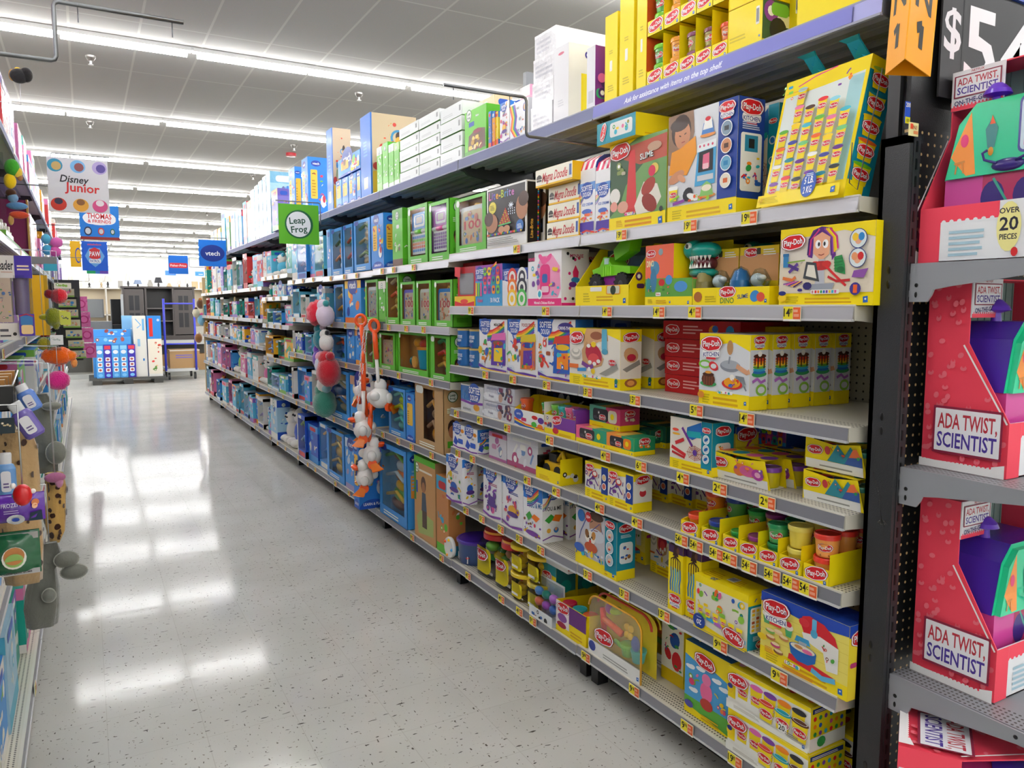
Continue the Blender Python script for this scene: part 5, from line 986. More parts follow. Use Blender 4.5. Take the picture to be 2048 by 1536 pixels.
xf = XF + .01; yy = (YU(1178, xf, z8) + YU(1282, xf, z8)) / 2
cc = zip_case('see-through zip dough tool case on the bottom shelf, at the rail', xf, yy, z8 + .003, YU(1178, xf, z8) - YU(1282, xf, z8)); clone(cc, (xf + .15, yy - .055, z8 + .003), 'see-through zip dough tool case standing behind the front one')
clone(cc, (xf + .3, yy - .02, z8 + .003), 'see-through zip dough tool case third back from the rail')
def art_ninja(A, B, C, T):
    A.r(0, 0, 1, 1, 'e4e2d2'); A.r(0, 0, 1, .16, 'd8b80c'); A.e(.45, .8, .3, .13, '2f8a3c', 14); A.e(.3, .35, .14, .08, 'c01c24', 12, 30); A.e(.7, .3, .22, .12, 'c8242c', 14); A.e(.6, .55, .22, .1, '1c4fa0', 14, -20); A.bits(.15, .2, .9, .9, 12, ['2f8a3c', 'c01c24', '1c4fa0'], 5, .08)
pbox('cream box with red blue and green shapes behind on bottom shelf', z8, 1322, 1366, 1215, .1, art_ninja, sb=.12)
pbox('blue and yellow farm shapes dough box on the bottom shelf', z8, 1368, 1460, 1330, .11, art_shapes, sb=.035)
xf = XF - .004; y1 = YU(1452, xf, z8); y0 = YU(1612, xf, z8 + .05)
m = carton(y1 - y0, .128, .15, 'f0efe8', art_cans20); o = m.build('can_variety_box', loc=(xf + .005, (y0 + y1) / 2, z8 + .001)); tag(o, 'long twenty can dough box, lower of two by the post on bottom shelf', 'box')
clone(o, (xf + .012, (y0 + y1) / 2 + .006, z8 + .131), 'long twenty can dough box, upper of two by the post', rot=(0, 0, radians(1.5)))
clone(o, (xf + .19, (y0 + y1) / 2 - .01, z8 + .001), 'long twenty can dough box lying behind the lower front one')

# --- top shelf above the dough bay
zt = z1
def tbox(label, uL, uR, v, D, art, col=Y, **k): return pbox(label, zt, uL, uR, v, D, art, col, top=True, **k)
tbox('huge yellow shipping case at the post end of the top shelf', 1593, 1762, -60, .4, art_case, H=.30)
o = tbox('yellow shipping case on the top shelf, lower of two', 1455, 1524, 30, .3, art_case, H=.125); clone(o, (o.location.x, o.location.y, o.location.z + .127), 'yellow shipping case on the top shelf, middle one of its stack'); clone(o, (o.location.x, o.location.y, o.location.z + .254), 'yellow shipping case on the top shelf, highest of its stack')
tbox('yellow case deep on the top shelf between the two case stacks', 1545, 1600, 0, .2, art_case, sb=.12, H=.2)
o = tbox('tall yellow carton, farthest of three upright on the top shelf', 1209, 1234, 22, .3, art_plainyellow); ym = tbox('tall yellow carton, middle of three upright on the top shelf', 1238, 1266, 0, .3, art_plainyellow, H=o['H'] * 1.12)
tbox('tall yellow carton with an orange side next to stacked can trays', 1272, 1292, -40, .3, art_redside, H=.36)
tbox('pale white carton beside the sparkly purple one on top shelf', 1173, 1190, 90, .22, art_sparkle, 'dcdce2')
tbox('white carton with a yellow corner tray print on the top shelf', 1107, 1137, 84, .2, art_whitelogo, 'e4e3e6', cols=None)
xw = XT + .01
ct = [('74c41c', '4aa83c', '8ac83c'), ('e89a2c', 'f0a83c', 'e8902c'), ('7a3a5c', 'a89a48', '6a2f4c'), ('7a3a4c', 'a8a050', '6a2a3c'), ('e8502c', 'f08a4c', 'e8402c')]
for lvl in range(3):
    for i in range(5):
        u0 = 1293 + i * 32.4; y1 = YU(u0, xw, zt); y0 = YU(u0 + 32.4, xw, zt); W = y1 - y0 - .003; zz = zt + .0015 + lvl * .165; xx = xw + .03 * 0
        nm_ = ['green', 'amber', 'plum-lidded', 'wine-lidded', 'orange'][i]
        r = thing('display_tray', f'yellow tray of {nm_} dough cans on the top shelf, {("lowest", "middle", "highest")[lvl]} tier', 'tray', (xx, (y0 + y1) / 2, zz))
        m = open_tray(W, .155, .048, .26, Y, la); m.build('tray_body', r)
        s = min(1, round((W - .008) / .0695, 2))
        for q in range(2):
            can(f'{nm_} dough can on the top shelf, {("lower", "upper")[q]} one in the {("lowest", "middle", "highest")[lvl]} tray', (xx + .04, (y0 + y1) / 2, zz + .004 + q * .064 * s), ct[i][1], ct[i][0], radians(-20 + 25 * ((i + q) % 3)), s)

# ---------------------------------------------------------------- second bay
a1, a2, a3, a4, a5, a6, a7, a8 = LV[1]
def leap_box(label, z, uL, uR, v, toy, D=.11, sb=.012, col='5cb82c', inner='8a5a20', brand='l', side=True, H=None, frame=.12, top=False):
    """carton with an open window showing the toy"""
    xf = (XT if top else XF) + sb; y0, y1, h = slot(z, uL, uR, v, xf); W = y1 - y0 - .003; H = clampH(H or h, z, (y0 + y1) / 2, top)
    r = thing('window_toy_box', label, 'toy box', (xf, (y0 + y1) / 2, z + .0012))
    m = MB(); f = frame * W; b = .14 * H; t = .07 * H
    m.box(min(D, .075) - .003, -W / 2 + .003, 0, min(D, .075), W / 2 - .003, H - .003, inner); m.box(D - .003, -W / 2, 0, D, W / 2, H, col); m.box(0, -W / 2, 0, D, -W / 2 + .003, H, col, cols={3: inner}); m.box(0, W / 2 - .003, 0, D, W / 2, H, col, cols={2: inner}); m.box(0, -W / 2, 0, D, W / 2, .003, col, cols={5: inner}); m.box(min(.05, D * .5), -W / 2, H - .003, D, W / 2, H, col, cols={4: inner}); m.box(0, -W / 2, H - .003, .008, W / 2, H, col)
    m.box(0, -W / 2, 0, .003, W / 2, b, col); m.box(0, -W / 2, H - t, .003, W / 2, H, col); m.box(0, W / 2 - f, b, .003, W / 2, H - t, col); m.box(0, -W / 2, b, .003, -W / 2 + f, H - t, col); m.box(.004, -W / 2 + .004, .004, D - .004, -W / 2 + .008, H - .004, inner); m.box(.004, W / 2 - .008, .004, D - .004, W / 2 - .004, H - .004, inner)
    A = Face(m, lambda u, v_, o: (-o, W / 2 - u, v_), W, H); B = Face(m, lambda u, v_, o: (u, -W / 2 - o, v_), D, H)
    A.lines(.15, .03, .7, .1, 2, 'f0f4e8', 2)
    if brand == 'l': lf(B, .5, .86, .28); B.lines(.2, .62, .8, .7, 3, 'dff0d0'); B.e(.5, .4, .28, .12, '3a2418', 12); B.e(.5, .34, .24, .1, 'a86a48', 12); B.r(.2, .1, .8, .2, '4aa01c'); A.rr(.04, .84, .04 + .9 * frame, .96, 'eef4ea', .5)
    else: vt(B, .5, .9, .7); B.rr(.2, .4, .8, .7, 'f0a03c', .1); B.lines(.25, .5, .75, .78, 6, '8ac0f0', 2); A.rr(.04, .9, .3, .98, '12379a', .5)
    m.build('carton', r)
    m = MB(); m.add([(.0015, W / 2 - f, b), (.0015, -W / 2 + f, b), (.0015, -W / 2 + f, H - t), (.0015, W / 2 - f, H - t)], [(0, 1, 2, 3)], 'f0f4f4', 'clear'); m.build('window_film', r)
    toy(r, W, H, D, b, t, f); r['W'] = W; r['H'] = H; r['D'] = D; return r
def toy_tablet(body, pad, num=True, seed=0):
    def f(r, W, H, D, b, t, fr):
        w2 = W / 2 - fr - .003; m = MB(); m.M = Matrix.Translation((.02, 0, b * .55)); h = H - b * .4 - t - .035
        m.M = Matrix.Translation((.012, 0, b * .6)) @ Matrix.Rotation(radians(90), 4, 'Y') @ Matrix.Rotation(radians(90), 4, 'Z') if False else Matrix.Translation((.012, 0, b * .55))
        q = .02; P = []
        for cx, cz, a0 in ((w2 - q, h - q, 0), (-w2 + q, h - q, 90), (-w2 + q, q, 180), (w2 - q, q, 270)):
            for i in range(4): a = radians(a0 + 30 * i); P.append((0, cx + q * cos(a), cz + q * sin(a)))
        m.prism(P, (.02, 0, 0), body, 'plastic'); A = Face(m, lambda u, v, o: (-o, w2 - u, v), 2 * w2, h, 'plastic'); A.rr(.09, .06, .91, .9, pad, .1)
        if num: A.t('100', .5, .56, .2, 'd0202c', 0, -.72); A.bits(.15, .12, .85, .42, 12, ['e87a3c', '5a8a3c', 'e8b06a', '4a7ac0'], seed, .06); A.bits(.2, .68, .8, .86, 8, ['4a7ac0', 'd8705c', 'e8b06a'], seed + 1, .06)
        else: A.bits(.15, .1, .85, .85, 26, MIX, seed, .05)
        m.build('tablet', r)
        m = MB(); m.tube([(.05, w2 * .6, H - t - .05), (.05, w2 * .2, H - t - .02), (.05, -w2 * .3, H - t - .03), (.05, -w2 * .6, H - t - .08)], .012, 'f0b01c'); m.build('carry_handle', r)
    return f
def toy_laptop(c1, c2):
    def f(r, W, H, D, b, t, fr):
        w2 = W / 2 - fr - .004; m = MB(); z0 = b + .01; zm = z0 + (H - b - t) * .48
        m.M = Matrix.Translation((0, 0, 0)); m.prism([(.012, w2, zm + .012), (.012, -w2, zm + .012), (.012, -w2 * .95, H - t - .02), (.012, w2 * .95, H - t - .02)], (.018, 0, 0), c1, 'plastic'); A = Face(m, lambda u, v, o: (.012 - o, w2 - u, zm + .012 + v), 2 * w2, H - t - .032 - zm, 'plastic'); A.rr(.15, .15, .85, .85, 'eef0f0'); A.rr(.22, .3, .78, .8, c1); A.rr(.3, .36, .7, .74, 'c8b8b0'); m.build('screen_half', r)
        m = MB(); m.tube([(.014, w2, zm), (.014, -w2, zm)], .012, 'f2f2ee'); m.tube([(.012, w2 * .4, zm), (.012, -w2 * .4, zm)], .0135, c2); m.build('hinge_bar', r)
        m = MB(); m.prism([(.012, w2 * .95, z0), (.012, -w2 * .95, z0), (.012, -w2, zm - .01), (.012, w2, zm - .01)], (.018, 0, 0), 'efefec', 'plastic'); A = Face(m, lambda u, v, o: (.012 - o, w2 - u, z0 + v), 2 * w2, zm - .01 - z0, 'plastic')
        for j in range(5):
            for i in range(6): A.rr(.06 + i * .15, .12 + j * .16, .18 + i * .15, .24 + j * .16, [c1, 'e86a3c', 'e8823c', c2][j % 4] if c2 != 'e05aa0' else ['6a2f8c', '8a4fa8'][j % 2])
        m.build('keyboard_half', r)
    return f
leap_box('green window box holding a white hundred words tablet, next to light peg box', a2, 911, 973, 382, toy_tablet('f2efe6', 'e8c898', True, 3))
o = pbox('black light-peg art box with rainbow lettering, frontmost of five', a2, 974, 1053, 359, .072, art_litebrite, 'eeedea'); rowback(o, 5, .016, 'black light-peg art box showing its spine, {} of five counting back', None, -.004)
xf = XF + .004; y1 = YU(1094, xf, a2); y0 = YU(1157, xf, a2)
for i in range(4):
    m = carton(y1 - y0 + (.04 if i == 3 else 0), .068, .3, 'e8b80c', art_magna) if i in (0, 3) else None
    if m: o = m.build('drawing_board_box', loc=(xf - (.03 if i == 3 else 0), (y0 + y1) / 2 + (.02 if i == 3 else 0), a2 + .001 + i * .0705))
    else: o = clone(mg, (xf + .004 * i, (y0 + y1) / 2, a2 + .001 + i * .0705))
    if i == 0: mg = o
    tag(o, f'flat yellow magnetic drawing board box, {("lowest", "second lowest", "second highest", "highest and jutting out")[i]}', 'box')
# third shelf
def etch(label, x, y, z, W, H):
    r = thing('sketching_toy', label, 'toy', (x, y, z)); m = MB(); m.bbox(.01, -W / 2, .0, .035, W / 2, H, 'c01420'); A = Face(m, lambda u, v, o: (.01 - o, W / 2 - u, v), W, H, 'plastic'); A.rr(.14, .3, .86, .84, '77777a', .12); A.rr(.17, .33, .83, .81, '8d8f92', .12); m.build('red_frame', r)
    m = MB(); m.box(-.004, -W / 2, 0, .04, W / 2, H * .26, 'f2c81c'); A = Face(m, lambda u, v, o: (-.004 - o, W / 2 - u, v), W, H * .26); A.poly([(0, 0), (1, 0), (1, .5), (.6, .3), (.4, .3), (0, .55)], 'd8202c'); A.e(.5, .5, .2, .22, 'e8402c', 14); m.build('card_base', r)
    m = MB(); m.add([(-.003, W * .5, H * .78), (-.003, W * .22, H * .74), (-.003, W * .2, H), (-.003, W * .5, H * 1.02)], [(0, 1, 2, 3)], 'e0303c'); m.build('corner_sticker', r)
xf = XF + .012; y0, y1, h = slot(a3, 911, 950, 532, xf); etch('classic red sketching toy with grey screen at the shelf end', xf, (y0 + y1) / 2, a3 + .001, y1 - y0, h)
pbox('dark red box behind the red sketching toy', a3, 922, 966, 523, .1, art_stamp, '9a1a24', sb=.08)
pbox('blue and pink thirty pack dough box with rows of tubs', a3, 951, 1005, 527, .09, art_softee_pens)
def art_roundcups(A, B, C, T):
    A.r(0, 0, 1, 1, 'e8e8ec'); A.r(0, .7, 1, 1, '2440a0'); softee(A, .2, .84, .3)
    for i, c in enumerate(['d8382c', 'f2f2f0', 'f07a1c', '2a2a3c', 'f2c01c', '4ab84c']): x = .4 + .38 * (i % 2); y = .76 - .28 * (i // 2); A.c(x, y, .19, c, 20); A.c(x, y, .13, 'f2f0ea' if i != 1 else '2a2a3c', 18); A.c(x, y, .07, c, 12)
    B.r(0, 0, 1, 1, '2440a0'); T.r(0, 0, 1, 1, '2440a0')
pbox('white dough box printed with round coloured tub lids', a3, 1005, 1056, 535, .1, art_roundcups)
pbox('pink deluxe play kitchen box with polka dot side', a3, 1056, 1123, 492, .13, art_minnie, 'f2eef0', sb=.0); pbox('pink deluxe play kitchen box, the one hidden behind', a3, 1108, 1160, 492, .12, art_minnie, 'f2eef0', sb=.16)
# fourth shelf
def tub_geo(m, c, r, h, col, band, lid=None):
    m.lathe([(0, 0), (r * .85, 0), (r * .9, .004), (r, h * .9), (r * 1.03, h * .9), (r * 1.03, h), (0, h)], o=c, col=col, n=18, cols=[col, col, band, lid or 'e8d48a', lid or 'e8d48a', lid or 'e8d48a'])
def softee_tub(label, loc, s=1):
    r = thing('dough_tub', label, 'tub', loc); m = MB(); R = .042 * s; h = .095 * s; tub_geo(m, (R, 0, 0), R, h, '2f6fb4', '2f6fb4', 'c8b070'); m.build('tub_body', r)
    m = MB(); F = Face(m, lambda u, v, o: (R - (R + o + .001) * cos((u - R) / R), -(R + o + .001) * sin((u - R) / R), v), 2 * R, h * .86); F.t('SOFTEE', .5, .68, .18, 'ffffff', 0, .7); F.t('DOUGH', .5, .45, .15, 'ffffff', 0, .55); F.rr(.0, .15, .2, .6, '5aa0d8', .5); F.rr(.3, .12, .7, .3, '1c3f94'); m.build('wrap_label', r); return r
xf = XF + .02
t0 = None
for lv in range(2):
    for j, u in enumerate((917, 941)):
        lb = f'blue dough tub at the shelf end, {("lower", "upper")[lv]} layer, {("farther", "nearer")[j]} one'
        L_ = (xf, YU(u, xf, a4), a4 + .001 + lv * .0955)
        if t0 is None: t0 = softee_tub(lb, L_)
        else: clone(t0, L_, lb)
pbox('white mealtime dough box with a purple toy oven', a4, 959, 1015, 640, .085, art_softee_tall(0)); pbox('white food truck dough box between two similar ones', a4, 1016, 1075, 640, .085, art_softee_tall(1)); pbox('white drive-thru dough box next to the dentist box', a4, 1075, 1150, 640, .085, art_softee_tall(2), sb=.02)
for i in range(3): pbox(f'dark blue dough carton at the back, {ORD[i+1]} from the drive-thru box', a4, 1140 + i * 28, 1164 + i * 28, 640, .1, art_generic(5, ['1a2f6c', '2a4a9c', '8aa0d8'], '16285c'), '16285c', sb=.19)
# fifth shelf
def art_pouch(A, B, C, T): A.r(0, 0, 1, 1, 'd4d6d8'); A.r(0, .42, .78, .96, '2f6fb4'); softee(A, .62, .72, .5); A.line([(0, .4), (.5, .34), (1, .4)], .05, '7b3fa0'); A.e(.72, .22, .14, .12, 'e8a01c', 14); A.lines(.1, .08, .5, .16, 2, '5a5a60')
pbox('silvery dough multipack with a blue top, fifth shelf end', a5, 922, 966, 776, .09, art_pouch, 'd4d6d8', mat='wrap')
def art_frz(A, B, C, T):
    A.r(0, 0, 1, 1, 'cfd0d8'); A.e(.25, .3, .3, .25, 'eceef2', 14); A.t('Frozen', .25, .34, .16, '5a5a80', 0, .4); A.bits(.5, .15, .95, .9, 14, ['6a4a5c', '8a9ab8', '4a3a50', 'c8a08c', '7a3a5c'], 3, .07); A.lines(.1, .75, .5, .9, 2, '8a8ea8')
o = pbox('shrink-wrapped grey snow queen dough pack, lower of two', a5, 967, 1028, 815, .08, art_frz, 'cfd0d8', mat='wrap'); o2 = clone(o, (o.location.x + .004, o.location.y, o.location.z + o['H'] + .002), 'shrink-wrapped grey snow queen dough pack, upper of two')
def cans_tray(label, z, uL, uR, vlip, hb, cans_c, art, D=.13):
    xf = XF + .012; y0, y1, hf = slot(z, uL, uR, vlip, xf); W = y1 - y0
    r = thing('can_display_pack', label, 'can pack', (xf, (y0 + y1) / 2, z + .001)); m = open_tray(W, hb, hf, D, Y, art); m.build('card_tray', r)
    n = len(cans_c)
    for i, c in enumerate(cans_c):
        for lv in range(2):
            m = MB(); yy = W / 2 - .036 - i * (W - .072) / max(1, n - 1); can_geo(m, (.045, yy, .004 + lv * .06), c, c, .9, logo=lv == 1); lid_geo(m, (.045, yy, .004 + lv * .06), c, .9); m.build('can', r)
def ca1(A, B): A.r(0, 0, 1, 1, 'eeeeea'); A.e(.15, .7, .16, .3, '3a5ab8', 14); A.t('SOFTEE', .15, .72, .1, 'ffffff', 0, .22); A.line([(0, .4), (.4, .15), (1, .1)], .05, 'd8382c'); A.line([(0, .3), (.4, .08), (1, .04)], .05, 'f2cc1a'); A.line([(0, .2), (.4, .02), (.7, .0)], .05, '2a5fb8'); A.e(.7, .7, .1, .12, 'd0282c', 12); A.e(.9, .6, .1, .18, '5a2f8c', 12); A.e(.68, .3, .09, .16, '4ab03c', 12); A.e(.88, .25, .09, .14, 'e87a1c', 12); A.rr(.25, .35, .42, .55, 'c8286a'); B.r(0, 0, 1, 1, 'f2e8e0')
cans_tray('fruit print dough tray with orange and green cans', a5, 1029, 1088, 830, .13, ['e8622c', '3aa84c'], ca1)
def ca2(A, B): A.r(0, 0, 1, 1, Y); A.r(0, .3, .3, 1, 'd8d0b8'); A.r(.3, .35, 1, 1, '7a3a9c'); A.logo(.4, .8, .3, 10); A.bits(.02, .4, .26, .9, 6, ['c8382c', '4a4a80'], 4, .04); A.e(.38, .25, .1, .16, 'c01c2c', 12); A.lines(.5, .08, .9, .2, 2, YD); B.r(0, 0, 1, 1, '7a3a9c')
cans_tray('purple and yellow sparkle dough tray with four bright cans', a5, 1089, 1151, 842, .12, ['7ac143', '3ab0b0', 'e86a9a', '7b3fa0'], ca2)
pbox('dark carton with a swirl deep behind the dough trays', a5, 1094, 1150, 780, .1, art_generic(8, ['16285c', '2a4a8c', 'c8ccd8'], '1c2c50'), '1c2c50', sb=.22)
# sixth shelf
def art_num(A, B, C, T):
    for F in (A, B):
        F.r(0, 0, 1, 1, 'f0f0f2'); F.poly([(0, .66), (0, 1), (.7, 1), (.5, .7)], '2f6fc8'); softee(F, .35, .84, .6); F.e(.8, .76, .14, .08, 'e8901c', 12); F.t('500+', .65, .58, .08, '3a1c14', 0, .5); F.poly([(.05, .2), (.2, .5), (.45, .3), (.3, .1)], '2a4fb8'); F.rr(.45, .22, .85, .42, '2f5fc8'); F.line([(0, .08), (.5, .03), (1, .08)], .05, '7b3fa0')
    B.poly([(.3, .28), (.6, .34), (.9, .26), (.6, .18)], '7ab84c'); B.r(0, .5, 1, 1, '2f7ac8'); softee(B, .5, .76, .7); rainbow(B, .1, .45, .9); T.r(0, 0, 1, 1, 'e8eaf0')
o = pbox('white and blue counting dough box, farther of the two at shelf end', a6, 906, 930, 853, .085, art_num, 'f0f0f2'); clone(o, (o.location.x - .002, o.location.y - o['W'] - .004, o.location.z), 'white and blue counting dough box, nearer of the two at shelf end')
pbox('pale grey princess craft box on the sixth shelf', a6, 978, 1013, 872, .07, art_generic(31, ['b06a9c', '8a9ab8', 'd8b8a0', 'c88ab0'], 'd6d4da'), 'd6d4da', sb=.04); pbox('white sequin craft box with blue snow figures', a6, 1014, 1076, 885, .08, art_generic(33, ['7a9ac8', 'b0507c', 'e8e8ee', 'c8405c'], 'dad9df'), 'dad9df', sb=.04)
def ca3(A, B): A.r(0, 0, 1, 1, Y); A.lines(.15, .15, .6, .5, 3, YD); A.hb(.92, .25, .05); B.r(0, 0, 1, 1, Y); B.bits(.2, .1, .8, .5, 6, ['2a1c14', 'f2f0ea'], 3, .12)
xf = XF + .012; y0, y1, h = slot(a6, 1072, 1120, 938, xf); W = y1 - y0
def digger(label, x, y, z):
    r = thing('digger_playset', label, 'toy', (x, y, z)); m = open_tray(W, .11, .05, .11, Y, ca3); m.build('card_tray', r)
    m = MB(); m.box(.02, -W * .35, .03, .08, W * .3, .08, 'e8b80c', 'plastic'); m.box(.03, -W * .1, .08, .07, W * .2, .115, '2c2a28', 'plastic'); m.tube([(.04, -W * .1, .09), (.04, -W * .3, .13), (.03, -W * .42, .09)], .009, 'e8c01c'); m.build('digger_body', r)
    for q in (-.25, .2): m = MB(); m.lathe([(0, -.02), (.026, -.02), (.026, .02), (0, .02)], o=(.035, W * q, .045), col='1c1a18', mat='matte', axis='x', n=14); m.build('wheel', r)
    m = MB(); m.box(.0, W * .32, .02, .08, W * .45, .1, '8a8c90', 'clear'); m.build('side_blister', r); return r
dg = digger('yellow digger dough set in an open tray on the sixth shelf', xf, (y0 + y1) / 2, a6 + .001); clone(dg, (xf + .2, (y0 + y1) / 2 - .08, a6 + .001), 'yellow digger dough set at the back of the sixth shelf')
# seventh shelf
for i, (a, b_, v, sd, nm_) in enumerate(((893, 925, 912, 41, 'white hair salon dough box jutting over the shelf end'), (967, 1003, 940, 42, 'white doll fashion dough box in the middle of seventh shelf'), (1006, 1046, 955, 43, 'white dough box with purple hearts beside the build box'))):
    pbox(nm_, a7, a, b_, v, .085, art_softee_white(sd), 'f0eff2', sb=-.02 if i == 0 else .012)
pbox('white hair salon dough box behind the jutting one', a7, 926, 952, 918, .09, art_softee_white(41), 'f0eff2', sb=.08)
o = pbox('white you and me dough building box, at the rail', a7, 1047, 1085, 977, .105, art_softee_build, 'f2f2f4'); clone(o, (o.location.x + .13, o.location.y - .012, o.location.z), 'white you and me dough building box, standing behind the rail one'); clone(o, (o.location.x + .26, o.location.y - .02, o.location.z), 'white you and me dough building box, third back from the rail')
# bottom shelf tubs and jars
def big_tub(label, loc, R, h, body, lid, name='dough_bucket', lab='f0d80a', mat='clear', fill=None, neck=False):
    r = thing(name, label, 'tub', loc); m = MB()
    if neck: m.lathe([(R * .8, 0), (R, .012), (R, h * .62), (R * .9, h * .72), (R * .62, h * .78), (R * .62, h * .84)], o=(R, 0, 0), col=body, mat=mat, n=24)
    else: m.lathe([(0, 0), (R * .9, 0), (R * .92, .006), (R, h * .88)], o=(R, 0, 0), col=body, mat=mat, n=24)
    m.build('tub_body', r)
    m = MB()
    if neck: m.lathe([(R * .68, h * .8), (R * .74, h * .8), (R * .74, h * .9), (R * .7, h * .92), (R * .7, h * .97), (R * .55, h), (0, h)], o=(R, 0, 0), col=lid, n=24, cols=[lid, lid, lid, 'f0a01c', lid, lid])
    else: m.lathe([(R * 1.0, h * .87), (R * 1.06, h * .87), (R * 1.07, h * .97), (R * 1.0, h), (R * .92, h), (R * .9, h * .985), (0, h * .985)], o=(R, 0, 0), col=lid, n=28)
    m.build('lid', r)
    m = MB(); F = Face(m, lambda u, v, o: (R - (R * .985 + o + .0012) * cos((u - R * .9) / R), -(R * .985 + o + .0012) * sin((u - R * .9) / R), v + h * .08), R * 1.8, h * .6)
    if lab: F.rr(.15, .05, .85, .95, lab, .2); F.logo(.5, .7, .5) if lab == 'f0d80a' and neck else F.r(.3, .2, .7, .35, 'f2f0ea'); F.r(.1, .02, .9, .12, 'ece8e0')
    else: F.rr(.15, .0, .85, .5, 'e8e8ea', .05); F.poly([(.1, .9), (.2, .95), (.9, .4), (.8, .3)], 'd02a34'); [F.r(.3 + .03 * i, .08, .312 + .03 * i, .3, '2a2a2a') for i in range(10)]
    m.build('wrap_label', r)
    if fill:
        R_ = random.Random(len(label)); 
        for i in range(9):
            m = MB(); a = R_.uniform(0, 6.28); q = R * R_.uniform(.2, .6); z = h * (.08 + .06 * i); m.ell((R + q * cos(a), q * sin(a), z + .02), (R * .3, R * .34, R * .22), fill[i % len(fill)], n=8, k=6); m.build('dough_piece', r)
    return r
def place_tub(label, u0, u1, vt, z, body, lid, sb=.012, zoff=0, **k):
    xf = XF + sb; y1 = YU(u0, xf, z); y0 = YU(u1, xf, z); R = (y1 - y0) / 2 * .93; h = ZV(vt, xf + R * .8, (y0 + y1) / 2) - z
    return big_tub(label, (xf, (y0 + y1) / 2, z + .001 + zoff), R, k.pop('h', h), body, lid, **k), h
place_tub('purple-lidded dough bucket at the far end of bottom shelf', 902, 938, 1075, a8, '2f4a7c', '4a2aa0', lab=None, mat='plastic')
place_tub('red-lidded clear jar of dough tools, taller farther one', 937, 984, 1056, a8, 'f2f4f4', 'd01c20', name='dough_jar', neck=True, fill=['7ac143', 'f2cc1a', 'e8e4d8', '3a9a48'])
place_tub('red-lidded clear jar of dough tools beside yellow-lidded tubs', 974, 1020, 1075, a8, 'f2f4f4', 'd01c20', name='dough_jar', neck=True, fill=['c89a6c', 'f2cc1a', '2a6a4c', 'e8e4d8'])
k1, hh = place_tub('yellow-lidded clear tub, lower one beside the red-lidded jars', 1010, 1046, 1142, a8, 'f4f0e0', 'e8c81c', lab='e8d80a', fill=['d8b81c', 'c8a010', 'c83a2c'])
clone(k1, (k1.location.x, k1.location.y, k1.location.z + hh + .001), 'yellow-lidded clear tub, upper one beside the red-lidded jars')
k2, hh = place_tub('yellow-lidded clear tub, lower one nearer the white boxes', 1042, 1080, 1163, a8, 'f4f0e0', 'e8c81c', lab='e8d80a', fill=['d8b81c', 'c8a010', '7ab03c'])
clone(k2, (k2.location.x, k2.location.y, k2.location.z + hh + .001), 'yellow-lidded clear tub, upper one nearer the white boxes')
def art_kitbox(A, B, C, T): A.r(0, 0, 1, 1, Y); A.r(0, .8, 1, 1, '18909a'); A.logo(.4, .75, .6, 8); A.bits(.1, .1, .9, .55, 6, ['b03a9c', 'd8a080', '2a9a8c'], 4, .1); B.r(0, 0, 1, 1, '1a6a6c'); B.r(0, 0, 1, .5, 'c8b020'); B.e(.5, .6, .3, .12, '0f8a7c', 12); T.r(0, 0, 1, 1, '18909a')
o = pbox('yellow and teal boxed dough set beneath the white carton, at rail', a8, 1081, 1112, 1135, .1, art_kitbox, sb=.06); rowback(o, 3, .01, 'yellow and teal boxed dough set beneath white carton, {} back', None, -.004)
xf = XF + .05; y1 = YU(1080, xf, a8 + o['H']); y0 = YU(1136, xf, a8 + o['H'])
m = carton(y1 - y0, .085, .24, 'e4e2de', lambda A, B, C, T: (A.r(.4, .3, .7, .75, 'f4f4f2'), [A.r(.72 + .02 * i, .3, .73 + .02 * i, .8, '4a4a4a') for i in range(10)], A.lines(.1, .3, .35, .6, 3, 'b8b4b0'), B.r(0, 0, 1, 1, 'a8362c'), B.r(0, 0, 1, .15, 'e4e2de'), B.e(.5, .5, .3, .3, 'c86a50', 12))); tag(m.build('toy_box', loc=(xf, (y0 + y1) / 2, a8 + o['H'] + .004)), 'white carton lying across the teal dough sets', 'box')
def blister(label, x, y, z, W, H, cols, rz=0, logo=True, seed=1, card='e4e8ea'):
    r = thing('blister_pack', label, 'toy pack', (x, y, z), rz); R = random.Random(seed)
    m = MB(); m.box(.06, -W / 2, 0, .064, W / 2, H, card); m.box(0, -W / 2, 0, .06, W / 2, .004, card); m.box(-.002, -W / 2, 0, 0, W / 2, H * .28, card); A = Face(m, lambda u, v, o: (-.002 - o, W / 2 - u, v), W, H * .28); A.bits(.1, .2, .9, .8, 6, ['3a6ab0', 'c89a6c', '1c1c20', '8a2a3c'], seed, .06); A.r(.0, 0, 1, .2, 'f2f2ee'); m.build('backing_card', r)
    m = MB(); m.box(.0, -W / 2 + .004, H * .28, .059, W / 2 - .004, H * .96, 'f0f4f6', 'clear'); m.build('blister', r)
    for i, c in enumerate(cols): m = MB(); yy = W * (.32 - .64 * (i % 3) / 2); zz = H * (.38 + .28 * (i // 3)); m.ell((.03, yy, zz), (.018, W * .15, H * .11), c, n=12); m.box(.02, yy - W * .05, zz - H * .1, .04, yy + W * .08, zz, c, 'plastic'); m.build('toy_piece', r)
    return r
xf = XF + .006; y1 = YU(1063, xf, a8); y0 = YU(1108, xf, a8); blister('blister pack with purple cup and blue dough tools on bottom shelf', xf - .01, (y0 + y1) / 2, a8 + .001, y1 - y0, .17, ['f0704c', 'b04ac0', '3a6ac0', '4a8ad0', '18907c', 'c070d0'], seed=4)
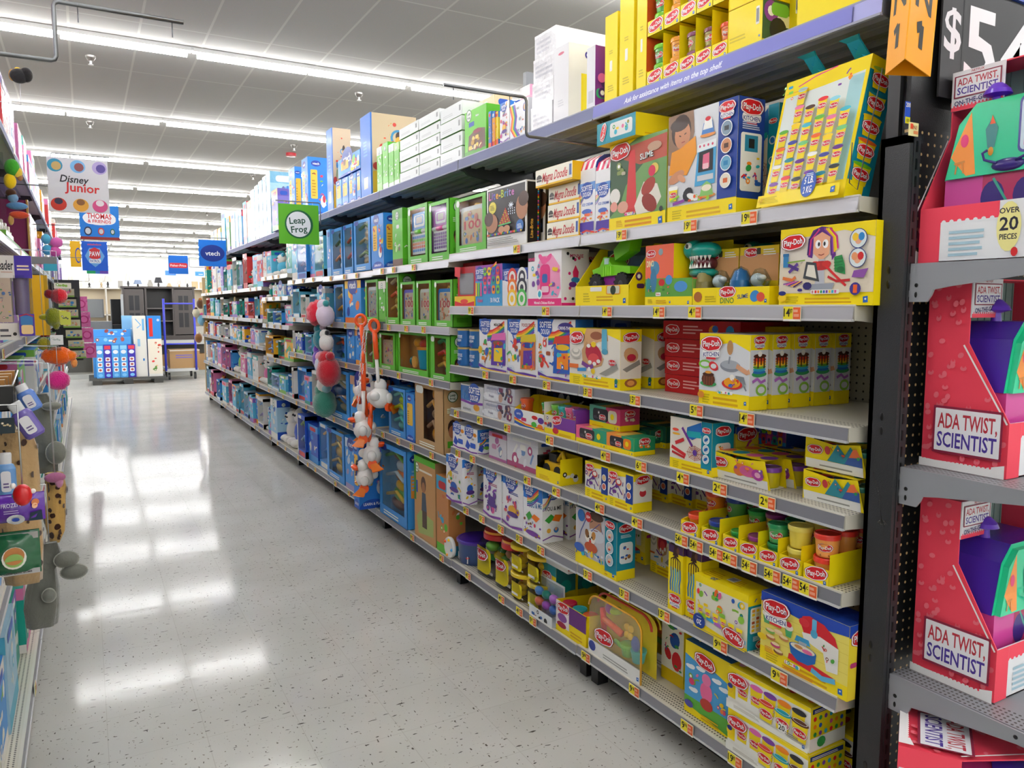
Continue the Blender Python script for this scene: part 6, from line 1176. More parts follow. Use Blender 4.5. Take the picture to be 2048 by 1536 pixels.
def ca4(A, B): A.r(0, 0, 1, 1, Y); A.r(0, .2, .45, 1, 'f2e8e8'); A.logo(.24, .82, .4, 6); A.e(.22, .5, .16, .14, '8a4fa0', 12); A.e(.2, .26, .16, .1, '9a1c3c', 12); A.lines(.5, .1, .9, .3, 2, YD); A.r(.45, .45, 1, 1, '6a2f7c'); B.r(0, 0, 1, 1, Y)
cans_tray('purple crown print dough tray with stacked cans on bottom shelf', a8, 1112, 1172, 1235, .12, ['d8284c', '3ab0b0', 'f0703c'], ca4, D=.2)
# top shelf, second bay
def tb2(label, uL, uR, v, D, art, col, **k): return pbox(label, a1, uL, uR, v, D, art, col, top=True, **k)
for i in range(4):
    xf = XT + .01; y1 = YU(1062, xf, a1); y0 = YU(1104, xf, a1); m = carton(y1 - y0, .098, .3, 'dddce0', lambda A, B, C, T: (A.lines(.1, .2, .9, .8, 3, 'c0bfc8', i), A.r(.0, .88, 1, 1, 'f0eff2')), mat='wrap'); tag(m.build('wrapped_carton', loc=(xf + .006 * i, (y0 + y1) / 2, a1 + .001 + i * .1)), f'shrink-wrapped white carton on the top shelf, {ORD[i+1]} from the bottom', 'box')
tb2('pink and white character toy box peeking above wrapped cartons', 1040, 1060, 168, .12, art_generic(12, ['e0609a', 'f2f0f0', '3a2a30', 'e8a0c0'], 'e8b8cc'), 'e8b8cc', sb=.12)
m = MB(); m.box(0, 0, 0, .05, .03, .43, '7c7e84', 'paint'); tag(m.build('metal_channel', loc=(2.0, YU(1052, 2.0, a1), a1 + .001)), 'short grey metal channel rising behind the pink toy box', 'channel'); 
tb2('white box with a rainbow ribbon on the top shelf', 1020, 1057, 194, .1, art_rainbow_box, 'ececf0'); tb2('white and yellow box beside the rainbow ribbon box', 1000, 1019, 200, .14, art_softee_white(51), 'e8d8a0', sb=.01)
for i in range(3): tb2(f'small bright activity box on top shelf, {ORD[i+1]} past the white ones', 977 + i * 7, 983 + i * 7, 222, .12, art_generic(60 + i, ['e8c01c', 'd8502c', '2a7fc8', '6a3fa0'], ['4a6ab0', 'e8a03c', 'e8d01c'][i]), '4a6ab0', sb=.004 * i)
tb2('lime green maker box on the top shelf beside pale carton stacks', 930, 973, 206, .1, art_green_sleeve, '6cc832'); tb2('second box behind the lime green maker box', 926, 990, 188, .1, art_generic(66, ['e8c8a0', '4a3a30', 'd8d8d0'], 'd8d4c0'), 'd8d4c0', sb=.14)
for c, (ua, ub, vt_, n) in enumerate(((881, 924, 197, 4), (839, 880, 214, 5), (800, 838, 237, 5))):
    xf = XT + .012; y1 = YU(ua, xf, a1); y0 = YU(ub, xf, a1); Ht = ZV(vt_, xf, y0) - a1; hh = Ht / n
    m = carton(y1 - y0 - .004, hh - .006, .34, 'd4dcd4', art_palebox, {0: 'e0e3e2', 4: '6cb84c', 5: '6cb84c', 2: 'a8d890'}); p0 = None
    for i in range(n):
        lb = f'pale green-edged carton, {ORD[i+1]} up in the {("stack beside the maker box", "middle carton stack", "farthest carton stack")[c]}'
        L_ = (xf + .004 * (i % 2), (y0 + y1) / 2, a1 + .001 + i * hh)
        if p0 is None: p0 = m.build('pale_carton', loc=L_); tag(p0, lb, 'box')
        else: clone(p0, L_, lb)
# ---------------------------------------------------------------- stock: learning-toy bays further along
def DU(u2, y0, z, xf): return max(.05, XU(u2, y0, z) - xf)
def tb(b, label, uL, uR, v, art, col='2a7fd8', u2=None, D=.2, **k):
    z = LV[b][0]
    if u2: xf = XT + k.get('sb', .012); D = DU(u2, YU(uR, xf, z), z, xf)
    return pbox(label, z, uL, uR, v, D, art, col, top=True, **k)
tb(2, 'tall blue box with a wooden toy picture on its broad side', 723, 743, 224, art_wood_toy, u2=834)
for i, (a, b_, v) in enumerate(((755, 765, 292), (766, 777, 283), (778, 788, 286), (789, 799, 283))): tb(2, f'narrow glossy green wrapped box, {ORD[i+1]} along beside the wooden toy box', a, b_, v, art_generic(70 + i, ['5cb82c', 'a8dc80', 'e8e8e0'], '6cc03c', 'l'), '6cc03c', D=.24)
for i, (a, b_, v) in enumerate(((673, 684, 300), (685, 697, 309), (698, 713, 309), (714, 722, 309))): o_ = tb(3, f'narrow blue learning toy box under the tilted one, {ORD[i+1]} along', a, b_, v, art_vtech(20 + i), D=.25, H=.2)
zt3 = 2.25 + .203; xf = XT + .012; y0 = YU(721, xf, zt3); y1 = YU(677, xf, zt3)
m = carton(y1 - y0, .13, .22, '2a7fd8', art_vtech(29)); o = m.build('toy_box', loc=(xf, (y0 + y1) / 2, zt3 + .012)); tag(o, 'blue learning toy box lying across the tops of narrow ones', 'box')
tb(3, 'pale and blue toy box with its broad wooden print facing out', 656, 667, 255, art_wood_toy, u2=704)
tb(4, 'bright blue learning box with yellow panel, behind the green sign', 606, 618, 313, art_vtech(3, True), u2=657); tb(5, 'blue learning box with yellow strip before the bright blue one', 580, 592, 333, art_vtech(4), u2=606)
for i in range(5): tb(6, f'shrink-wrapped pale blue carton, {ORD[i+1]} in the tall wrapped row', 504 + i * 8, 511 + i * 8, 378 - i * 9, art_generic(90 + i, ['7ab8d4', 'c4dce4', '5aa4c8'], '8cc0d8'), '8cc0d8', D=.3, mat='wrap')
tb(5, 'small purple toy box at the front edge of the top shelf', 545, 557, 376, art_generic(96, ['6a5ab0', 'e8a05a', '4a9a4c'], '7a70c0'), '7a70c0', D=.12, sb=-.03); tb(5, 'small tan and blue animal toy box beside the purple one', 561, 577, 372, art_generic(97, ['2a7fd8', 'c8b890', '4a3a30'], 'cfc4a0', 'v'), 'cfc4a0', D=.12, sb=.1)
tb(5, 'red and white toy box standing behind the small front boxes', 560, 569, 350, art_generic(98, ['d83a3c', 'e8c8c8', 'f2f0f0'], 'd85a5c'), 'd85a5c', D=.12, sb=.32)
for i, (a, b_, v, c, pal) in enumerate(((488, 495, 402, 'e8b8b0', ['e8c8b0', 'c83a4c', '3aa8c8']), (496, 504, 400, 'c8c0a0', ['3aa8c8', 'c8a880', 'f0ece0']), (473, 478, 420, 'a8d0ec', ['8ac0e8', 'e4f0f8']), (479, 485, 419, '7ab8e8', ['5aa0e0', 'c83a4c']), (463, 471, 424, 'e4eef6', ['a8d0ec', 'f4f4f4']), (454, 461, 432, '4a8a3c', ['7ac143', 'f28a1c', '6a3fa0']), (445, 452, 421, '5ab8e0', ['3a94d8', 'e8f2f8']), (437, 443, 455, '9ac8e0', ['e8d04a', '3a94d8']), (430, 436, 458, 'e8d060', ['e8784a', 'f2e8c0']), (423, 429, 462, 'c8dce8', ['7ab8e8', 'e8a03c']))):
    bb = 7 if i < 5 else 8 if i < 7 else 9
    tb(bb, f'{["pink", "cream", "light blue", "sky blue", "white", "green", "cyan", "grey blue", "yellow", "silver blue"][i]} toy carton on the top shelf near its far end', a, b_, v, art_generic(110 + i, pal, c), c, D=.25)
def toy_blob(cols, seed=0, n=6):
    def f(r, W, H, D, b, t, fr):
        R = random.Random(seed); m = MB(); w2 = max(.015, W / 2 - fr - .01); h = H - b - t
        for i in range(n):
            q = h / n; m.ell((.03 + D * .2, R.uniform(-w2 * .35, w2 * .35), b + q * (i + .5)), (D * .22, w2 * R.uniform(.45, .8), q * R.uniform(.5, .75)), cols[i % len(cols)], n=10, k=6)
            if i % 2: m.tube([(.02, -w2 * .8, b + q * (i + .3)), (.03, 0, b + q * (i + .8)), (.02, w2 * .8, b + q * (i + .2))], min(.012, w2 * .2), cols[(i + 1) % len(cols)], n=6)
        m.build('toy', r)
    return f
V = {'col': '3a94e0', 'inner': '8ab4d4', 'brand': 'v'}
G = {'col': '5cb82c', 'inner': 'b8803c'}
c_ = LV[2]
pbox('closed green learning box beside the blue toy laptop', c_[1], 786, 806, 415, .11, art_generic(71, ['4aa01c', 'c8e8a8', '6a4a38'], '5cb82c', 'l'), '5cb82c')
leap_box('green window box with a blue and white toy laptop', c_[1], 816, 856, 403, toy_laptop('3a8ad8', '6cc832'), **G); leap_box('green window box with a pink and purple toy laptop', c_[1], 858, 899, 395, toy_laptop('b04ab8', 'e05aa0'), col='5cb82c', inner='7a2f8c')
leap_box('blue window box with clear plastic house toy, second shelf', c_[1], 709, 742, 433, toy_blob(['c8a880', 'e8ece8', '6a8a4c', 'd8dcd8'], 5), **V); pbox('closed blue learning box with yellow panels on second shelf', c_[1], 744, 768, 425, .14, art_vtech(7))
leap_box('green window box with a white phone toy', c_[2], 731, 757, 558, toy_tablet('f2f2ee', 'b8b8a8', False, 4), **G); pbox('green learning box with round badge beside the phone toy', c_[2], 758, 772, 562, .1, art_generic(72, ['4aa01c', 'e8e8d8'], '5cb82c', 'l'), '5cb82c')
leap_box('green window box with an orange rocket toy', c_[2], 773, 799, 547, toy_blob(['e8501c', '3a6ab0', 'c8a03c', 'b8481c'], 8), **G)
for i, (a, b_, bc, sd) in enumerate(((801, 831, '7a6ad0', 3), (833, 863, 'f2efe6', 6), (868, 906, '2a86d0', 9))): leap_box(f'green window box with a {["purple", "white", "blue"][i]} rimmed hundred words tablet, third shelf', c_[2], a, b_, 562 - i * 2, toy_tablet(bc, 'e4d0b0', True, sd), **G)
for i, (a, b_) in enumerate(((910, 932), (936, 958))): pbox(f'dark green learning box low behind the fourth shelf end, {("farther", "nearer")[i]}', c_[3], a, b_, 625, .1, art_generic(75 + i, ['3a7a1c', '4a9a2c', '3a2a20'], '3c7a1e', 'l'), '3c7a1e', sb=.2) if False else None
leap_box('tan green window box with a wooden board toy', c_[3], 759, 791, 667, toy_tablet('c8b088', 'd8c09c', False, 12), **G)
def bucket_toy(r, W, H, D, b, t, f):
    m = MB(); R = min(W * .26, D * .42); m.lathe([(R * .8, 0), (R, H * .45), (R * 1.06, H * .45), (R * 1.06, H * .52), (R * .9, H * .52)], o=(D * .5, -W * .12, b), col='1aa8c8', n=20, cols=['1aa8c8', 'f09a2c', 'f09a2c', 'e88a1c']); m.build('picnic_bucket', r)
    m = MB(); m.lathe([(.02, -.004), (.034, -.004), (.034, .006), (.02, .006)], o=(D * .5 - R - .004, -W * .02, b + .04), col='f0a83c', n=14, axis='x'); m.ell((D * .45, W * .3, b + .035), (.03, .035, .03), '0f8a84'); m.ell((D * .4, W * .1, b + H * .6), (.03, .04, .03), 'e8a01c'); m.ell((D * .4, -W * .1, b + H * .58), (.03, .04, .03), 'd8301c'); m.build('play_food', r)
leap_box('green window box with a cyan and orange bucket toy', c_[3], 797, 857, 664, bucket_toy, D=.15, frame=.05, **G); leap_box('green window box with a small green toy, bucket box neighbour', c_[3], 861, 901, 672, toy_blob(['3a9a48', 'd8301c', 'e8b01c'], 14), frame=.2, **G)
pbox('large dark blue learning box at the back of fifth shelf', c_[4], 750, 800, 752, .1, art_vtech(14), sb=.18); 
leap_box('blue window box with a teal puppy toy', c_[4], 778, 812, 780, toy_blob(['7ae0d0', '1c3a4c', '5ad0c0', 'f2f2ee', 'c8e01c', '2a7a8c'], 15), D=.1, **V); pbox('narrow blue learning box touching the teal puppy box', c_[4], 813, 829, 790, .1, art_vtech(16))
leap_box('brown and green window box with toy vacuum, on fifth shelf', c_[4], 831, 888, 775, toy_blob(['f0a01c', 'c82a20', 'b88a5c', '6a4a38'], 17, 5), col='c09a68', inner='7a4a20', frame=.3)
xa = XU(716, 4.9, .3); o = carton(.11, .46, XU(757, 4.9, .3) - xa + .05, '3a94e0', art_vtech(18, True)).build('learning_box', loc=(xa, 4.93, c_[5] + .001)); tag(o, 'tall blue ball popper box jutting out over the bottom rail', 'box'); leap_box('blue window box with orange ball and rainbow popper', c_[5], 760, 815, 905, toy_blob(['8a5a4c', '6ab04c', 'e8c03c', 'e8781c', 'c8d8e0'], 19, 6), D=.13, frame=.1, sb=-.004, **V)
def art_groove(A, B, C, T):
    A.r(0, 0, 1, 1, 'c8965c'); A.r(0, .93, 1, 1, '5cb82c'); A.poly([(.1, .25), (.3, .35), (.9, .3), (.9, .1), (.2, .05)], 'a8b868'); A.e(.45, .68, .12, .1, '5a3a28', 14); A.e(.45, .64, .08, .07, 'a87048', 12); A.poly([(.35, .35), (.38, .58), (.55, .58), (.6, .35)], '3a4a5c'); A.r(.38, .15, .6, .36, '4a3428'); lf(A, .14, .86, .1); A.r(0, .55, .18, .7, '2a4fa8'); A.lines(.25, .83, .9, .88, 1, 'f2ead8'); A.r(0, .45, .1, .93, '3a8a2c')
    B.r(0, 0, 1, 1, 'a8865c'); B.e(.5, .5, .3, .15, '3aa0c8'); T.r(0, 0, 1, 1, '6cc832')
pbox('brown and green music activity box on the bottom shelf', c_[5], 830, 872, 928, .1, art_groove, 'c8965c'); 
pbox('orange and green box with a steering toy picture, bottom shelf', c_[5], 874, 898, 960, .1, art_generic(79, ['c8703c', '5cb82c', '3aa0c8'], 'c8864c'), 'c8864c', sb=.01); pbox('dark green box at the back beside the purple-lidded bucket', c_[5], 899, 925, 1018, .1, art_generic(80, ['3a8a2c', '3a2420', '2a4fa8'], '4a9a2c'), '4a9a2c', sb=.12) if False else None
xf = XF - .01; yy = YU(897, xf, .5); m = MB(); m.lathe([(.03, 0), (.055, 0), (.058, .01), (.055, .02), (.03, .02)], o=(0, 0, 0), col='eeeeea', axis='x', n=22); m.lathe([(0, .004), (.032, .004), (.032, .014), (0, .014)], col='3a9ad0', axis='x', n=18); [m.ell((-.002, .045 * cos(a), .045 * sin(a)), .008, c) for a, c in ((.6, 'e8501c'), (1.8, 'f2cc1a'), (3.2, '3a9ad0'), (5, 'e8a03c'))]
tag(m.build('steering_toy', loc=(xf + .01, YU(893, xf, .33), c_[5] + .0605)), 'round white and blue steering toy in front of the orange box', 'toy')
# bays three and four past the post, measured from their fronts
c3 = LV[3]; c5_ = LV[4]
for (label, z, a, b_, v, k, cols, kw) in (
    ('blue box with black and white penguin toy', c3[1], 664, 686, 453, 'w', ['f2f2ee', '1c1c20', 'f08a1c', 'f2f2ee', '2a2a30'], V), ('blue box with red striped train toy, second shelf', c3[1], 688, 707, 446, 'w', ['d8503c', 'f2f2ee', 'c83a3c', '7ac143'], V),
    ('blue box with penguin toy under the green sign', c3[1] if 0 else c3[1], 655, 663, 458, 'b', ['3a94e0', '7ab8e8'], None), ('tall blue box with yellow digger toy', c3[2], 669, 689, 568, 'w', ['f2c01c', 'f0781c', 'e8b01c', 'd8601c'], V), ('blue box with orange slanted toy arm', c3[2], 691, 723, 560, 'b', ['f0781c', 'f2c01c', '12379a'], 'v'),
    ('blue window box with orange and green animals, fourth shelf', c3[3], 665, 693, 672, 'w', ['3aa03c', 'f0781c', '3a7ad8', 'f2f2ee', 'e8501c'], V), ('brown sided blue learning box on fourth shelf', c3[3], 695, 710, 660, 'b', ['c89a6c', '3a6ab0'], 'v'), ('blue learning box just before the hanging ducks', c3[3], 712, 730, 660, 'b', ['3a6ab0', 'f0a03c'], 'v'),
    ('dark green window box beside the wooden board toy', c3[3], 732, 748, 662, 'w', ['c8c0a8', '3a3a30', 'e8e0d0'], G),
    ('large blue window box with a red and yellow figure inside', c3[4], 652, 700, 745, 'w', ['c8b890', 'e8a05a', '3a6ab0', '8ab0c8', 'd8c8a0', 'c8503c'], V), ('large blue and cream activity table box at the back', c3[4], 702, 748, 762, 'b', ['e8d8b0', '8ab0c8', 'c8a080'], 'v'),
    ('blue box with a yellow curved toy on the bottom shelf', c3[5], 655, 690, 870, 'w', ['e8c05a', '4a6a8c', 'd8b04c', 'c8503c'], V), ('pale blue activity walker box on the bottom shelf', c3[5], 692, 715, 885, 'b', ['c8d8e8', 'a89ac0', 'e8e4dc'], 'v')):
    if k == 'w': leap_box(label, z, a, b_, v, toy_blob(cols, len(label), 5), **kw)
    else: pbox(label, z, a, b_, v, .12, art_generic(len(label), cols, '3a94e0' if kw == 'v' else cols[0], kw), '3a94e0')
# the rest of the run, filled shelf by shelf
CN = {'3a94e0': 'blue', '5ab8d8': 'cyan', 'a8d0e8': 'pale blue', '1c50c0': 'royal blue', 'e8e4dc': 'cream', 'd83a3c': 'red', 'f0b01c': 'yellow', '1aa090': 'teal', '7ab84c': 'green', 'd878a8': 'pink', '8a6ac0': 'purple', 'f08a3c': 'orange'}
def fill_shelf(b, i, R, pal, y0=None, y1=None):
    z = LV[b][i]; hmax = (LV[b][i - 1] - z - .07) if i else .3
    y = y0 or SEAM[b] + .015; end = (y1 or SEAM[b + 1]) - .012; n = 0
    while y < end - .07:
        W = min(R.uniform(.17, .4), end - y); n += 1
        H = max(.12, hmax * R.uniform(.62, .97)); H = min(H, .46); c = R.choice(pal); c2 = R.choice([q for q in CN if q != c]); k = R.random(); D = R.uniform(.12, .2); xf = XF + R.uniform(.006, .05); W -= .004
        where = f'{ORD[n]} on {SHN[len(LV[b])][i]} shelf, {ORD[b+1]} bay'
        if k < .48: 
            uL, uR = 0, 0; r = thing('window_toy_box', f'{CN[c]} window box with {CN[c2]} toy, {where}', 'toy box', (xf, y + W / 2, z + .0012))
            m = MB(); fr = .12 * W; m.box(D * .6, -W / 2, 0, D, W / 2, H, c); m.box(0, -W / 2, 0, D * .6, -W / 2 + .004, H, c); m.box(0, W / 2 - .004, 0, D * .6, W / 2, H, c); m.box(0, -W / 2, 0, D * .6, W / 2, H * .16, c); m.box(0, -W / 2, H * .9, D * .6, W / 2, H, c)
            A = Face(m, lambda u, v, o: (-o, W / 2 - u, v), W, H); A.rr(.1, .02, .9, .13, R.choice(['12379a', 'f2f2ee', 'c8242c']), .3); A.rr(.1, .91, .5, .98, 'f2f2ee', .3); B = Face(m, lambda u, v, o: (u, -W / 2 - o, v), D, H); B.bits(.2, .2, .8, .8, 4, [c2, 'f2f2ee', c], n, .14); m.build('carton', r)
            toy_blob([c2, 'f2f2ee', R.choice(list(CN)), c2], n + b * 9 + i, R.choice([3, 4, 5]))(r, W, H, D * .8, H * .16, H * .1, fr)
            m = MB(); m.add([(.002, W / 2 - .006, H * .16), (.002, -W / 2 + .006, H * .16), (.002, -W / 2 + .006, H * .9), (.002, W / 2 - .006, H * .9)], [(0, 1, 2, 3)], 'f0f4f4', 'clear'); m.build('window_film', r)
        elif k < .86:
            m = carton(W, H, D, c, art_generic(n * 7 + b * 31 + i, [c2, 'f2f0ea', R.choice(list(CN)), c2], c, R.choice(['v', 'l', None, None]) if b < 6 else None)); o = m.build('toy_box', loc=(xf, y + W / 2, z + .0012)); tag(o, f'{CN[c]} printed box with {CN[c2]} picture, {where}', 'box')
        else:
            r = thing('plush_toy', f'{CN[c2]} and white soft toy sitting, {where}', 'soft toy', (xf + .02, y + W / 2, z)); q = min(W, H) * .42; m = MB(); m.ell((q, 0, q * .95), (q * .8, q * .85, q * .94), c2, 'cloth'); m.ell((q * .8, 0, q * 2.0), (q * .6, q * .65, q * .6), 'f0ece4', 'cloth')
            for s in (-1, 1): m.ell((q * .8, s * q * .5, q * 2.5), (q * .2, q * .25, q * .25), c2, 'cloth', n=8); m.ell((q * .2, s * q * .5, q * .3), (q * .4, q * .3, q * .28), 'f0ece4', 'cloth', n=8)
            m.build('soft_body', r); m = MB(); [m.ell((q * .22, s * q * .22, q * 2.1), q * .08, '1c1c20', n=6, k=4) for s in (-1, 1)]; m.build('eyes', r)
        y += W + .004 + R.uniform(0, .02)
RS = random.Random(11)
P1 = ['e8e4dc', '3a94e0', '3a94e0', 'a8d0e8', '1c50c0', 'e8e4dc', '5ab8d8']; P2 = ['a8d0e8', 'e8e4dc', '5ab8d8', 'e8e4dc', 'a8d0e8', 'd83a3c', 'f0b01c', '1aa090', '8a6ac0']; P3 = ['a8d0e8', 'e8e4dc', '5ab8d8', '3a94e0', 'd878a8']
fill_shelf(3, 5, RS, P1, YU(716, XF, .15) - .55 if 0 else SEAM[3] + .2, YU(690, XF, .15) if 0 else SEAM[3] + .21)
for i in (1, 2, 3, 4, 5): fill_shelf(4, i, RS, P1)
for b in (5, 6, 7, 8, 9):
    for i in range(1, len(LV[b])): fill_shelf(b, i, RS, P1 + ['f0b01c', '1aa090'] if b == 5 else P2 if i < 4 else P3)
fill_shelf(3, 3, RS, ['7ab84c', 'e8e4dc'], YU(665, XF + .02, c3[3]) + .01); fill_shelf(3, 1, RS, P1, YU(655, XF + .02, c3[1]) + .01)

# ---------------------------------------------------------------- brand signs on wire arms
def wire_arm(name, label, xs, y, zl, zh, x_in, hooks=(), r_=.0045, g=None, x_base=None, y2=None):
    """shelf-mounted flag arm: bar out of the shelf, riser, bar over the aisle"""
    r = thing(name, label, 'sign holder', (0, y, 0), group=g); m = MB(); q = .012 * (1 if x_in < xs else -1)
    P = [(x_base, 0, zl - .004), (xs + q, 0, zl), (xs + q * .3, 0, zl + abs(q) * .3), (xs, 0, zl + abs(q)), (xs, 0, zh - abs(q)), (xs - q * .3, 0, zh - abs(q) * .3), (xs - q, 0, zh), (x_in, 0, zh)]
    m.tube(P, r_, '77797c', 'steel', 8); m.build('wire_arm', r)
    for h in hooks: m = MB(); m.tube([(h, 0, zh), (h, 0, zh - .03), (h, 0, zh - .045)], .0018, '8a8c90', 'steel', 6); m.lathe([(.0, -.003), (.006, 0), (0, .003)], o=(h, 0, zh), col='8a8c90', mat='steel', n=8, axis='x'); m.build('hook', r)
    return r
def sign(name, label, x0, x1, y, z0, z1, col, art, t=.003, hang=None):
    r = thing(name, label, 'sign', (x0, y, z0)); m = MB(); w_ = x1 - x0; h = z1 - z0; m.bbox(0, 0, 0, w_, t, h, col, 'card', .001); F = Face(m, lambda u, v, o: (u, -o, v), w_, h); art(F); m.build('sign_panel', r)
    m = MB(); [m.tube([(q, t / 2, h - .01), (q, t / 2, h + (hang or .03))], .0015, '9a9c9e', 'steel', 6) for q in (w_ * .15, w_ * .85)]; m.build('hanger_wire', r); return r
def a_leap(F): F.e(.5, .5, .35, .36, '0f5a34', 30, 20); F.e(.49, .5, .3, .32, 'e6e9ea', 30, 20); F.t('Leap', .46, .6, .16, '0f4a34', 6, .4); F.t('Frog', .5, .38, .16, '0f4a34', 6, .42)
def a_vt(F): F.e(.5, .5, .44, .32, '0c3aa0', 30); F.e(.5, .5, .43, .31, '0a2f8c', 30); F.t('vtech', .5, .5, .17, 'f2f4f8', 0, .72)
def a_fp(F): F.rr(.04, .33, .96, .6, 'd8303c', .3); F.t('Fisher-Price', .5, .465, .12, 'f6e8e8', 0, .8)
wire_arm('sign_arm', 'grey wire sign arm with the green sign hung from it', 1.648, 6.04, 2.142, 2.31, 1.31, (), x_base=2.1); sign('hanging_sign', 'square green hanging sign with a white oval and two words', 1.326, 1.634, 6.035, 1.987, 2.289, '5aae1e', a_leap, hang=.02)
wire_arm('sign_arm', 'thin wire arm holding the blue oval sign', 1.51, 9.64, 2.14, 2.31, 1.19, (), x_base=2.1); sign('hanging_sign', 'square blue hanging sign with a dark blue oval and white word', 1.195, 1.5, 9.635, 1.98, 2.285, '0a78e0', a_vt, hang=.022)
wire_arm('sign_arm', 'far thin wire arm holding the blue and red sign', 1.49, 13.2, 2.14, 2.34, 1.18, (), x_base=2.1); sign('hanging_sign', 'square blue hanging sign with a red name bar', 1.187, 1.474, 13.195, 2.025, 2.313, '0f6cd0', a_fp, hang=.022)
wire_arm('sign_arm', 'empty grey wire sign arm above the lime maker box', 1.428, 2.46, 2.117, 2.253, 1.105, (1.14, 1.36), .0055, x_base=2.12)
# clip strip of duck push toys
def duck(label, loc, rz, s=1.0, handle=.3):
    r = thing('duck_push_toy', label, 'push toy', loc, rz, group=None); O = 'f4581a'; m = MB()
    m.ell((0, 0, 0), (.062 * s, .075 * s, .068 * s), 'eeece8'); m.ell((-.02, 0, .075 * s), (.04 * s, .042 * s, .045 * s), 'f2f0ec'); m.ell((.055 * s, 0, .02), (.03, .035, .03), 'eeece8'); m.ell((0, .07 * s, .0), (.03, .02, .035), 'e8e6e2'); m.ell((0, -.07 * s, .0), (.03, .02, .035), 'e8e6e2'); m.build('duck_body', r)
    m = MB(); m.ell((-.065 * s, 0, .068 * s), (.032, .032, .014), O); m.ell((-.06 * s, 0, .055 * s), (.026, .028, .01), 'e04a12'); m.build('beak', r)
    m = MB(); [m.ell((-.058, q, .096 * s), (.008, .01, .012), '15151a', n=8, k=6) for q in (-.016, .016)]; m.build('eyes', r)
    m = MB(); m.prism([(-.062, -.03, .045), (-.062, -.005, .035), (-.062, .005, .035), (-.062, .03, .045), (-.062, .03, .018), (-.062, .005, .028), (-.062, -.005, .028), (-.062, -.03, .018)], (.008, 0, 0), '1c2f90', 'plastic'); m.build('bow_tie', r)
    for s_ in (-1, 1): m = MB(); m.lathe([(0, -.012), (.03, -.012), (.032, 0), (.03, .012), (0, .012)], o=(.0, s_ * .062, -.055), col=O, n=16, axis='y'); m.prism([(-.03, s_ * .08, -.05), (-.07, s_ * .1, -.09), (-.03, s_ * .1, -.1), (.0, s_ * .09, -.105), (.01, s_ * .075, -.06)], (.006, .004, .006), 'f07a1c', 'plastic'); m.build('foot', r)
    m = MB(); m.tube([(0, 0, .09 * s), (.005, 0, .13), (.008, 0, .13 + handle * .4)], .012, 'f2f0ec'); m.tube([(.008, 0, .13 + handle * .4), (.01, 0, .13 + handle)], .016, O, n=10)
    R_ = .034; m.tube([(.01, R_ * sin(t), .13 + handle + .03 - R_ * cos(t) * 1.1) for t in [2 * pi * i / 14 for i in range(15)]], .011, O, n=8); m.build('handle', r); return r
yd = 4.72; xd = XF - .075
dk = duck('white duck push toy with orange handle and bow tie, frontmost of the hanging bunch', (xd - .05, yd, .72), radians(-20)); 
for i, (dx, dy, z, a, lb) in enumerate(((.02, .1, .96, 60, 'uppermost on the side away from post'), (.03, -.1, .93, -140, 'showing its round back beside a price rail'), (.0, -.02, .55, 160, 'showing its back under the front one'), (-.03, .04, .40, -20, 'lowest of the bunch with spread feet'))):
    c = clone(dk, (xd + dx, yd + dy, z), f'white duck push toy with orange handle, {lb}', rot=(radians(6 * (i - 1)), radians(5), radians(a)))
def chain(label, pts, r0=.009, col='e4e6e8'):
    m = MB(); P = [Vector(p) for p in pts]; 
    for a, b_ in zip(P, P[1:]):
        n = max(1, int((b_ - a).length / (r0 * 2.2)))
        for i in range(n):
            c = a.lerp(b_, (i + .5) / n); k = i % 2
            m.tube([c + Vector(((0, r0 * .5 * cos(t), r0 * 1.25 * sin(t)) if k else (r0 * .5 * cos(t), 0, r0 * 1.25 * sin(t)))) for t in [2 * pi * j / 8 for j in range(9)]], r0 * .2, col, 'plastic', 5, cap=False)
    tag(m.build('hanging_chain'), label, 'chain')
chain('white plastic chain looping down through the duck toys, outer strand', [(xd - .03, yd + .0, 1.36), (xd - .06, yd + .01, 1.12), (xd - .075, yd + .015, .88)]); chain('white plastic chain beside the outer strand above the ducks', [(xd - .02, yd - .03, 1.36), (xd - .045, yd - .03, 1.2), (xd - .06, yd - .035, 1.08)])
m = MB(); m.box(-.02, -.05, 0, .05, .05, .045, '55575a', 'paint'); m.tube([(-.01, 0, .01), (-.03, 0, -.01), (-.035, 0, -.04)], .003, '9a9c9e', 'steel'); tag(m.build('clip_hanger', loc=(XF - .03, yd - .015, 1.365)), 'grey hanger clip on the rail carrying the white chains', 'hanger')
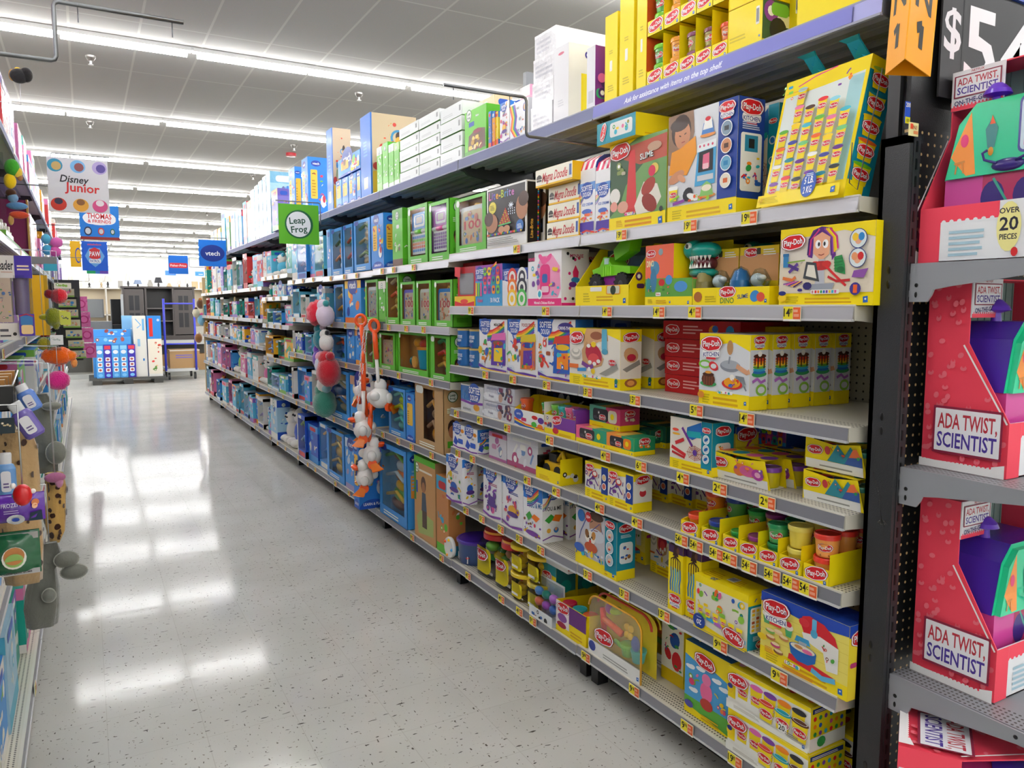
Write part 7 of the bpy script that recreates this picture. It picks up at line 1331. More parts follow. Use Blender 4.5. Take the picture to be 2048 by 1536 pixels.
# strip of soft toys
def blobs(name, label, cat, loc, parts, mat='fluff', rough=.12, sd=1):
    r = thing(name, label, cat, loc); R = random.Random(sd)
    for nm, cs in parts:
        m = MB()
        for c, rr, col in cs: m.ell(c, rr, col, mat, n=22, k=14, rough=rough, rng=R)
        m.build(nm, r)
    return r
ys = 5.85; xs = XF - .08
blobs('soft_puff_toy', 'bright red frilly bath puff, top of the hanging strip', 'soft toy', (xs, ys, 1.46), (('puff', [((0, .03, 0), .095, 'e82a44'), ((0, .1, .04), .03, 'f04a5c')]),), rough=.16)
for i, (dy, dz, c1, c2, lb, s) in enumerate(((-.14, -.02, 'e8d8e8', '3aa0a0', 'pale pink soft toy with a teal base beside the red puff', .075), (.04, -.2, '14808c', 'e8d0d8', 'teal soft toy hanging under the red puff', .075), (-.16, -.22, 'f0ece6', '1c1c20', 'white and black soft panda hanging near the teal toy', .06), (.1, -.36, '6a2fb0', 'd8d8e0', 'purple soft toy low on the hanging strip', .07), (-.03, -.4, 'd0d4e4', 'e8a8c0', 'pale grey soft kitten on the hanging strip', .065), (-.0, -.56, 'ece8e0', '1a1a1c', 'white soft dog with black ears on the strip', .065), (-.2, -.44, 'c0182a', 'b01424', 'big dark red soft toy on the hanging strip', .1), (.0, -.7, '3a8a74', '9ac8d0', 'green netted soft toy at the foot of the strip', .1))):
    blobs('plush_toy', lb, 'soft toy', (xs + .02 * (i % 2), ys + dy, 1.46 + dz), (('plush_body', [((0, 0, 0), (s * .9, s, s * 1.1), c1), ((-.01, s * .2, s * 1.0), s * .6, c1 if i != 4 else c2)]), ('plush_ear', [((0, -s * .5, s * 1.2), s * .34, c2)]), ('plush_ear', [((0, s * .6, s * 1.3), s * .34, c2)])), sd=i, rough=.05)
m = MB(); m.box(-.002, -.012, -.75, 0, .012, .12, 'dcdcd8', 'clear'); m.box(-.02, -.05, .1, .04, .05, .135, '77797c', 'paint'); tag(m.build('clip_strip', loc=(XF - .03, ys, 1.51)), 'clear merchandising strip holding the bunch of soft toys', 'clip strip')
# soft toys at the far end
for i, (u, v, c1, c2, s, lb) in enumerate(((392, 626, 'f0e8c8', '5a3a20', .055, 'cream ball-nosed soft toy at the far shelf end'), (404, 640, '8ac8e8', 'd8609a', .07, 'blue and pink soft toy at the far shelf end'), (397, 676, 'a8703c', 'f0e8d8', .06, 'brown long soft toy hanging lowest at the far shelf end'), (401, 608, '6a4a30', 'c8843c', .06, 'dark brown soft toy hanging highest at the far shelf end'))):
    y_ = 13.3 + .02 * i; x_ = XU(u, y_, ZV(v, 1.45, y_)); blobs('plush_toy', lb, 'soft toy', (x_, y_, ZV(v, x_, y_)), (('plush_body', [((0, 0, 0), (s, s, s * 1.3), c1), ((0, 0, s * 1.2), s * .5, c2)]),), sd=i, rough=.06)
# ---------------------------------------------------------------- the opposite gondola
def PY(u, v, y):
    a = u - 1024; q = 768 - v; b = FPX * CP + q * SP; z = -FPX * SP + q * CP; s = y / (b * CT - a * ST)
    return (a * CT + b * ST) * s, EYE + z * s
XL0, XLB = -.228, -.74
LL = [2.25, 1.78, 1.36, 1.02, .62, .155]
for b in range(-1, 10):
    y0, y1 = 1.24 + 1.2 * b, 2.44 + 1.2 * b
    if y1 < 1.2: continue
    bn = f'{ORD[b+1]} bay of the run across the aisle'
    for i, z in enumerate(LL):
        if b < 1 and i == 0: pass
        shelf(y0, y1, z, f'grey metal shelf, {("top", "second", "third", "fourth", "fifth", "bottom")[i]} one in the {bn}', XL0 - (.03 if i < 5 else 0), XLB + .02, [(y0 + .7, '9', '97')] if b < 5 else (), top=1 if i == 0 else False, base=i == 5, face=-1, rail='84848e')
    r = thing('gondola_shelving', f'metal shelving frame with back panel, {bn}', 'shelving', (XLB, y0, 0))
    m = MB(); m.box(-.012, .02, .08, 0, 1.18, 2.2, '77756c', 'peg_yz'); m.build('back_panel', r)
    m = MB(); m.box(-.03, -.018, 0, .012, .018, 2.3, '2a2b2e', 'paint'); m.build('upright', r)
def lbox(label, y0, W, z, H, D, art, col, sb=.02, mat='card', name='toy_package', g=None):
    o = carton(W, H, D, col, art, None, mat).build(name, loc=(XL0 - .03 - sb, y0 + W / 2, z + .0012)); o.rotation_euler = (0, 0, pi); return tag(o, label, 'box', g)
RL = random.Random(23)
PL = {0: ['d878a8', '8a6ac0', 'd83a3c', 'f0b01c', 'e8e4dc'], 1: ['8a6ac0', 'd878a8', 'e8e4dc', '1c50c0'], 2: ['e8e4dc', '8a6ac0', '3a94e0', 'f0b01c'], 3: ['d878a8', '3a94e0', 'e8e4dc', '7ab84c'], 4: ['3a94e0', 'e8e4dc', 'a8d0e8', 'd83a3c'], 5: ['e8e4dc', 'a8d0e8', '1aa090', '3a94e0']}
for i, z in enumerate(LL):
    y = 2.5 if i else 2.6; n = 0
    while y < 13.1:
        W = RL.uniform(.26, .5); hm = (LL[i - 1] - z - .08) if i else .4; H = hm * RL.uniform(.6, .95); c = RL.choice(PL[i]); c2 = RL.choice([q for q in CN if q != c]); n += 1
        if i == 1 and 3.2 < y < 5.4: y = 5.45; continue
        bb = int((y - 1.24) // 1.2); k = ORD[n]
        lbox(f'{CN[c]} toy package with {CN[c2]} print, {k} along the {("top", "second", "third", "fourth", "fifth", "bottom")[i]} shelf across the aisle', y, W - .01, z, H, RL.uniform(.15, .28), art_generic(n * 5 + i, [c2, 'f2f0ea', c], c), c, sb=RL.uniform(.0, .05), mat=RL.choice(['card', 'card', 'wrap' if i < 2 else 'card'])); y += W + RL.uniform(0, .03)
# wall-side sign boards hanging into the aisle
def sgn(label, y, u0, u1, v0, v1, col, art, arm=True):
    x0, z1_ = PY(u0, v0, y); x1, z0_ = PY(u1, v1, y); sign('hanging_sign', label, x0, x1, y, z0_, z1_, col, art, hang=.02)
    if arm: wire_arm('sign_arm', 'thin wire arm reaching over the aisle, holding the ' + label.split(' hanging')[0], x0 + .02, y + .005, z1_ - .16, z1_ + .02, x1 + .01, (), .003, x_base=XL0 - .4)
def a_dis(F):
    for x, c, c2 in ((.13, '2f8fb0', 'c8a868'), (.5, '7ab8e8', '8a4a50'), (.86, 'b8a8dc', '5a4a9c')): F.e(x, .85, .125, .12, c, 20); F.e(x + .02, .84, .08, .08, c2, 12)
    for x, c, c2 in ((.16, 'c8301c', '2a2a44'), (.52, 'e8a83c', '8a5a30'), (.84, 'd8508c', 'f2e8ee')): F.e(x, .135, .13, .12, c, 20); F.e(x, .19, .07, .06, c2, 12)
    F.t('Disney', .44, .61, .13, '1c1c22', -2, .46, .2); F.t('Junior', .56, .46, .16, 'd01c1c', -2, .6)
sgn('large white hanging sign with a red and black title and coloured discs', 5.0, 92, 220, 312, 428, 'dcdce2', a_dis)
def a_tho(F): F.r(0, 0, 1, .08, '8a2420'); F.e(.5, .62, .42, .2, 'f2f2f4', 24); F.e(.3, .58, .2, .14, 'f2f2f4', 16); F.e(.72, .58, .2, .14, 'f2f2f4', 16); F.t('THOMAS', .5, .68, .15, 'c81c24', -1, .62); F.t('& FRIENDS', .5, .53, .09, 'c81c24', -1, .6); [(F.e(x, .24, .1 - i * .02, .13 - i * .02, c, 16), F.e(x, .24, .07 - i * .015, .09 - i * .015, 'c8ccd0', 14)) for i, (x, c) in enumerate(((.2, '1c2c50'), (.53, 'b82a24'), (.82, '1c5a30')))]
sgn('blue hanging sign with white cloud and red capital letters', 6.6, 157, 240, 408, 481, '0f78d0', a_tho)
def a_paw(F): F.poly([(.12, .5), (.3, .78), (.7, .78), (.88, .5), (.75, .3), (.5, .12), (.25, .3)], '6aa8e0'); F.poly([(.28, .45), (.3, .72), (.5, .8), (.7, .72), (.72, .45), (.5, .36)], 'c8282c'); F.t('PAW', .5, .58, .16, 'e8eef4', 0, .42); F.rr(.28, .26, .72, .4, 'f2f4f6'); F.t('PATROL', .5, .33, .09, '1c4fa0', 0, .38); F.t('nickelodeon', .5, .9, .06, 'e8501c', 0, .55)
sgn('square blue hanging sign with a red and white shield badge', 8.6, 162, 217, 482, 542, '0a5cd0', a_paw)
def a_yel(F): F.e(.75, .45, .3, .3, '3a50a8', 20); F.e(.78, .45, .25, .24, 'f0b80c', 20)
sgn('tall yellow hanging sign half behind the shield sign', 9.6, 139, 163, 482, 534, 'f0b80c', a_yel); sgn('purple and green striped hanging sign below the shield sign', 10.6, 173, 217, 536, 548, '5a3aa0', lambda F: (F.r(0, 0, .4, 1, '1a9a5c'), F.r(.4, 0, .6, 1, '2a6ab0')))
# near arm with two hooks, no sign
x0, zz0 = PY(113, 122, 2.4); x1, zz1 = PY(113, 3, 2.4); x2, _ = PY(367, 46, 2.4)
wire_arm('sign_arm', 'thick grey wire sign arm with two empty hooks high over the aisle', x0, 2.4, zz0, zz1, x2, (x0 + .055, x2 - .03), .0058, x_base=XL0 - .35)
def hook(par, o, y, ch=None):
    zl = min([q for q in LL if q > o.z + .05] or [LL[0]]); m = MB(); P = [Vector((o.x, y + .01, o.z)), Vector((o.x, y + .01, zl - .03)), Vector((XL0 - .035, y + .01, zl - .025)), Vector((XL0 - .06, y + .01, zl - .02))]
    m.tube([p - par.location for p in P], .0016, 'c8cacc', 'steel', 5); m.build('hang_hook', par)
def bal(name, label, y, items, mat='cloth', cat='soft toy', sd=1, rough=0, parts=None):
    """soft shapes placed at sight lines on one depth plane: (u, v, ru, rv, colour, part)"""
    R = random.Random(sd); by = {}; r = None
    for (u, v, ru, rv, c, p) in items:
        x, z = PY(u, v, y); k = (PY(u + 10, v, y)[0] - x) / 10
        if r is None: r = thing(name, label, cat, (x, y, z)); o = Vector((x, y, z))
        by.setdefault(p, MB()).ell(Vector((x, y, z)) - o, (ru * k, min(ru, rv) * k * .8, rv * k), c, mat, 20, 12, rough, R)
    for p, m in by.items(): m.build(p, r)
    if name.startswith('hanging'): hook(r, o, y, ch=r)
    return r
bal('hanging_plush', 'soft toy with big round black ears and yellow bow on top shelf', 3.3, [(38, 152, 20, 17, '26282a', 'plush_body'), (52, 150, 14, 17, '1c1c1e', 'plush_ear'), (25, 150, 8, 14, 'b8904c', 'plush_face'), (35, 139, 7, 5, 'f0c81c', 'bow')])
bal('hanging_plush', 'blue and pink soft bears hugging, high beside the aisle', 6.2, [(92, 478, 10, 12, '5ab8d8', 'plush_head'), (95, 500, 11, 12, '4aa8cc', 'plush_body'), (113, 485, 13, 12, 'e070b8', 'plush_bear'), (110, 503, 13, 12, 'd860ac', 'plush_bear_body'), (100, 523, 16, 8, '8a7ad8', 'plush_legs')])
# doll display with a purple end wall
yA, yB = 3.75, 5.35; zS = LL[1]
r = thing('doll_display', 'open doll display case with magenta end wall on second shelf', 'display', (-.5, yA, zS + .001)); m = MB(); m.box(-.2, yB - yA - .01, 0, .245, yB - yA, .34, '8a1f5c'); m.box(-.2, 0, 0, -.19, yB - yA, .34, '8a1f5c'); m.box(.235, yB - yA - .04, 0, .245, yB - yA, .34, 'c8964c'); m.build('case_walls', r)
m = MB(); m.box(-.19, 0, 0, .24, yB - yA - .02, .015, '5a9a3c'); m.box(.2, .2, .015, .225, .6, .05, '6ab01c', 'plastic'); [m.box(.19, .1 + i * .09, .015, .2, .15 + i * .09, .09 + .02 * (i % 2), 'e8dcc8') for i in range(9)]; m.build('fenced_base', r)
m = MB(); m.box(-.19, -.002, 0, .245, 0, .34, 'f2f4f6', 'clear'); m.build('clear_end', r)
bal('plush_doll', 'doll with leafy green hood and yellow dress in the display', 4.0, [(24, 335, 16, 20, '3f9a2c', 'hood'), (20, 325, 9, 6, 'c8d83c', 'hood_tuft'), (20, 362, 13, 18, 'f0c81c', 'dress'), (36, 345, 9, 13, 'e8c848', 'sleeve'), (40, 355, 6, 8, 'a8744c', 'arm')], cat='doll')
r = bal('plush_doll', 'doll with brown hair and shiny pale blue dress in the display', 4.1, [(22, 386, 11, 10, '5a3a2c', 'hair'), (26, 396, 11, 11, '7aa0c8', 'bodice'), (34, 412, 22, 9, '5a88b8', 'skirt'), (38, 430, 20, 9, 'c84a30', 'underskirt'), (22, 440, 6, 12, 'c89a5c', 'leg')], cat='doll')
# reading-toy display with header
r = thing('display_case', 'reader toy display with white and violet header board', 'display', (0, 0, 0)); yy = 2.95; X = lambda u, v: PY(u, v, yy)
def quad(m, u0, v0, u1, v1, col, d=.01, mat='card', dy=0, art=None):
    xa, za = PY(u0, v1, yy + dy); xb_, zb = PY(u1, v0, yy + dy); m.box(xa, yy + dy, za, xb_, yy + dy + d, zb, col, mat)
    if art: art(Face(m, lambda u, v, o: (xa + u, yy + dy - o, za + v), xb_ - xa, zb - za, mat))
m = MB(); quad(m, -40, 512, 62, 555, 'dad6d2', art=lambda F: (F.r(.66, 0, 1, 1, '3f2a9c'), F.t('Reader', .46, .58, .42, '22242a', 0, .36), F.lines(.71, .35, .96, .65, 2, 'e8d0b8'), F.r(.4, .24, .62, .28, 'c8a090'))); m.build('header_board', r)
m = MB(); quad(m, -40, 556, 20, 645, 'b8a898', .06, art=lambda F: F.bits(.5, .05, .98, .95, 26, ['5a8a5c', 'c8b84c', '8a6a7c', '4a6a9c', 'c8a090'], 5, .05)); m.build('picture_panel', r)
m = MB(); quad(m, -40, 646, 40, 681, 'e4e2dc', .05, dy=-.01, art=lambda F: (F.lines(.5, .5, .72, .8, 1, '55565c'), F.lines(.5, .2, .78, .4, 1, '55565c'), F.c(.86, .35, .05, '2a2a2c'))); m.build('base_board', r)
m = MB(); xa, za = PY(42, 630, yy); k = .0017; m.lathe([(.0, 0), (20 * k, 0), (20 * k, 75 * k), (0, 77 * k)], o=(xa, yy + .03, za), col='e4e8ec', mat='clear', n=20); m.build('clear_tube', r)
m = MB(); m.lathe([(.0, 0), (12 * k, 0), (13 * k, 72 * k), (0, 74 * k)], o=(xa + .004, yy + .03, za), col='8a7a9c', mat='plastic', n=14); m.ell((xa + .01, yy + .02, za + .1), (.009, .01, .03), '2f8a50'); m.build('pen_reader', r)
m = MB(); quad(m, 40, 628, 68, 672, '4a2f9c', .012, dy=-.03, art=lambda F: (F.r(.1, .5, .9, .92, '3a7ab8'), F.rr(.12, .08, .9, .5, 'e8c890'), F.line([(.05, .9), (.5, 1), (.95, .88)], .08, 'a8282c'))); tag(m.build('snack_pouch'), 'small violet pouch with bread print at the reader display', 'pouch')
m = MB(); m.box(-.37, 4.5, 1.3612, XU(97, 4.5, 1.5), 4.6, 1.66, 'f0b80c', 'card'); tag(m.build('storage_box'), 'plain bright yellow box edge behind the red puff strip', 'box')
# strip of fluffy balls
def tag_card(label, y, u0, v0, u1, v1, col, c2): 
    m = MB(); xa, za = PY(u0, v1, y); xb_, zb = PY(u1, v0, y); m.box(xa, y, za, xb_, y + .002, zb, col); F = Face(m, lambda u, v, o: (xa + u, y - o, za + v), xb_ - xa, zb - za); F.bits(.2, .2, .8, .8, 4, [c2], 3, .12); tag(m.build('hang_tag'), label, 'tag')
ya = 4.0
bal('hanging_fluffy_ball', 'bright red fluffy ball, highest on the clear strip', ya, [(117, 592, 18, 17, 'e81c34', 'fluff'), (98, 588, 10, 10, 'c81828', 'fluff_end')], 'fluff', rough=.1)
bal('hanging_star_puff', 'spiky lemon yellow fluffy star under the red ball', ya, [(108, 634, 18, 20, 'c8c81c', 'fluff'), (92, 634, 14, 7, 'b8b818', 'spike_arm'), (125, 628, 14, 8, 'd0d020', 'spike_tip'), (112, 650, 8, 10, 'c0c01c', 'lower_spike')], 'fluff', rough=.14, sd=3)
bal('hanging_fluffy_ball', 'olive yellow smooth ball behind the white tag', ya + .05, [(88, 688, 14, 15, 'a8a01c', 'fluff')], 'fluff', rough=.05)
bal('hanging_fluffy_ball', 'vivid orange feathery fluffy ball, widest on the strip', ya - .05, [(118, 712, 27, 20, 'fb6a04', 'fluff'), (98, 712, 16, 15, 'f06008', 'fluff_side'), (140, 712, 14, 12, 'f87a14', 'feather'), (148, 726, 7, 10, 'f09a4c', 'feather_tip')], 'fluff', rough=.14, sd=5)
bal('hanging_fluffy_ball', 'hot pink fluffy ball, lowest on the strip', ya - .1, [(116, 761, 25, 22, 'e0288c', 'fluff')], 'fluff', rough=.07, sd=6)
m = MB(); xa, za = PY(96, 700, ya - .04); xb_, zb = PY(114, 543, ya - .04); m.box(xa, ya - .09, za, xb_, ya - .085, zb, 'e4e8ea', 'clear'); xc, zc = PY(90, 543, ya); xd_, ze = PY(115, 530, ya); m.box(xc, ya - .09, zc, xd_, ya - .08, ze, '2fa0bc'); m.box(XL0 - .1, ya - .08, ze, xd_, ya - .03, ze + .03, '77797c', 'paint'); tag(m.build('clip_strip'), 'clear hanging strip with a teal top carrying the fluffy balls', 'clip strip')
tag_card('white folded tag over the orange fluffy ball', ya - .12, 101, 670, 126, 690, 'e8e8e6', 'b8c0bc'); tag_card('yellow leaflet tag on the lemon star', ya - .12, 121, 624, 141, 650, 'c8cc50', '55574c'); tag_card('pale green tag above the red ball', ya - .12, 108, 566, 142, 577, 'dcd8c8', '8ab04c')
# near hanging things: tray, bottles, pouches, robes
yn = 1.9; yy = yn
def near(name, label, cat, u, v, build): x, z = PY(u, v, yy); r = thing(name, label, cat, (x, yy, z)); build(r); return r
K = .00112
r = thing('wire_tray', 'black open tray holding small brown card books', 'tray', (0, 0, 0)); xa, za = PY(28, 822, yn); xb_, zb = PY(-60, 775, yn); m = MB(); m.box(xb_, yn, za, xa, yn + .003, zb, '0c0c0e', 'paint'); m.box(xb_, yn, za, xa, yn + .16, za + .003, '0c0c0e', 'paint'); m.box(xb_, yn + .157, za, xa, yn + .16, zb + .02, '101012', 'paint'); m.box(xb_, yn, za, xb_ + .003, yn + .16, zb, '101012', 'paint'); m.build('tray_body', r)
m = MB(); m.box(xa, yn, za, xa + .002, yn + .16, zb, 'c8ccd0', 'clear'); m.tube([(xb_, yn, zb), (xa, yn, zb), (xa, yn + .16, zb + .02)], .0022, 'b8babc', 'steel'); m.build('wire_rim', r)
for i in range(4): m = MB(); m.box(xb_ + .03, yn + .01 + i * .03, za + .004, xa - .014 + i * .004, yn + .03 + i * .03, zb + .012 + i * .004, 'b07a3c', cols={5: 'ddd0b8', 1: '8a6a4c'}); tag(m.build('card_book'), f'small brown card book in the black tray, {ORD[i+1]} from the camera side', 'book')
def bottle(name, label, u, v, w_, h, col, cap, tilt, y):
    x, z = PY(u, v, y); r = thing(name, label, 'bottle', (x, y, z), rot=(0, radians(tilt), 0)); m = MB(); q = w_ * K / 2; H = h * K
    m.M = Matrix.Scale(.55, 4, Vector((0, 1, 0))); m.lathe([(0, -H / 2), (q * .8, -H / 2), (q, -H * .42), (q, H * .3), (q * .8, H * .42), (q * .5, H * .46)], col=col, n=20); m.build('bottle_body', r)
    m = MB(); m.M = Matrix.Scale(.55, 4, Vector((0, 1, 0))); m.lathe([(q * .62, H * .44), (q * .66, H * .72), (q * .6, H * .76), (0, H * .76)], col=cap, n=16); m.build('cap', r)
    m = MB(); F = Face(m, lambda a, b, o: (-q * .5 + a, -q * .56 - o - .001, -H * .35 + b), q * 1.0, H * .6); F.rr(.0, 0, 1, 1, 'e8e6ea', .3); F.lines(.2, .2, .8, .5, 2, '6a5a8c'); m.build('wrap_label', r)
bottle('lotion_bottle', 'small blue lotion bottle hanging behind the purple one', 58, 800, 32, 44, '5a80cc', 'e0e0e2', -25, yn + .05); bottle('lotion_bottle', 'small purple lotion bottle with clear cap tilted on its strip', 55, 846, 36, 58, '6a5aa8', 'd0d2d4', -28, yn - .02); bottle('lotion_bottle', 'pale blue upright bottle with a white cap above the purple bag', 13, 958, 30, 62, '6a9ad0', 'dcdcde', 0, yn - .1)
def pouch(label, y, u0, v0, u1, v1, art, col, mat='wrap', bulge=.02):
    xa, za = PY(u0, v1, y); xb_, zb = PY(u1, v0, y); W = xb_ - xa; H = zb - za; r = thing('foil_pouch', label, 'pouch', (xa, y, za)); m = MB(); n = 8
    g = lambda i, j: (i / n * W, -bulge * sin(pi * i / n) * sin(pi * j / n) ** .6, j / n * H); P = [g(i, j) for j in range(n + 1) for i in range(n + 1)] + [(i / n * W, .006 + bulge * .3 * sin(pi * i / n) * sin(pi * j / n), j / n * H) for j in range(n + 1) for i in range(n + 1)]
    o_ = (n + 1) ** 2; m.add(P, [(j * (n + 1) + i + q, j * (n + 1) + i + 1 + q, (j + 1) * (n + 1) + i + 1 + q, (j + 1) * (n + 1) + i + q) for q in (0, o_) for j in range(n) for i in range(n)], col, mat, True)
    F = Face(m, lambda u, v, o: (u, -bulge * sin(pi * min(1, max(0, u / W))) * sin(pi * min(1, max(0, v / H))) ** .6 - o - .003, v), W, H); art(F); m.build('pouch_body', r); return r
pouch('purple foil bath bag with silver lettering', yn - .25, -40, 983, 88, 1052, lambda F: (F.t('FROZEN II', .52, .7, .13, 'd8d0e8', 3, .36), F.lines(.38, .4, .62, .56, 2, 'b8a0d8'), F.e(.55, .14, .14, .22, 'd8dae0', 14), F.e(.55, .14, .06, .09, '2f50b8', 10), F.e(.86, .7, .06, .12, 'c8703c', 12), F.e(.85, .58, .045, .1, 'e8b08c', 12), F.poly([(.74, .0), (.78, .35), (.95, .38), (.96, 0)], '1c3048')), '5a1f9c')
pouch('dark green bath bag with silver ends under the purple one', yn - .2, -40, 1058, 78, 1160, lambda F: (F.r(.02, .82, .98, .97, 'a8a8a4'), F.r(.02, .0, .98, .12, 'b4b4b4'), F.t('COLOR BATH BOMB', .6, .07, .05, '222222', 0, .5), F.e(.58, .45, .2, .26, 'e8e8dc', 18), F.e(.58, .5, .17, .2, 'b87840', 18), F.e(.58, .4, .15, .16, '8ab05c', 16)), '0f5a34')
tag_card('dark octagonal bath tag with cream lettering', yn - .1, 0, 835, 28, 868, '1c2c34', 'c8b48c')
bal('hanging_bath_toy', 'red rubber bath toy with a blue patch on the purple bag', yn - .32, [(45, 990, 20, 26, 'c8141c', 'toy_body'), (46, 976, 10, 8, 'f2e8e0', 'toy_face'), (32, 992, 9, 7, '2f90d0', 'toy_patch'), (26, 972, 6, 7, 'f0ece8', 'toy_hand'), (66, 982, 6, 6, 'f0ece8', 'toy_hand_tip'), (48, 1005, 6, 6, 'f0c81c', 'toy_foot')], 'plastic', 'bath toy')
def spots(o_u, label, y, pts, col, c2, sd):
    """hanging spotted towel robe: a folded cloth column"""
    R = random.Random(sd); m = MB(); L = [Vector((PY(u, v, y)[0], y, PY(u, v, y)[1])) for u, v, w_ in pts]; k = (PY(60, 900, y)[0] - PY(50, 900, y)[0]) / 10; n = 18; vs = []
    for p, (u, v, w_) in zip(L, pts):
        for i in range(n): a = 2 * pi * i / n; g = 1 + .14 * sin(a * 5 + v * .01); vs.append(p + Vector((w_ * k / 2 * cos(a) * g, w_ * k * .3 * sin(a) * g, 0)))
    m.add(vs, [(j * n + i, j * n + (i + 1) % n, (j + 1) * n + (i + 1) % n, (j + 1) * n + i) for j in range(len(L) - 1) for i in range(n)] + [tuple(range(n)), tuple(range((len(L) - 1) * n, len(L) * n))], col, 'cloth', True)
    if c2:
        for j in range(len(L) - 1):
            for q in range(8):
                i = R.randrange(n // 2, n); t = R.random(); c = vs[j * n + i].lerp(vs[(j + 1) * n + i], t); d = (c - L[j].lerp(L[j + 1], t)).normalized(); e1 = Vector((0, 0, 1)); e2 = d.cross(e1).normalized(); s = k * R.uniform(4.5, 8.5); m.add([c + d * .002 + (e1 * cos(a) * R.uniform(.8, 1.2) + e2 * sin(a)) * s for a in [2 * pi * h / 9 for h in range(9)]], [tuple(range(9))], c2, 'cloth')
    o = tag(m.build(o_u), label, 'robe'); hook(o, L[0], y); return o
spots('hanging_spotted_towel', 'tan hooded towel with dark brown giraffe spots, the larger near one', yn + .08, [(30, 862, 60), (30, 900, 88), (32, 960, 92), (34, 1030, 95), (45, 1090, 90), (50, 1165, 70)], 'b8986c', '3a241a', 3)
spots('hanging_spotted_towel', 'tan giraffe-spotted towel with a pink ear beneath the upper grey robe', 2.75, [(108, 945, 36), (112, 975, 42), (112, 1000, 38), (110, 1030, 44), (113, 1062, 36), (110, 1085, 20)], 'c8a05c', '3a2014', 4)
bal('hanging_towel_fold', 'dusty pink towel ear fold above the spotted towel', 2.7, [(110, 955, 22, 12, 'b06a90', 'pink_fold'), (118, 962, 9, 16, 'c888ac', 'ear_lining')], cat='towel')
def robe(label, y, pts, ears): 
    o = spots('hanging_hooded_robe', label, y, pts, '6f716a', None, 1)
    for i, (u, v, ru, rv) in enumerate(ears): x, z = PY(u, v, y - .04); k = (PY(u + 10, v, y)[0] - PY(u, v, y)[0]) / 10; m = MB(); m.ell(Vector((x, y - .04, z)), (ru * k, .025, rv * k), '74766f', 'cloth', 18, 12); m.tube([Vector((x, y - .045, z)) + Vector((ru * k * cos(a), 0, rv * k * sin(a))) for a in [2 * pi * h / 20 for h in range(21)]], .0018, 'a8aaa0', 'cloth', 5); m.build('ear', o)
robe('grey elephant hooded robe, upper of the two hanging', 2.9, [(78, 788, 30), (85, 815, 46), (84, 850, 44), (92, 900, 48), (96, 945, 40)], [(103, 812, 19, 9), (112, 905, 20, 26)])
robe('grey elephant hooded robe, lower one nearly touching the bottom rail', 2.55, [(98, 1085, 34), (95, 1115, 66), (88, 1140, 50), (86, 1180, 66), (84, 1215, 72), (84, 1252, 62)], [(133, 1118, 25, 19), (148, 1142, 27, 17), (98, 1190, 14, 16)])
# low cartons by the rail
for lb, y0_, W, H, c, sb in (('tall clear-wrapped white carton low beside the grey robe', 2.0, .5, .38, 'd8d6d2', .01), ('teal-topped white carton at the very bottom shelf', 1.5, .42, .26, '1a8aa8', .0), ('grey and white carton beside the teal-topped one', 1.32, .15, .2, 'c8cacc', -.0)):
    lbox(lb, y0_, W, LL[5], H, .35, art_generic(int(y0_ * 10), ['e4e2dc', 'd0d4d0', 'e8e0c8'], 'e0deda' if H > .3 else c), c, sb=sb, mat='wrap' if H > .3 else 'card')
# black blister rack and pink disc packs at the far end of the run
for i in range(7):
    v0 = 575 + i * 20.5; yr = 9.2; u0 = 112 + i * 5; xa, za = PY(u0, v0 + 19, yr); xb_, zb = PY(u0 + 36 - i, v0 + 3, yr); m = MB(); m.box(xa, yr, za, xb_, yr + .06, zb, 'c8c0a0'); F = Face(m, lambda u, v, o: (xa + u, yr - o, za + v), xb_ - xa, zb - za); F.bits(.1, .2, .9, .85, 8, ['3a8ac8', 'e87aa0', '5a3a7c', 'c89a5c'], i, .08); F.r(0, 0, 1, .2, '8ab04c'); tag(m.build('figure_pack'), f'small toy figure pack on the black rack, {ORD[i+1]} from its top', 'toy pack')
m = MB(); yr = 9.27; xa, za = PY(108, 722, yr); xb_, zb = PY(158, 560, yr); m.box(xa, yr, za, xb_, yr + .02, zb, '141416', 'paint'); [m.box(xa, yr - .07, PY(0, 594 + i * 20.5, yr)[1], xb_ - .02, yr, PY(0, 592.5 + i * 20.5, yr)[1], '141416', 'paint') for i in range(7)]; tag(m.build('wire_rack'), 'black wire rack of small toy packs at the aisle end', 'rack')
for i in range(4): yr = 11.0; u, v = 150 + 6 * i, 608 + 31 * i; xa, za = PY(u, v + 15, yr); xb_, zb = PY(u + 24, v - 15, yr); m = MB(); m.box(xa, yr, za, xb_, yr + .04, zb, 'c85a98', 'wrap'); F = Face(m, lambda u, v, o: (xa + u, yr - o, za + v), xb_ - xa, zb - za); F.c(.5, .5, .36, 'b02a70', 18); F.c(.5, .5, .26, 'd86aa8', 16); tag(m.build('hanging_blister_pack'), f'pink round toy blister pack, {ORD[i+1]} from the top at the aisle end', 'toy pack')

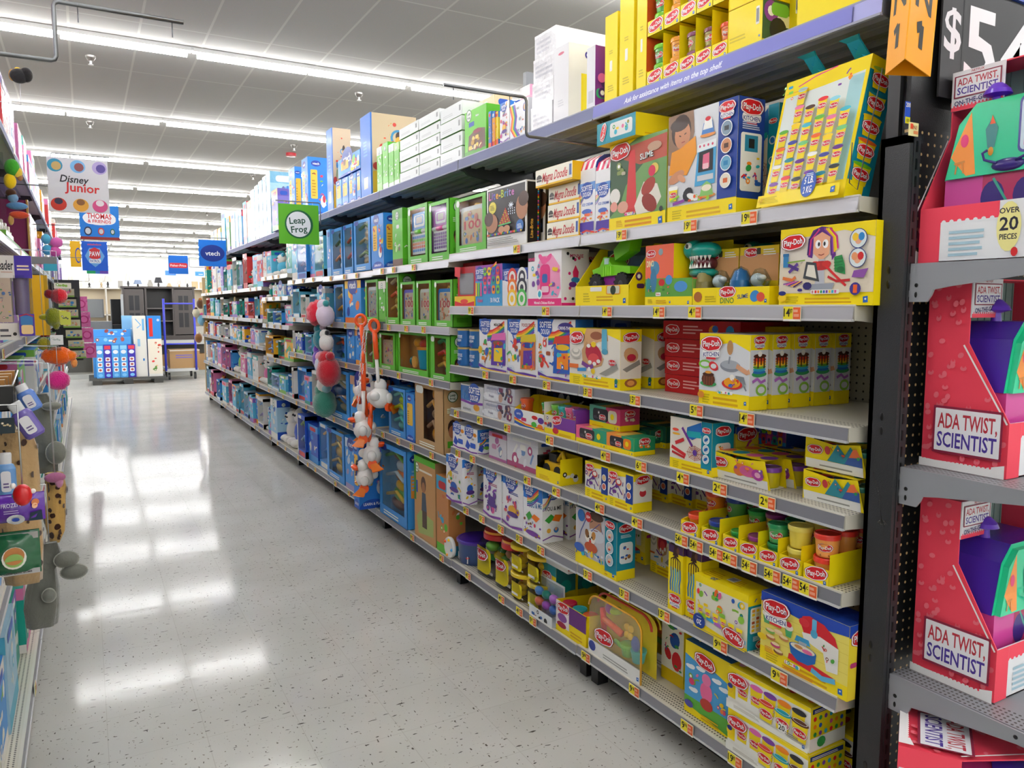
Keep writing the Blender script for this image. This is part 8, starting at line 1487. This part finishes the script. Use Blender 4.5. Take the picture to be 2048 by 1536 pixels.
# ---------------------------------------------------------------- end cap facing the camera
XP = 1.69; YE = 1.17
r = thing('endcap_shelving', 'black endcap frame with wide textured post and punched panel', 'shelving', (XP, YE, 0))
m = MB(); m.box(0, -.03, .02, .012, .045, 1.9, '28292c', 'texpaint'); m.box(0, .033, .02, .05, .045, 1.9, '2a2b2e', 'texpaint'); m.box(0.0, -.03, 1.88, .05, .045, 1.9, '1c1d20', 'texpaint')
for z in (.62, 1.555, .3, 1.2): 
    for q in (0, .035): m.ell((-.0, .008, z + q), (.0016, .006, .011), '050506', 'paint', 10, 6)
m.build('side_post', r)
m = MB(); m.box(.012, -.032, .02, .038, -.018, 1.9, '2b2c2f', 'paint')
for i in range(46): m.box(.02, -.0335, .06 + i * .04, .026, -.0315, .085 + i * .04, '050506', 'paint')
m.build('slotted_strip', r)
m = MB(); m.box(.038, .0, .05, 1.0, .012, 1.93, '141517', 'peg_xz'); m.box(.038, .0, 1.93, 1.0, .012, 2.3, '1a1b1d', 'texpaint'); m.build('punched_panel', r)
m = MB(); m.box(.92, -.032, .02, .99, .04, 1.9, '3a3b3e', 'texpaint'); m.build('far_post', r)
def cap_shelf(z, label):
    r = thing('endcap_shelf', label, 'shelf', (XP + .02, YE - .03, z)); m = MB(); m.box(.012, -.36, -.018, .9, -.0, 0, '8a8c92', 'deck'); m.box(.012, -.365, -.035, .9, -.36, .001, '9a9ca2', 'paint'); m.build('shelf_deck', r)
    for x in (.0, .9):
        m = MB(); P = [(0, .0), (0, -.09), (-.045, -.09), (-.055, -.075), (-.06, -.062), (-.1, -.055), (-.3, -.03), (-.36, -.03), (-.36, .0)]; m.prism([(x, p[0] - .002, p[1] + .001) for p in P], (.006, 0, 0), '8e9096', 'paint')
        m.ell((x, -.02, -.05), (.0012, .005, .005), '0a0a0b', 'paint', 8, 6); m.ell((x, -.02, -.072), (.0012, .0035, .007), '0a0a0b', 'paint', 8, 6); m.ell((x, -.3, -.014), (.0012, .005, .005), '1a1a1c', 'paint', 8, 6); m.build('side_bracket', r)
cap_shelf(1.602, 'grey endcap shelf, top one carrying the green toy case'); cap_shelf(1.115, 'grey endcap shelf, middle one under a red carton'); cap_shelf(.592, 'grey endcap shelf, lowest hung one under a red carton'); 
r = thing('endcap_plinth', 'grey endcap base deck at floor level', 'shelf', (XP + .02, YE - .03, 0)); m = MB(); m.box(0, -.42, .002, .95, -.0, .14, '6a6c72', 'paint'); m.build('base_deck', r)
RD = 'f2485e'
def t_ada(F, x, y, w, h, sub=False, rot=0):
    F.rr(x - w / 2, y - h / 2, x + w / 2, y + h / 2, '8a2440', .02); F.rr(x - w * .47, y - h * .45, x + w * .47, y + h * .45, 'ecebf0', .02)
    q = .36 if not sub else .26; F.t('ADA TWIST,', x, y + h * (.2 if not sub else .26), h * q * .86, 'b83040', rot, w * .86); F.t('SCIENTIST', x, y - h * (.2 if not sub else .04), h * q * .86, '4a3494', rot, w * .86)
def ada(label, loc, rz, rot=None, W=.36, D=.2, H=.45):
    r = thing('lab_playset', label, 'toy', loc, rz, rot=rot)
    P = [(D, 0), (D, H), (D - .1, H), (D - .1, H * .8), (D - .1, H * .67), (0.0, H * .28), (0, 0)]
    for s in (-1, 1):
        m = MB(); y = s * W / 2; m.prism([(p[0], y, p[1]) for p in P], (0, -s * .003, 0), RD, 'card')
        F = Face(m, (lambda u, v, o: (D - u, y + o, v)) if s > 0 else (lambda u, v, o: (u, y - o, v)), D, H)
        fx = (lambda q: q) if s > 0 else (lambda q: 1 - q)
        R = random.Random(4)
        for i in range(90):
            a, b = R.uniform(.04, .96), R.uniform(.06, .97)
            if a > .45 and b > .62 - (a - .5) * .75: continue
            F.e(fx(a), b, .04, .014, 'f07080', 8, R.uniform(0, 90)); 
            if i % 2: F.e(fx(a), b + .01, .018, .008, RD, 6, 20)
        F.line([(fx(.47), .66), (fx(1), .275)], .02, 'f2eef0'); F.poly([(fx(0), 0), (fx(1), 0), (fx(1), .07), (fx(.8), .045), (fx(.5), .045), (fx(.2), .04), (fx(0), .045)], 'f4f2f2'); [F.e(fx(.05 + i * .05), .048, .013, .008, RD, 6) for i in range(17)]
        t_ada(F, fx(.56), .21, .8, .25)
        m.build('side_panel', r)
    m = MB(); m.box(D - .003, -W / 2 + .003, 0, D, W / 2 - .003, H, 'd8dcdc', cols={0: '8ab0a8'}); [m.box(D - .0045, -W / 2 + .01 + i * .03, .0, D - .003, -W / 2 + .012 + i * .03, H, '6a9088') for i in range(11)]; m.box(0, -W / 2 + .003, 0, D, W / 2 - .003, .003, RD); m.box(D - .1, -W / 2 + .003, H - .003, D, W / 2 - .003, H, RD); m.build('back_panel', r)
    m = MB(); m.box(0, -W / 2 + .003, 0, .003, W / 2 - .003, H * .28, 'eceef2'); F = Face(m, lambda u, v, o: (-o, W / 2 - u, v), W, H * .28)
    F.r(0, 0, .14, 1, RD); F.r(.14, .72, .5, 1, RD); [F.e(.16 + i * .05, .72, .015, .04, 'eceef2', 8) for i in range(8)]; F.lines(.2, .1, .45, .6, 5, 'a8c8d8', 3); F.e(.56, .55, .07, .42, 'f0e89a', 18); F.t('20', .56, .6, .22, '2a2a3a'); F.t('OVER', .56, .82, .09, '2a2a3a'); F.t('PIECES', .56, .38, .09, '2a2a3a', 0, .1); F.rr(.66, .1, .8, .92, '5a2fa8', .3); F.rr(.69, .5, .77, .8, 'e8eaf0'); F.rr(.82, .1, .92, .8, '3a9a78', .3); F.r(.68, .14, .78, .34, 'e060a8'); F.e(.6, .12, .02, .08, 'd0282c', 10); m.build('front_lip', r)
    m = MB(); m.box(D - .103, W / 2 - .12, H * .8, D - .1, W / 2, H, 'eceaf0'); F = Face(m, lambda u, v, o: (D - .103 - o, W / 2 - u, H * .8 + v), .12, H * .2); F.r(0, 0, 1, .1, RD); [F.e(.06 + i * .07, .12, .02, .03, RD, 6) for i in range(14)]; t_ada(F, .5, .6, .9, .56); F.t('ON-THE-GO LAB', .5, .22, .12, '33306a', 4, .86); F.t('NETFLIX', .5, .94, .06, 'a83040'); m.build('header_card', r)
    # the case toy: purple sides, mint front with orange stripes, pink foot
    m = MB(); a = W / 2 - .03; z0 = .02; z1_ = H * .42; z2_ = H * .78; MT = '2ed09c'
    Q = [(-a * .98, z1_), (-a * .8, z2_ - .04), (-a * .55, z2_), (a * .55, z2_), (a * .8, z2_ - .04), (a * .98, z1_)]
    m.prism([(.035, q[0], q[1]) for q in Q], (.14, 0, 0), '4a2ca8', 'plastic'); m.add([(.034, q[0], q[1]) for q in Q[::-1]] , [tuple(range(6))], MT, 'plastic')
    m.prism([(.02, q[0] * .93, z1_ + (q[1] - z1_) * .93) for q in Q], (.014, 0, 0), MT, 'plastic')
    F = Face(m, lambda u, v, o: (.02 - o, a - u, z1_ + v), 2 * a, z2_ - z1_, 'plastic'); F.poly([(.08, .3), (.22, .88), (.27, .03), (.2, .02)], 'f5963c'); F.poly([(.78, .88), (.92, .3), (.8, .02), (.76, .02)], 'f5963c'); F.rr(.56, .22, .76, .95, '4a4a9c', .2); F.rr(.575, .25, .745, .92, 'd0e4f4', .2); F.e(.66, .6, .03, .2, 'b8744c', 10); F.e(.655, .75, .05, .09, '4a2a1c', 10); F.rr(.6, .3, .72, .4, 'e87ab0')
    F.e(.18, .5, .03, .09, 'e83a7c', 12); F.poly([(.35, .35), (.4, .35), (.42, .6), (.375, .75), (.33, .6)], '3a8a8c'); F.poly([(.36, .66), (.375, .78), (.4, .66)], 'e8582c'); F.e(.375, .3, .02, .06, 'e8a03c', 10); F.line([(.11, .2), (.19, .22)], .016, 'd0883c'); F.line([(.13, .2), (.12, .06)], .012, 'd0883c'); F.line([(.17, .2), (.18, .06)], .012, 'd0883c'); m.build('case_lid', r)
    m = MB(); m.box(.03, -a * .95, z0, .17, a * .95, z1_, 'd04a9c', 'plastic'); F = Face(m, lambda u, v, o: (.03 - o, a * .95 - u, z0 + v), 1.9 * a, z1_ - z0, 'plastic'); F.r(.3, 0, .7, 1, 'b83060'); [F.e(x, .7, .09, .22, '3a2878', 16) for x in (.38, .62)]; F.line([(.38, .95), (.5, .6), (.5, 0)], .02, '3aa08c'); m.build('case_foot', r)
    m = MB(); m.ell((.02, 0, z1_ + .015), (.012, .035, .014), '38287c'); [m.tube([(.012, s * .02, z1_ + .02), (.01, s * .045, z1_ + .03), (.01, s * .05, z1_ + .045), (.01, s * .04, z1_ + .05)], .003, '38287c', n=6) for s in (-1, 1)]; m.build('latch', r)
    m = MB(); m.lathe([(.012, 0), (.01, .02), (.03, .026), (.026, .036), (.012, .05), (0, .054)], o=(.1, a * .5, z2_), col='6a3cc8', n=16); m.build('carry_knob', r); return r
a_ = ada('mint and purple lab case playset facing the aisle on top endcap shelf', (1.735, .955, 1.6035), 0)
ada('red lab playset carton with slanted side on middle endcap shelf', (1.965, .933, 1.1165), pi / 2); ada('red lab playset carton with slanted side on lowest hung endcap shelf', (1.965, .928, .5935), pi / 2)
ada('lab playset lying on its side on the endcap base', (1.58, 1.02, .323), 0, rot=(radians(90), 0, radians(33)))
m = MB(); m.box(0, -.002, 0, .86, .003, .27, '26272a', 'card'); F = Face(m, lambda u, v, o: (u, -.002 - o, v), .86, .27); F.t('$', .05, .59, .36, 'dcdce0', 0); F.t('5', .185, .52, .64, 'e6e6ea', 0, -.155); F.t('4', .37, .52, .64, 'e6e6ea', 0, -.165); F.r(.095, 0, .097, 1, '1a1b1d')
tag(m.build('price_board', loc=(1.80, 1.15, 2.0)), 'large black price board with white dollar sign and digits', 'price board')
m = MB(); m.box(0, 0, 0, .9, .02, .03, '1c3f9c', 'paint'); tag(m.build('header_rail', loc=(1.80, 1.14, 2.2711)), 'blue header rail along the top of the price board', 'rail')
Lp = PY(1770, 150, 1.11); Mp = PY(1810, 119, 1.02); Rp = PY(1861, 140, 1.07)
r = thing('aisle_sign', 'orange yellow three-sided aisle sign reading N and 1', 'sign', (Mp[0], 1.02, 2.003)); m = MB(); H = .3; A0 = Vector((Lp[0] - Mp[0], .09, 0)); B0 = Vector((0, 0, 0)); C0 = Vector((Rp[0] - Mp[0], .05, 0)); up = Vector((.02, 0, H))
for p, q in ((A0, B0), (B0, C0), (C0, A0)):
    n = (q - p).cross(Vector((0, 0, 1))).normalized() * .0015; m.add([p, q, q + up, p + up, p - n, q - n, q + up - n, p + up - n], [(0, 1, 2, 3), (7, 6, 5, 4), (0, 3, 7, 4), (1, 5, 6, 2), (0, 4, 5, 1), (3, 2, 6, 7)], 'f5a20c')
    if q is not A0:
        w_ = (q - p).length; d = (q - p).normalized(); F = Face(m, lambda u, v, o: p + d * u + up * (v / H) + (q - p).cross(Vector((0, 0, 1))).normalized() * o, w_, H); F.t('N', .5, .5, .22, '16130f', 0, -.62); F.line([(.5, .13), (.5, .29)], .15, '16130f'); F.line([(.5, .285), (.32, .25)], .13, '16130f')
m.build('sign_faces', r); m = MB(); m.tube([(-.0, .05, -.005), (.005, .06, -.04), (-.01, .09, -.25), (-.05, .08, -.24), (-.02, .1, -.15)], .0012, '1a1a1c', 'plastic', 6); m.build('tie_cord', r)
m = MB(); m.box(0, 0, 0, .034, .002, .03, 'e8dca0'); F = Face(m, lambda u, v, o: (u, -o, v), .034, .03); F.r(.1, .5, .4, .9, 'e8502c'); F.t('N1', .62, .65, .3, 'a83a20'); F.r(.45, .15, .95, .4, 'e8905c'); tag(m.build('shelf_tag', loc=(1.672, 1.132, 1.893)), 'small cream shelf tag on top of the black post', 'tag')
m = MB(); m.box(0, 0, 0, .018, .002, .05, '1c4fc0'); F = Face(m, lambda u, v, o: (u, -o, v), .018, .05); F.r(0, 0, 1, .3, 'e8e01c'); F.t('00', .5, .15, .14, '1a1a1c', 0, .8); F.t('200', .5, .85, .2, 'f2f2f2', 0, .9); tag(m.build('shelf_tag', loc=(1.702, 1.164, 1.93)), 'blue and yellow numbered tag under the aisle sign', 'tag')
m = MB(); zq = ZV(1045, XP - .003, 1.15); m.tube([(-.004, .02, .12), (-.006, -.0, .06), (-.005, -.01, .0), (-.008, -.02, -.01)], .0011, 'dcdcd8', 'clear', 6); m.ell((-.006, -.012, 0), (.003, .012, .006), 'e8e8e4', 'clear', 10, 6, .3, random.Random(2)); tag(m.build('plastic_tie', loc=(XP - .002, 1.17, zq)), 'scrap of clear plastic tie hanging from the black post', 'tie')

# ---------------------------------------------------------------- what stands beyond the aisle
def stand(name, label, cat, y, u0, u1, v0, d=.4, z0=0): x0, z = PY(u0, v0, y); x1, _ = PY(u1, v0, y); return thing(name, label, cat, (x0, y, z0)), x1 - x0, z - z0
def bx(r, nm, x0, y0, z0, x1, y1, z1, c, mat='paint', art=None):
    m = MB(); m.box(x0, y0, z0, x1, y1, z1, c, mat)
    if art: art(Face(m, lambda u, v, o: (x0 + u, y0 - o, z0 + v), x1 - x0, z1 - z0, mat))
    return m.build(nm, r)
YP = 16.8
r = thing('pallet', 'dark plastic pallet under the stacked blue cartons', 'pallet', (.02, YP - .04, 0)); bx(r, 'deck', 0, 0, .09, 1.36, 1.0, .13, '4a4a48'); [bx(r, 'block', x, 0, .001, x + .16, 1.0, .09, '3a3a38') for x in (.06, .6, 1.14)]
def a_pack(dark): return lambda F: (F.r(0, 0, 1, 1, '3a2fa8' if dark else '4a9ae0'), F.r(.1, .86, .9, .97, 'd83a4c' if dark else '8ac8f0'), F.e(.5, .78, .35, .06, 'e4eaf2', 12), [F.rr(.2, .18 + .16 * i, .8, .3 + .16 * i, 'f0f2f4') for i in range(3)], [F.e(.5, .24 + .16 * i, .2, .035, 'a8504c', 8) for i in range(3)], F.e(.5, .08, .3, .05, '7ac0f0', 10))
for i, dk_ in enumerate((0, 1, 0, 0, 1)):
    xa = PY(191 + i * 16, 700, YP)[0]; xb_ = PY(206.5 + i * 16, 700, YP)[0]; m = MB(); m.box(xa, YP, .132, xb_, YP + .2, .78, '4a9ae0' if not dk_ else '3a2fa8'); a_pack(dk_)(Face(m, lambda u, v, o: (xa + u, YP - o, .132 + v), xb_ - xa, .648)); tag(m.build('tall_carton'), f'{("light blue", "violet blue")[dk_]} tall toy carton on the pallet, {ORD[i+1]} in the front row', 'box')
for k, (u0, u1, za, zb, yy_) in enumerate(((186, 262, .782, .93, YP + .02), (184, 262, .132, .9, YP + .25), (183, 262, .932, 1.07, YP + .2))):
    xa = PY(u0, 680, yy_)[0]; xb_ = PY(u1, 680, yy_)[0]; m = MB(); m.box(xa, yy_, za, xb_, yy_ + (.22 if k == 0 else .3), zb, '4a9ae0'); F = Face(m, lambda u, v, o: (xa + u, yy_ - o, za + v), xb_ - xa, zb - za); F.bits(.1, .2, .9, .8, 8, ['f0f2f4', 'a8504c', '8ac8f0'], k, .05); tag(m.build('flat_carton'), ('blue flat toy carton laid across the front row', 'pale blue carton block behind the front row', 'blue flat toy carton topmost at the back of the pallet')[k], 'box')
for k, (u0, u1, col, art) in enumerate(((247, 268, '8ac0e8', lambda F: F.bits(.1, .1, .9, .9, 12, ['e4f0f8', '4a9ae0'], 3, .12)), (268, 294, 'e4e2da', lambda F: (F.line([(.2, .95), (.6, .85), (.3, .8)], .07, '5aa8e0'), F.r(.3, .5, .5, .62, '8ab8dc'), F.r(.66, .26, .8, .3, '2f7ac0'), F.r(.7, .76, .86, .95, '6ab0e0'))), (296, 324, '2f86d8', lambda F: (F.r(0, 0, 1, .62, 'e8e0d0'), F.r(.14, .66, .4, .96, 'd8302c'), F.bits(.1, .06, .9, .56, 14, ['c8402c', '5a8a3c', 'e8b06a', 'd83a3c'], 6, .1), F.c(.8, .93, .1, 'c8d4f0'), F.r(.0, 0, 1, .04, 'e4e4e0'))))):
    yy_ = YP + (.57, .05, .02)[k]; xa = PY(u0, 700, yy_)[0]; xb_ = PY(u1, 700, yy_)[0]; m = MB(); m.box(xa, yy_, .132, xb_, yy_ + .35, 1.335, col); art(Face(m, lambda u, v, o: (xa + u, yy_ - o, .132 + v), xb_ - xa, 1.203)); tag(m.build('upright_carton'), ('pale blue carton standing upright on the pallet', 'tall white carton with blue arrow standing on the pallet', 'tall blue and red carton with a food photo on the pallet')[k], 'box')
# hand truck and carton
r = thing('platform_truck', 'platform truck with a tall blue push handle', 'cart', (1.42, 17.2, 0)); bx(r, 'platform', 0, 0, .18, .62, .9, .24, 'c8c8c4')
for x in (.0, .58): m = MB(); m.tube([(x, -.0, .2), (x, 0, 1.68)], .022, '3a3fc0', 'paint'); m.build('handle_post', r)
for z in (.75, 1.58): m = MB(); m.tube([(0, 0, z), (.58, 0, z)], .016, '4a50d0', 'paint'); m.build('cross_bar', r)
for x, y in ((.06, .1), (.56, .1), (.06, .8), (.56, .8)): m = MB(); m.lathe([(0, -.02), (.075, -.02), (.075, .02), (0, .02)], o=(x, y, .078), col='2a2a2c', axis='x', n=16); m.build('wheel', r)
m = MB(); m.box(0, 0, 0, .58, .5, .38, 'b08a5c'); F = Face(m, lambda u, v, o: (u, -o, v), .58, .38); F.lines(.2, .55, .8, .8, 2, '7a6ab0'); F.r(0, .94, 1, 1, 'e0d8c8'); tag(m.build('shipping_carton', loc=(1.5, 17.25, .242)), 'brown shipping carton with violet print on the truck', 'box')
# raised display deck with furniture
YD_ = 18.6
r = thing('display_platform', 'long low grey display platform under the furniture', 'platform', (-.6, YD_ - .2, 0)); bx(r, 'deck', 0, 0, .0, 3.6, 2.2, .1, 'b4b4ae'); bx(r, 'upper_deck', 0, .1, .68, 3.6, 2.2, .78, 'c4c4be'); bx(r, 'riser', 0, .6, .1, 3.6, .65, .68, '55544e')
for i in range(5): m = MB(); m.box(0, 0, 0, .42, .4, .36, ('a8845a', 'b08c60', '9a7850')[i % 3]); tag(m.build('shipping_carton', loc=(.1 + i * .62, YD_ - .1, .101)), f'brown carton under the furniture platform, {ORD[i+1]} from the pallet end', 'box')
xa = PY(247, 640, YD_)[0]; xb_ = PY(391, 640, YD_)[0]; Wd = xb_ - xa; Hd = PY(300, 573, YD_)[1] - .78
r = thing('tv_cabinet', 'dark brown media cabinet with glazed doors and open middle shelves', 'cabinet', (xa, YD_, .781)); DB = '4a4340'
bx(r, 'top_board', -.03, -.02, Hd - .04, Wd + .03, .5, Hd, '3a3230'); bx(r, 'bottom_board', 0, 0, 0, Wd, .5, .1, DB); bx(r, 'back_board', 0, .48, 0, Wd, .5, Hd - .04, '141212')
for x in (0, Wd * .3, Wd * .68, Wd - .04): bx(r, 'upright_board', x, 0, .1, x + .04, .48, Hd - .04, DB)
for z in (.38, .64): bx(r, 'shelf_board', Wd * .33, .02, z * Hd / 1.1, Wd * .68, .48, z * Hd / 1.1 + .025, '5a5450')
for x in (.04, Wd * .68 + .04):
    w_ = Wd * .26; d = bx(r, 'door', x, -.015, .12, x + w_, .005, Hd - .06, DB, art=lambda F: [F.r(.22 + .3 * i, .16 + .38 * j, .46 + .3 * i, .48 + .38 * j, '15161a') for i in (0, 1) for j in (0, 1)]); m = MB(); m.ell((x + w_ * .9, -.03, Hd * .5), .014, '2a2a2a'); m.build('knob', d)
r = thing('armless_chair', 'grey upholstered armless chair with black legs', 'chair', (PY(150, 620, YD_)[0], YD_, .781)); m = MB(); m.bbox(0, 0, .2, .68, .62, .42, '6e7072', 'cloth', .05); m.build('seat', r); m = MB(); m.bbox(0, .45, .5, .55, .6, .9, '7e8082', 'cloth', .05); m.build('backrest', r); [bx(r, 'leg', x, y, 0, x + .04, y + .04, .21, '1a1a1c') for x in (.04, .6) for y in (.03, .5)]
r = thing('recliner', 'black high-backed chair beside the media cabinet', 'chair', (PY(222, 620, YD_ + .3)[0], YD_ + .3, .781)); m = MB(); m.bbox(0, 0, .0, .2, .5, .9, '222224', 'cloth', .04); m.build('backrest', r); bx(r, 'seat', .0, -.2, .05, .2, .0, .35, '2a2a2c', 'cloth')
r = thing('pegboard_stand', 'leaning grey mesh panel at the cabinet corner', 'panel', (PY(241, 600, YD_ - .1)[0], YD_ - .15, .782)); bx(r, 'mesh_panel', 0, 0, 0, .05, .03, 1.0, 'a8aaac')
# low aisle of lamps and small homeware seen over the cabinet
YH = 22.0
for k in range(6):
    x0 = -1.9 + k * 1.2; shr = thing('homeware_shelf', f'long white homeware shelf in the distance, {ORD[k+1]} section from the toy aisle side', 'shelving', (x0, YH, 0)); bx(shr, 'shelf_top', 0, 0, 1.97, 1.19, .5, 2.0, 'dcd8d0'); bx(shr, 'base_cabinet', 0, 0, 0, 1.19, .5, 1.0, 'b8b4aa'); bx(shr, 'back_panel', 0, .45, 1.0, 1.19, .5, 1.97, 'c8b89c'); bx(shr, 'lower_shelf', 0, 0, 1.3, 1.19, .45, 1.325, 'dcd8d0')
    bx(shr, 'side_board', 0, 0, 1.0, .02, .5, 1.97, 'dcd8d0')
RH = random.Random(9); n = 0; x = -1.8
while x < 5.2:
    k = RH.random(); n += 1; w_ = RH.uniform(.1, .22); h = RH.uniform(.18, .36); c = RH.choice(['e8e2d4', 'd8d4cc', 'e8ccc8', '3a3a40', '8a9ab8', 'a8a49c', 'd0b890']); y = YH + .2; lb = f'{ORD[n]} along the distant homeware shelf'; nmc = {'e8e2d4': 'cream', 'd8d4cc': 'pale grey', 'e8ccc8': 'pale pink', '3a3a40': 'black', '8a9ab8': 'blue grey', 'a8a49c': 'grey', 'd0b890': 'tan'}[c]
    if k < .55:
        r = thing('table_lamp', f'{nmc} shaded table lamp, {lb}', 'lamp', (x, y, 2.001)); m = MB(); m.lathe([(.04, 0), (.045, .01), (.012, .03), (.03, h * .3), (.01, h * .55)], col=RH.choice(['2a2a2c', 'b8a078', 'd8d4cc']), n=10); m.build('lamp_base', r); m = MB(); m.lathe([(w_ * .5, h * .5), (w_ * .32, h), (0, h)], col=c, mat='matte', n=14); m.build('lamp_shade', r)
    elif k < .8: m = MB(); m.bbox(-w_ / 2, 0, 0, w_ / 2, .12, h * .8, c, 'card', .02); tag(m.build('homeware_box', loc=(x, y, 2.001)), f'{nmc} homeware carton, {lb}', 'box')
    else: m = MB(); m.lathe([(0, 0), (w_ * .3, 0), (w_ * .45, h * .35), (w_ * .2, h * .7), (w_ * .24, h * .75)], col=c, n=14); tag(m.build('vase', loc=(x, y, 2.001)), f'{nmc} rounded vase, {lb}', 'vase')
    x += w_ + RH.uniform(.03, .1)
for i, (u0, u1, v0, v1, y, c, lb) in enumerate(((390, 408, 543, 552, 30, '3a8ae0', 'long blue department banner far beyond the shelf end'), (330, 352, 541, 551, 34, '3a7ad8', 'small blue banner far beyond the media cabinet'), (196, 250, 546, 553, 40, 'dce4ea', 'pale banner on the distant wall near the pallet line'))):
    x0, zb = PY(u0, v0, y); x1, za = PY(u1, v1, y); sign('department_sign', lb, x0, x1, y, za, zb, c, lambda F: F.lines(.4, .3, .9, .6, 1, 'e8f0f8'), hang=max(.1, HC - zb))
for i in range(5):
    x0 = -5.6 + i * 2.9; r = thing('distant_gondola', f'distant shelving block under the far lights, {ORD[i+1]} across', 'shelving', (x0, 31, 0)); bx(r, 'shelf_body', 0, 0, 0, 2.4, 1, 1.9, 'bcb8ae', art=lambda F: F.bits(.05, .05, .95, .98, 26, ['d8d0c0', '7a8aa8', 'c8a080', '3a3a40', 'e8e4dc', 'b86a5c'], i, .04)); bx(r, 'top_stock', .1, .1, 1.9, 2.2, .8, 2.15, 'd4cec0', art=lambda F: F.bits(.05, .1, .95, .9, 10, ['8a9ab8', 'e8e4dc', 'a8845a'], i + 9, .04))
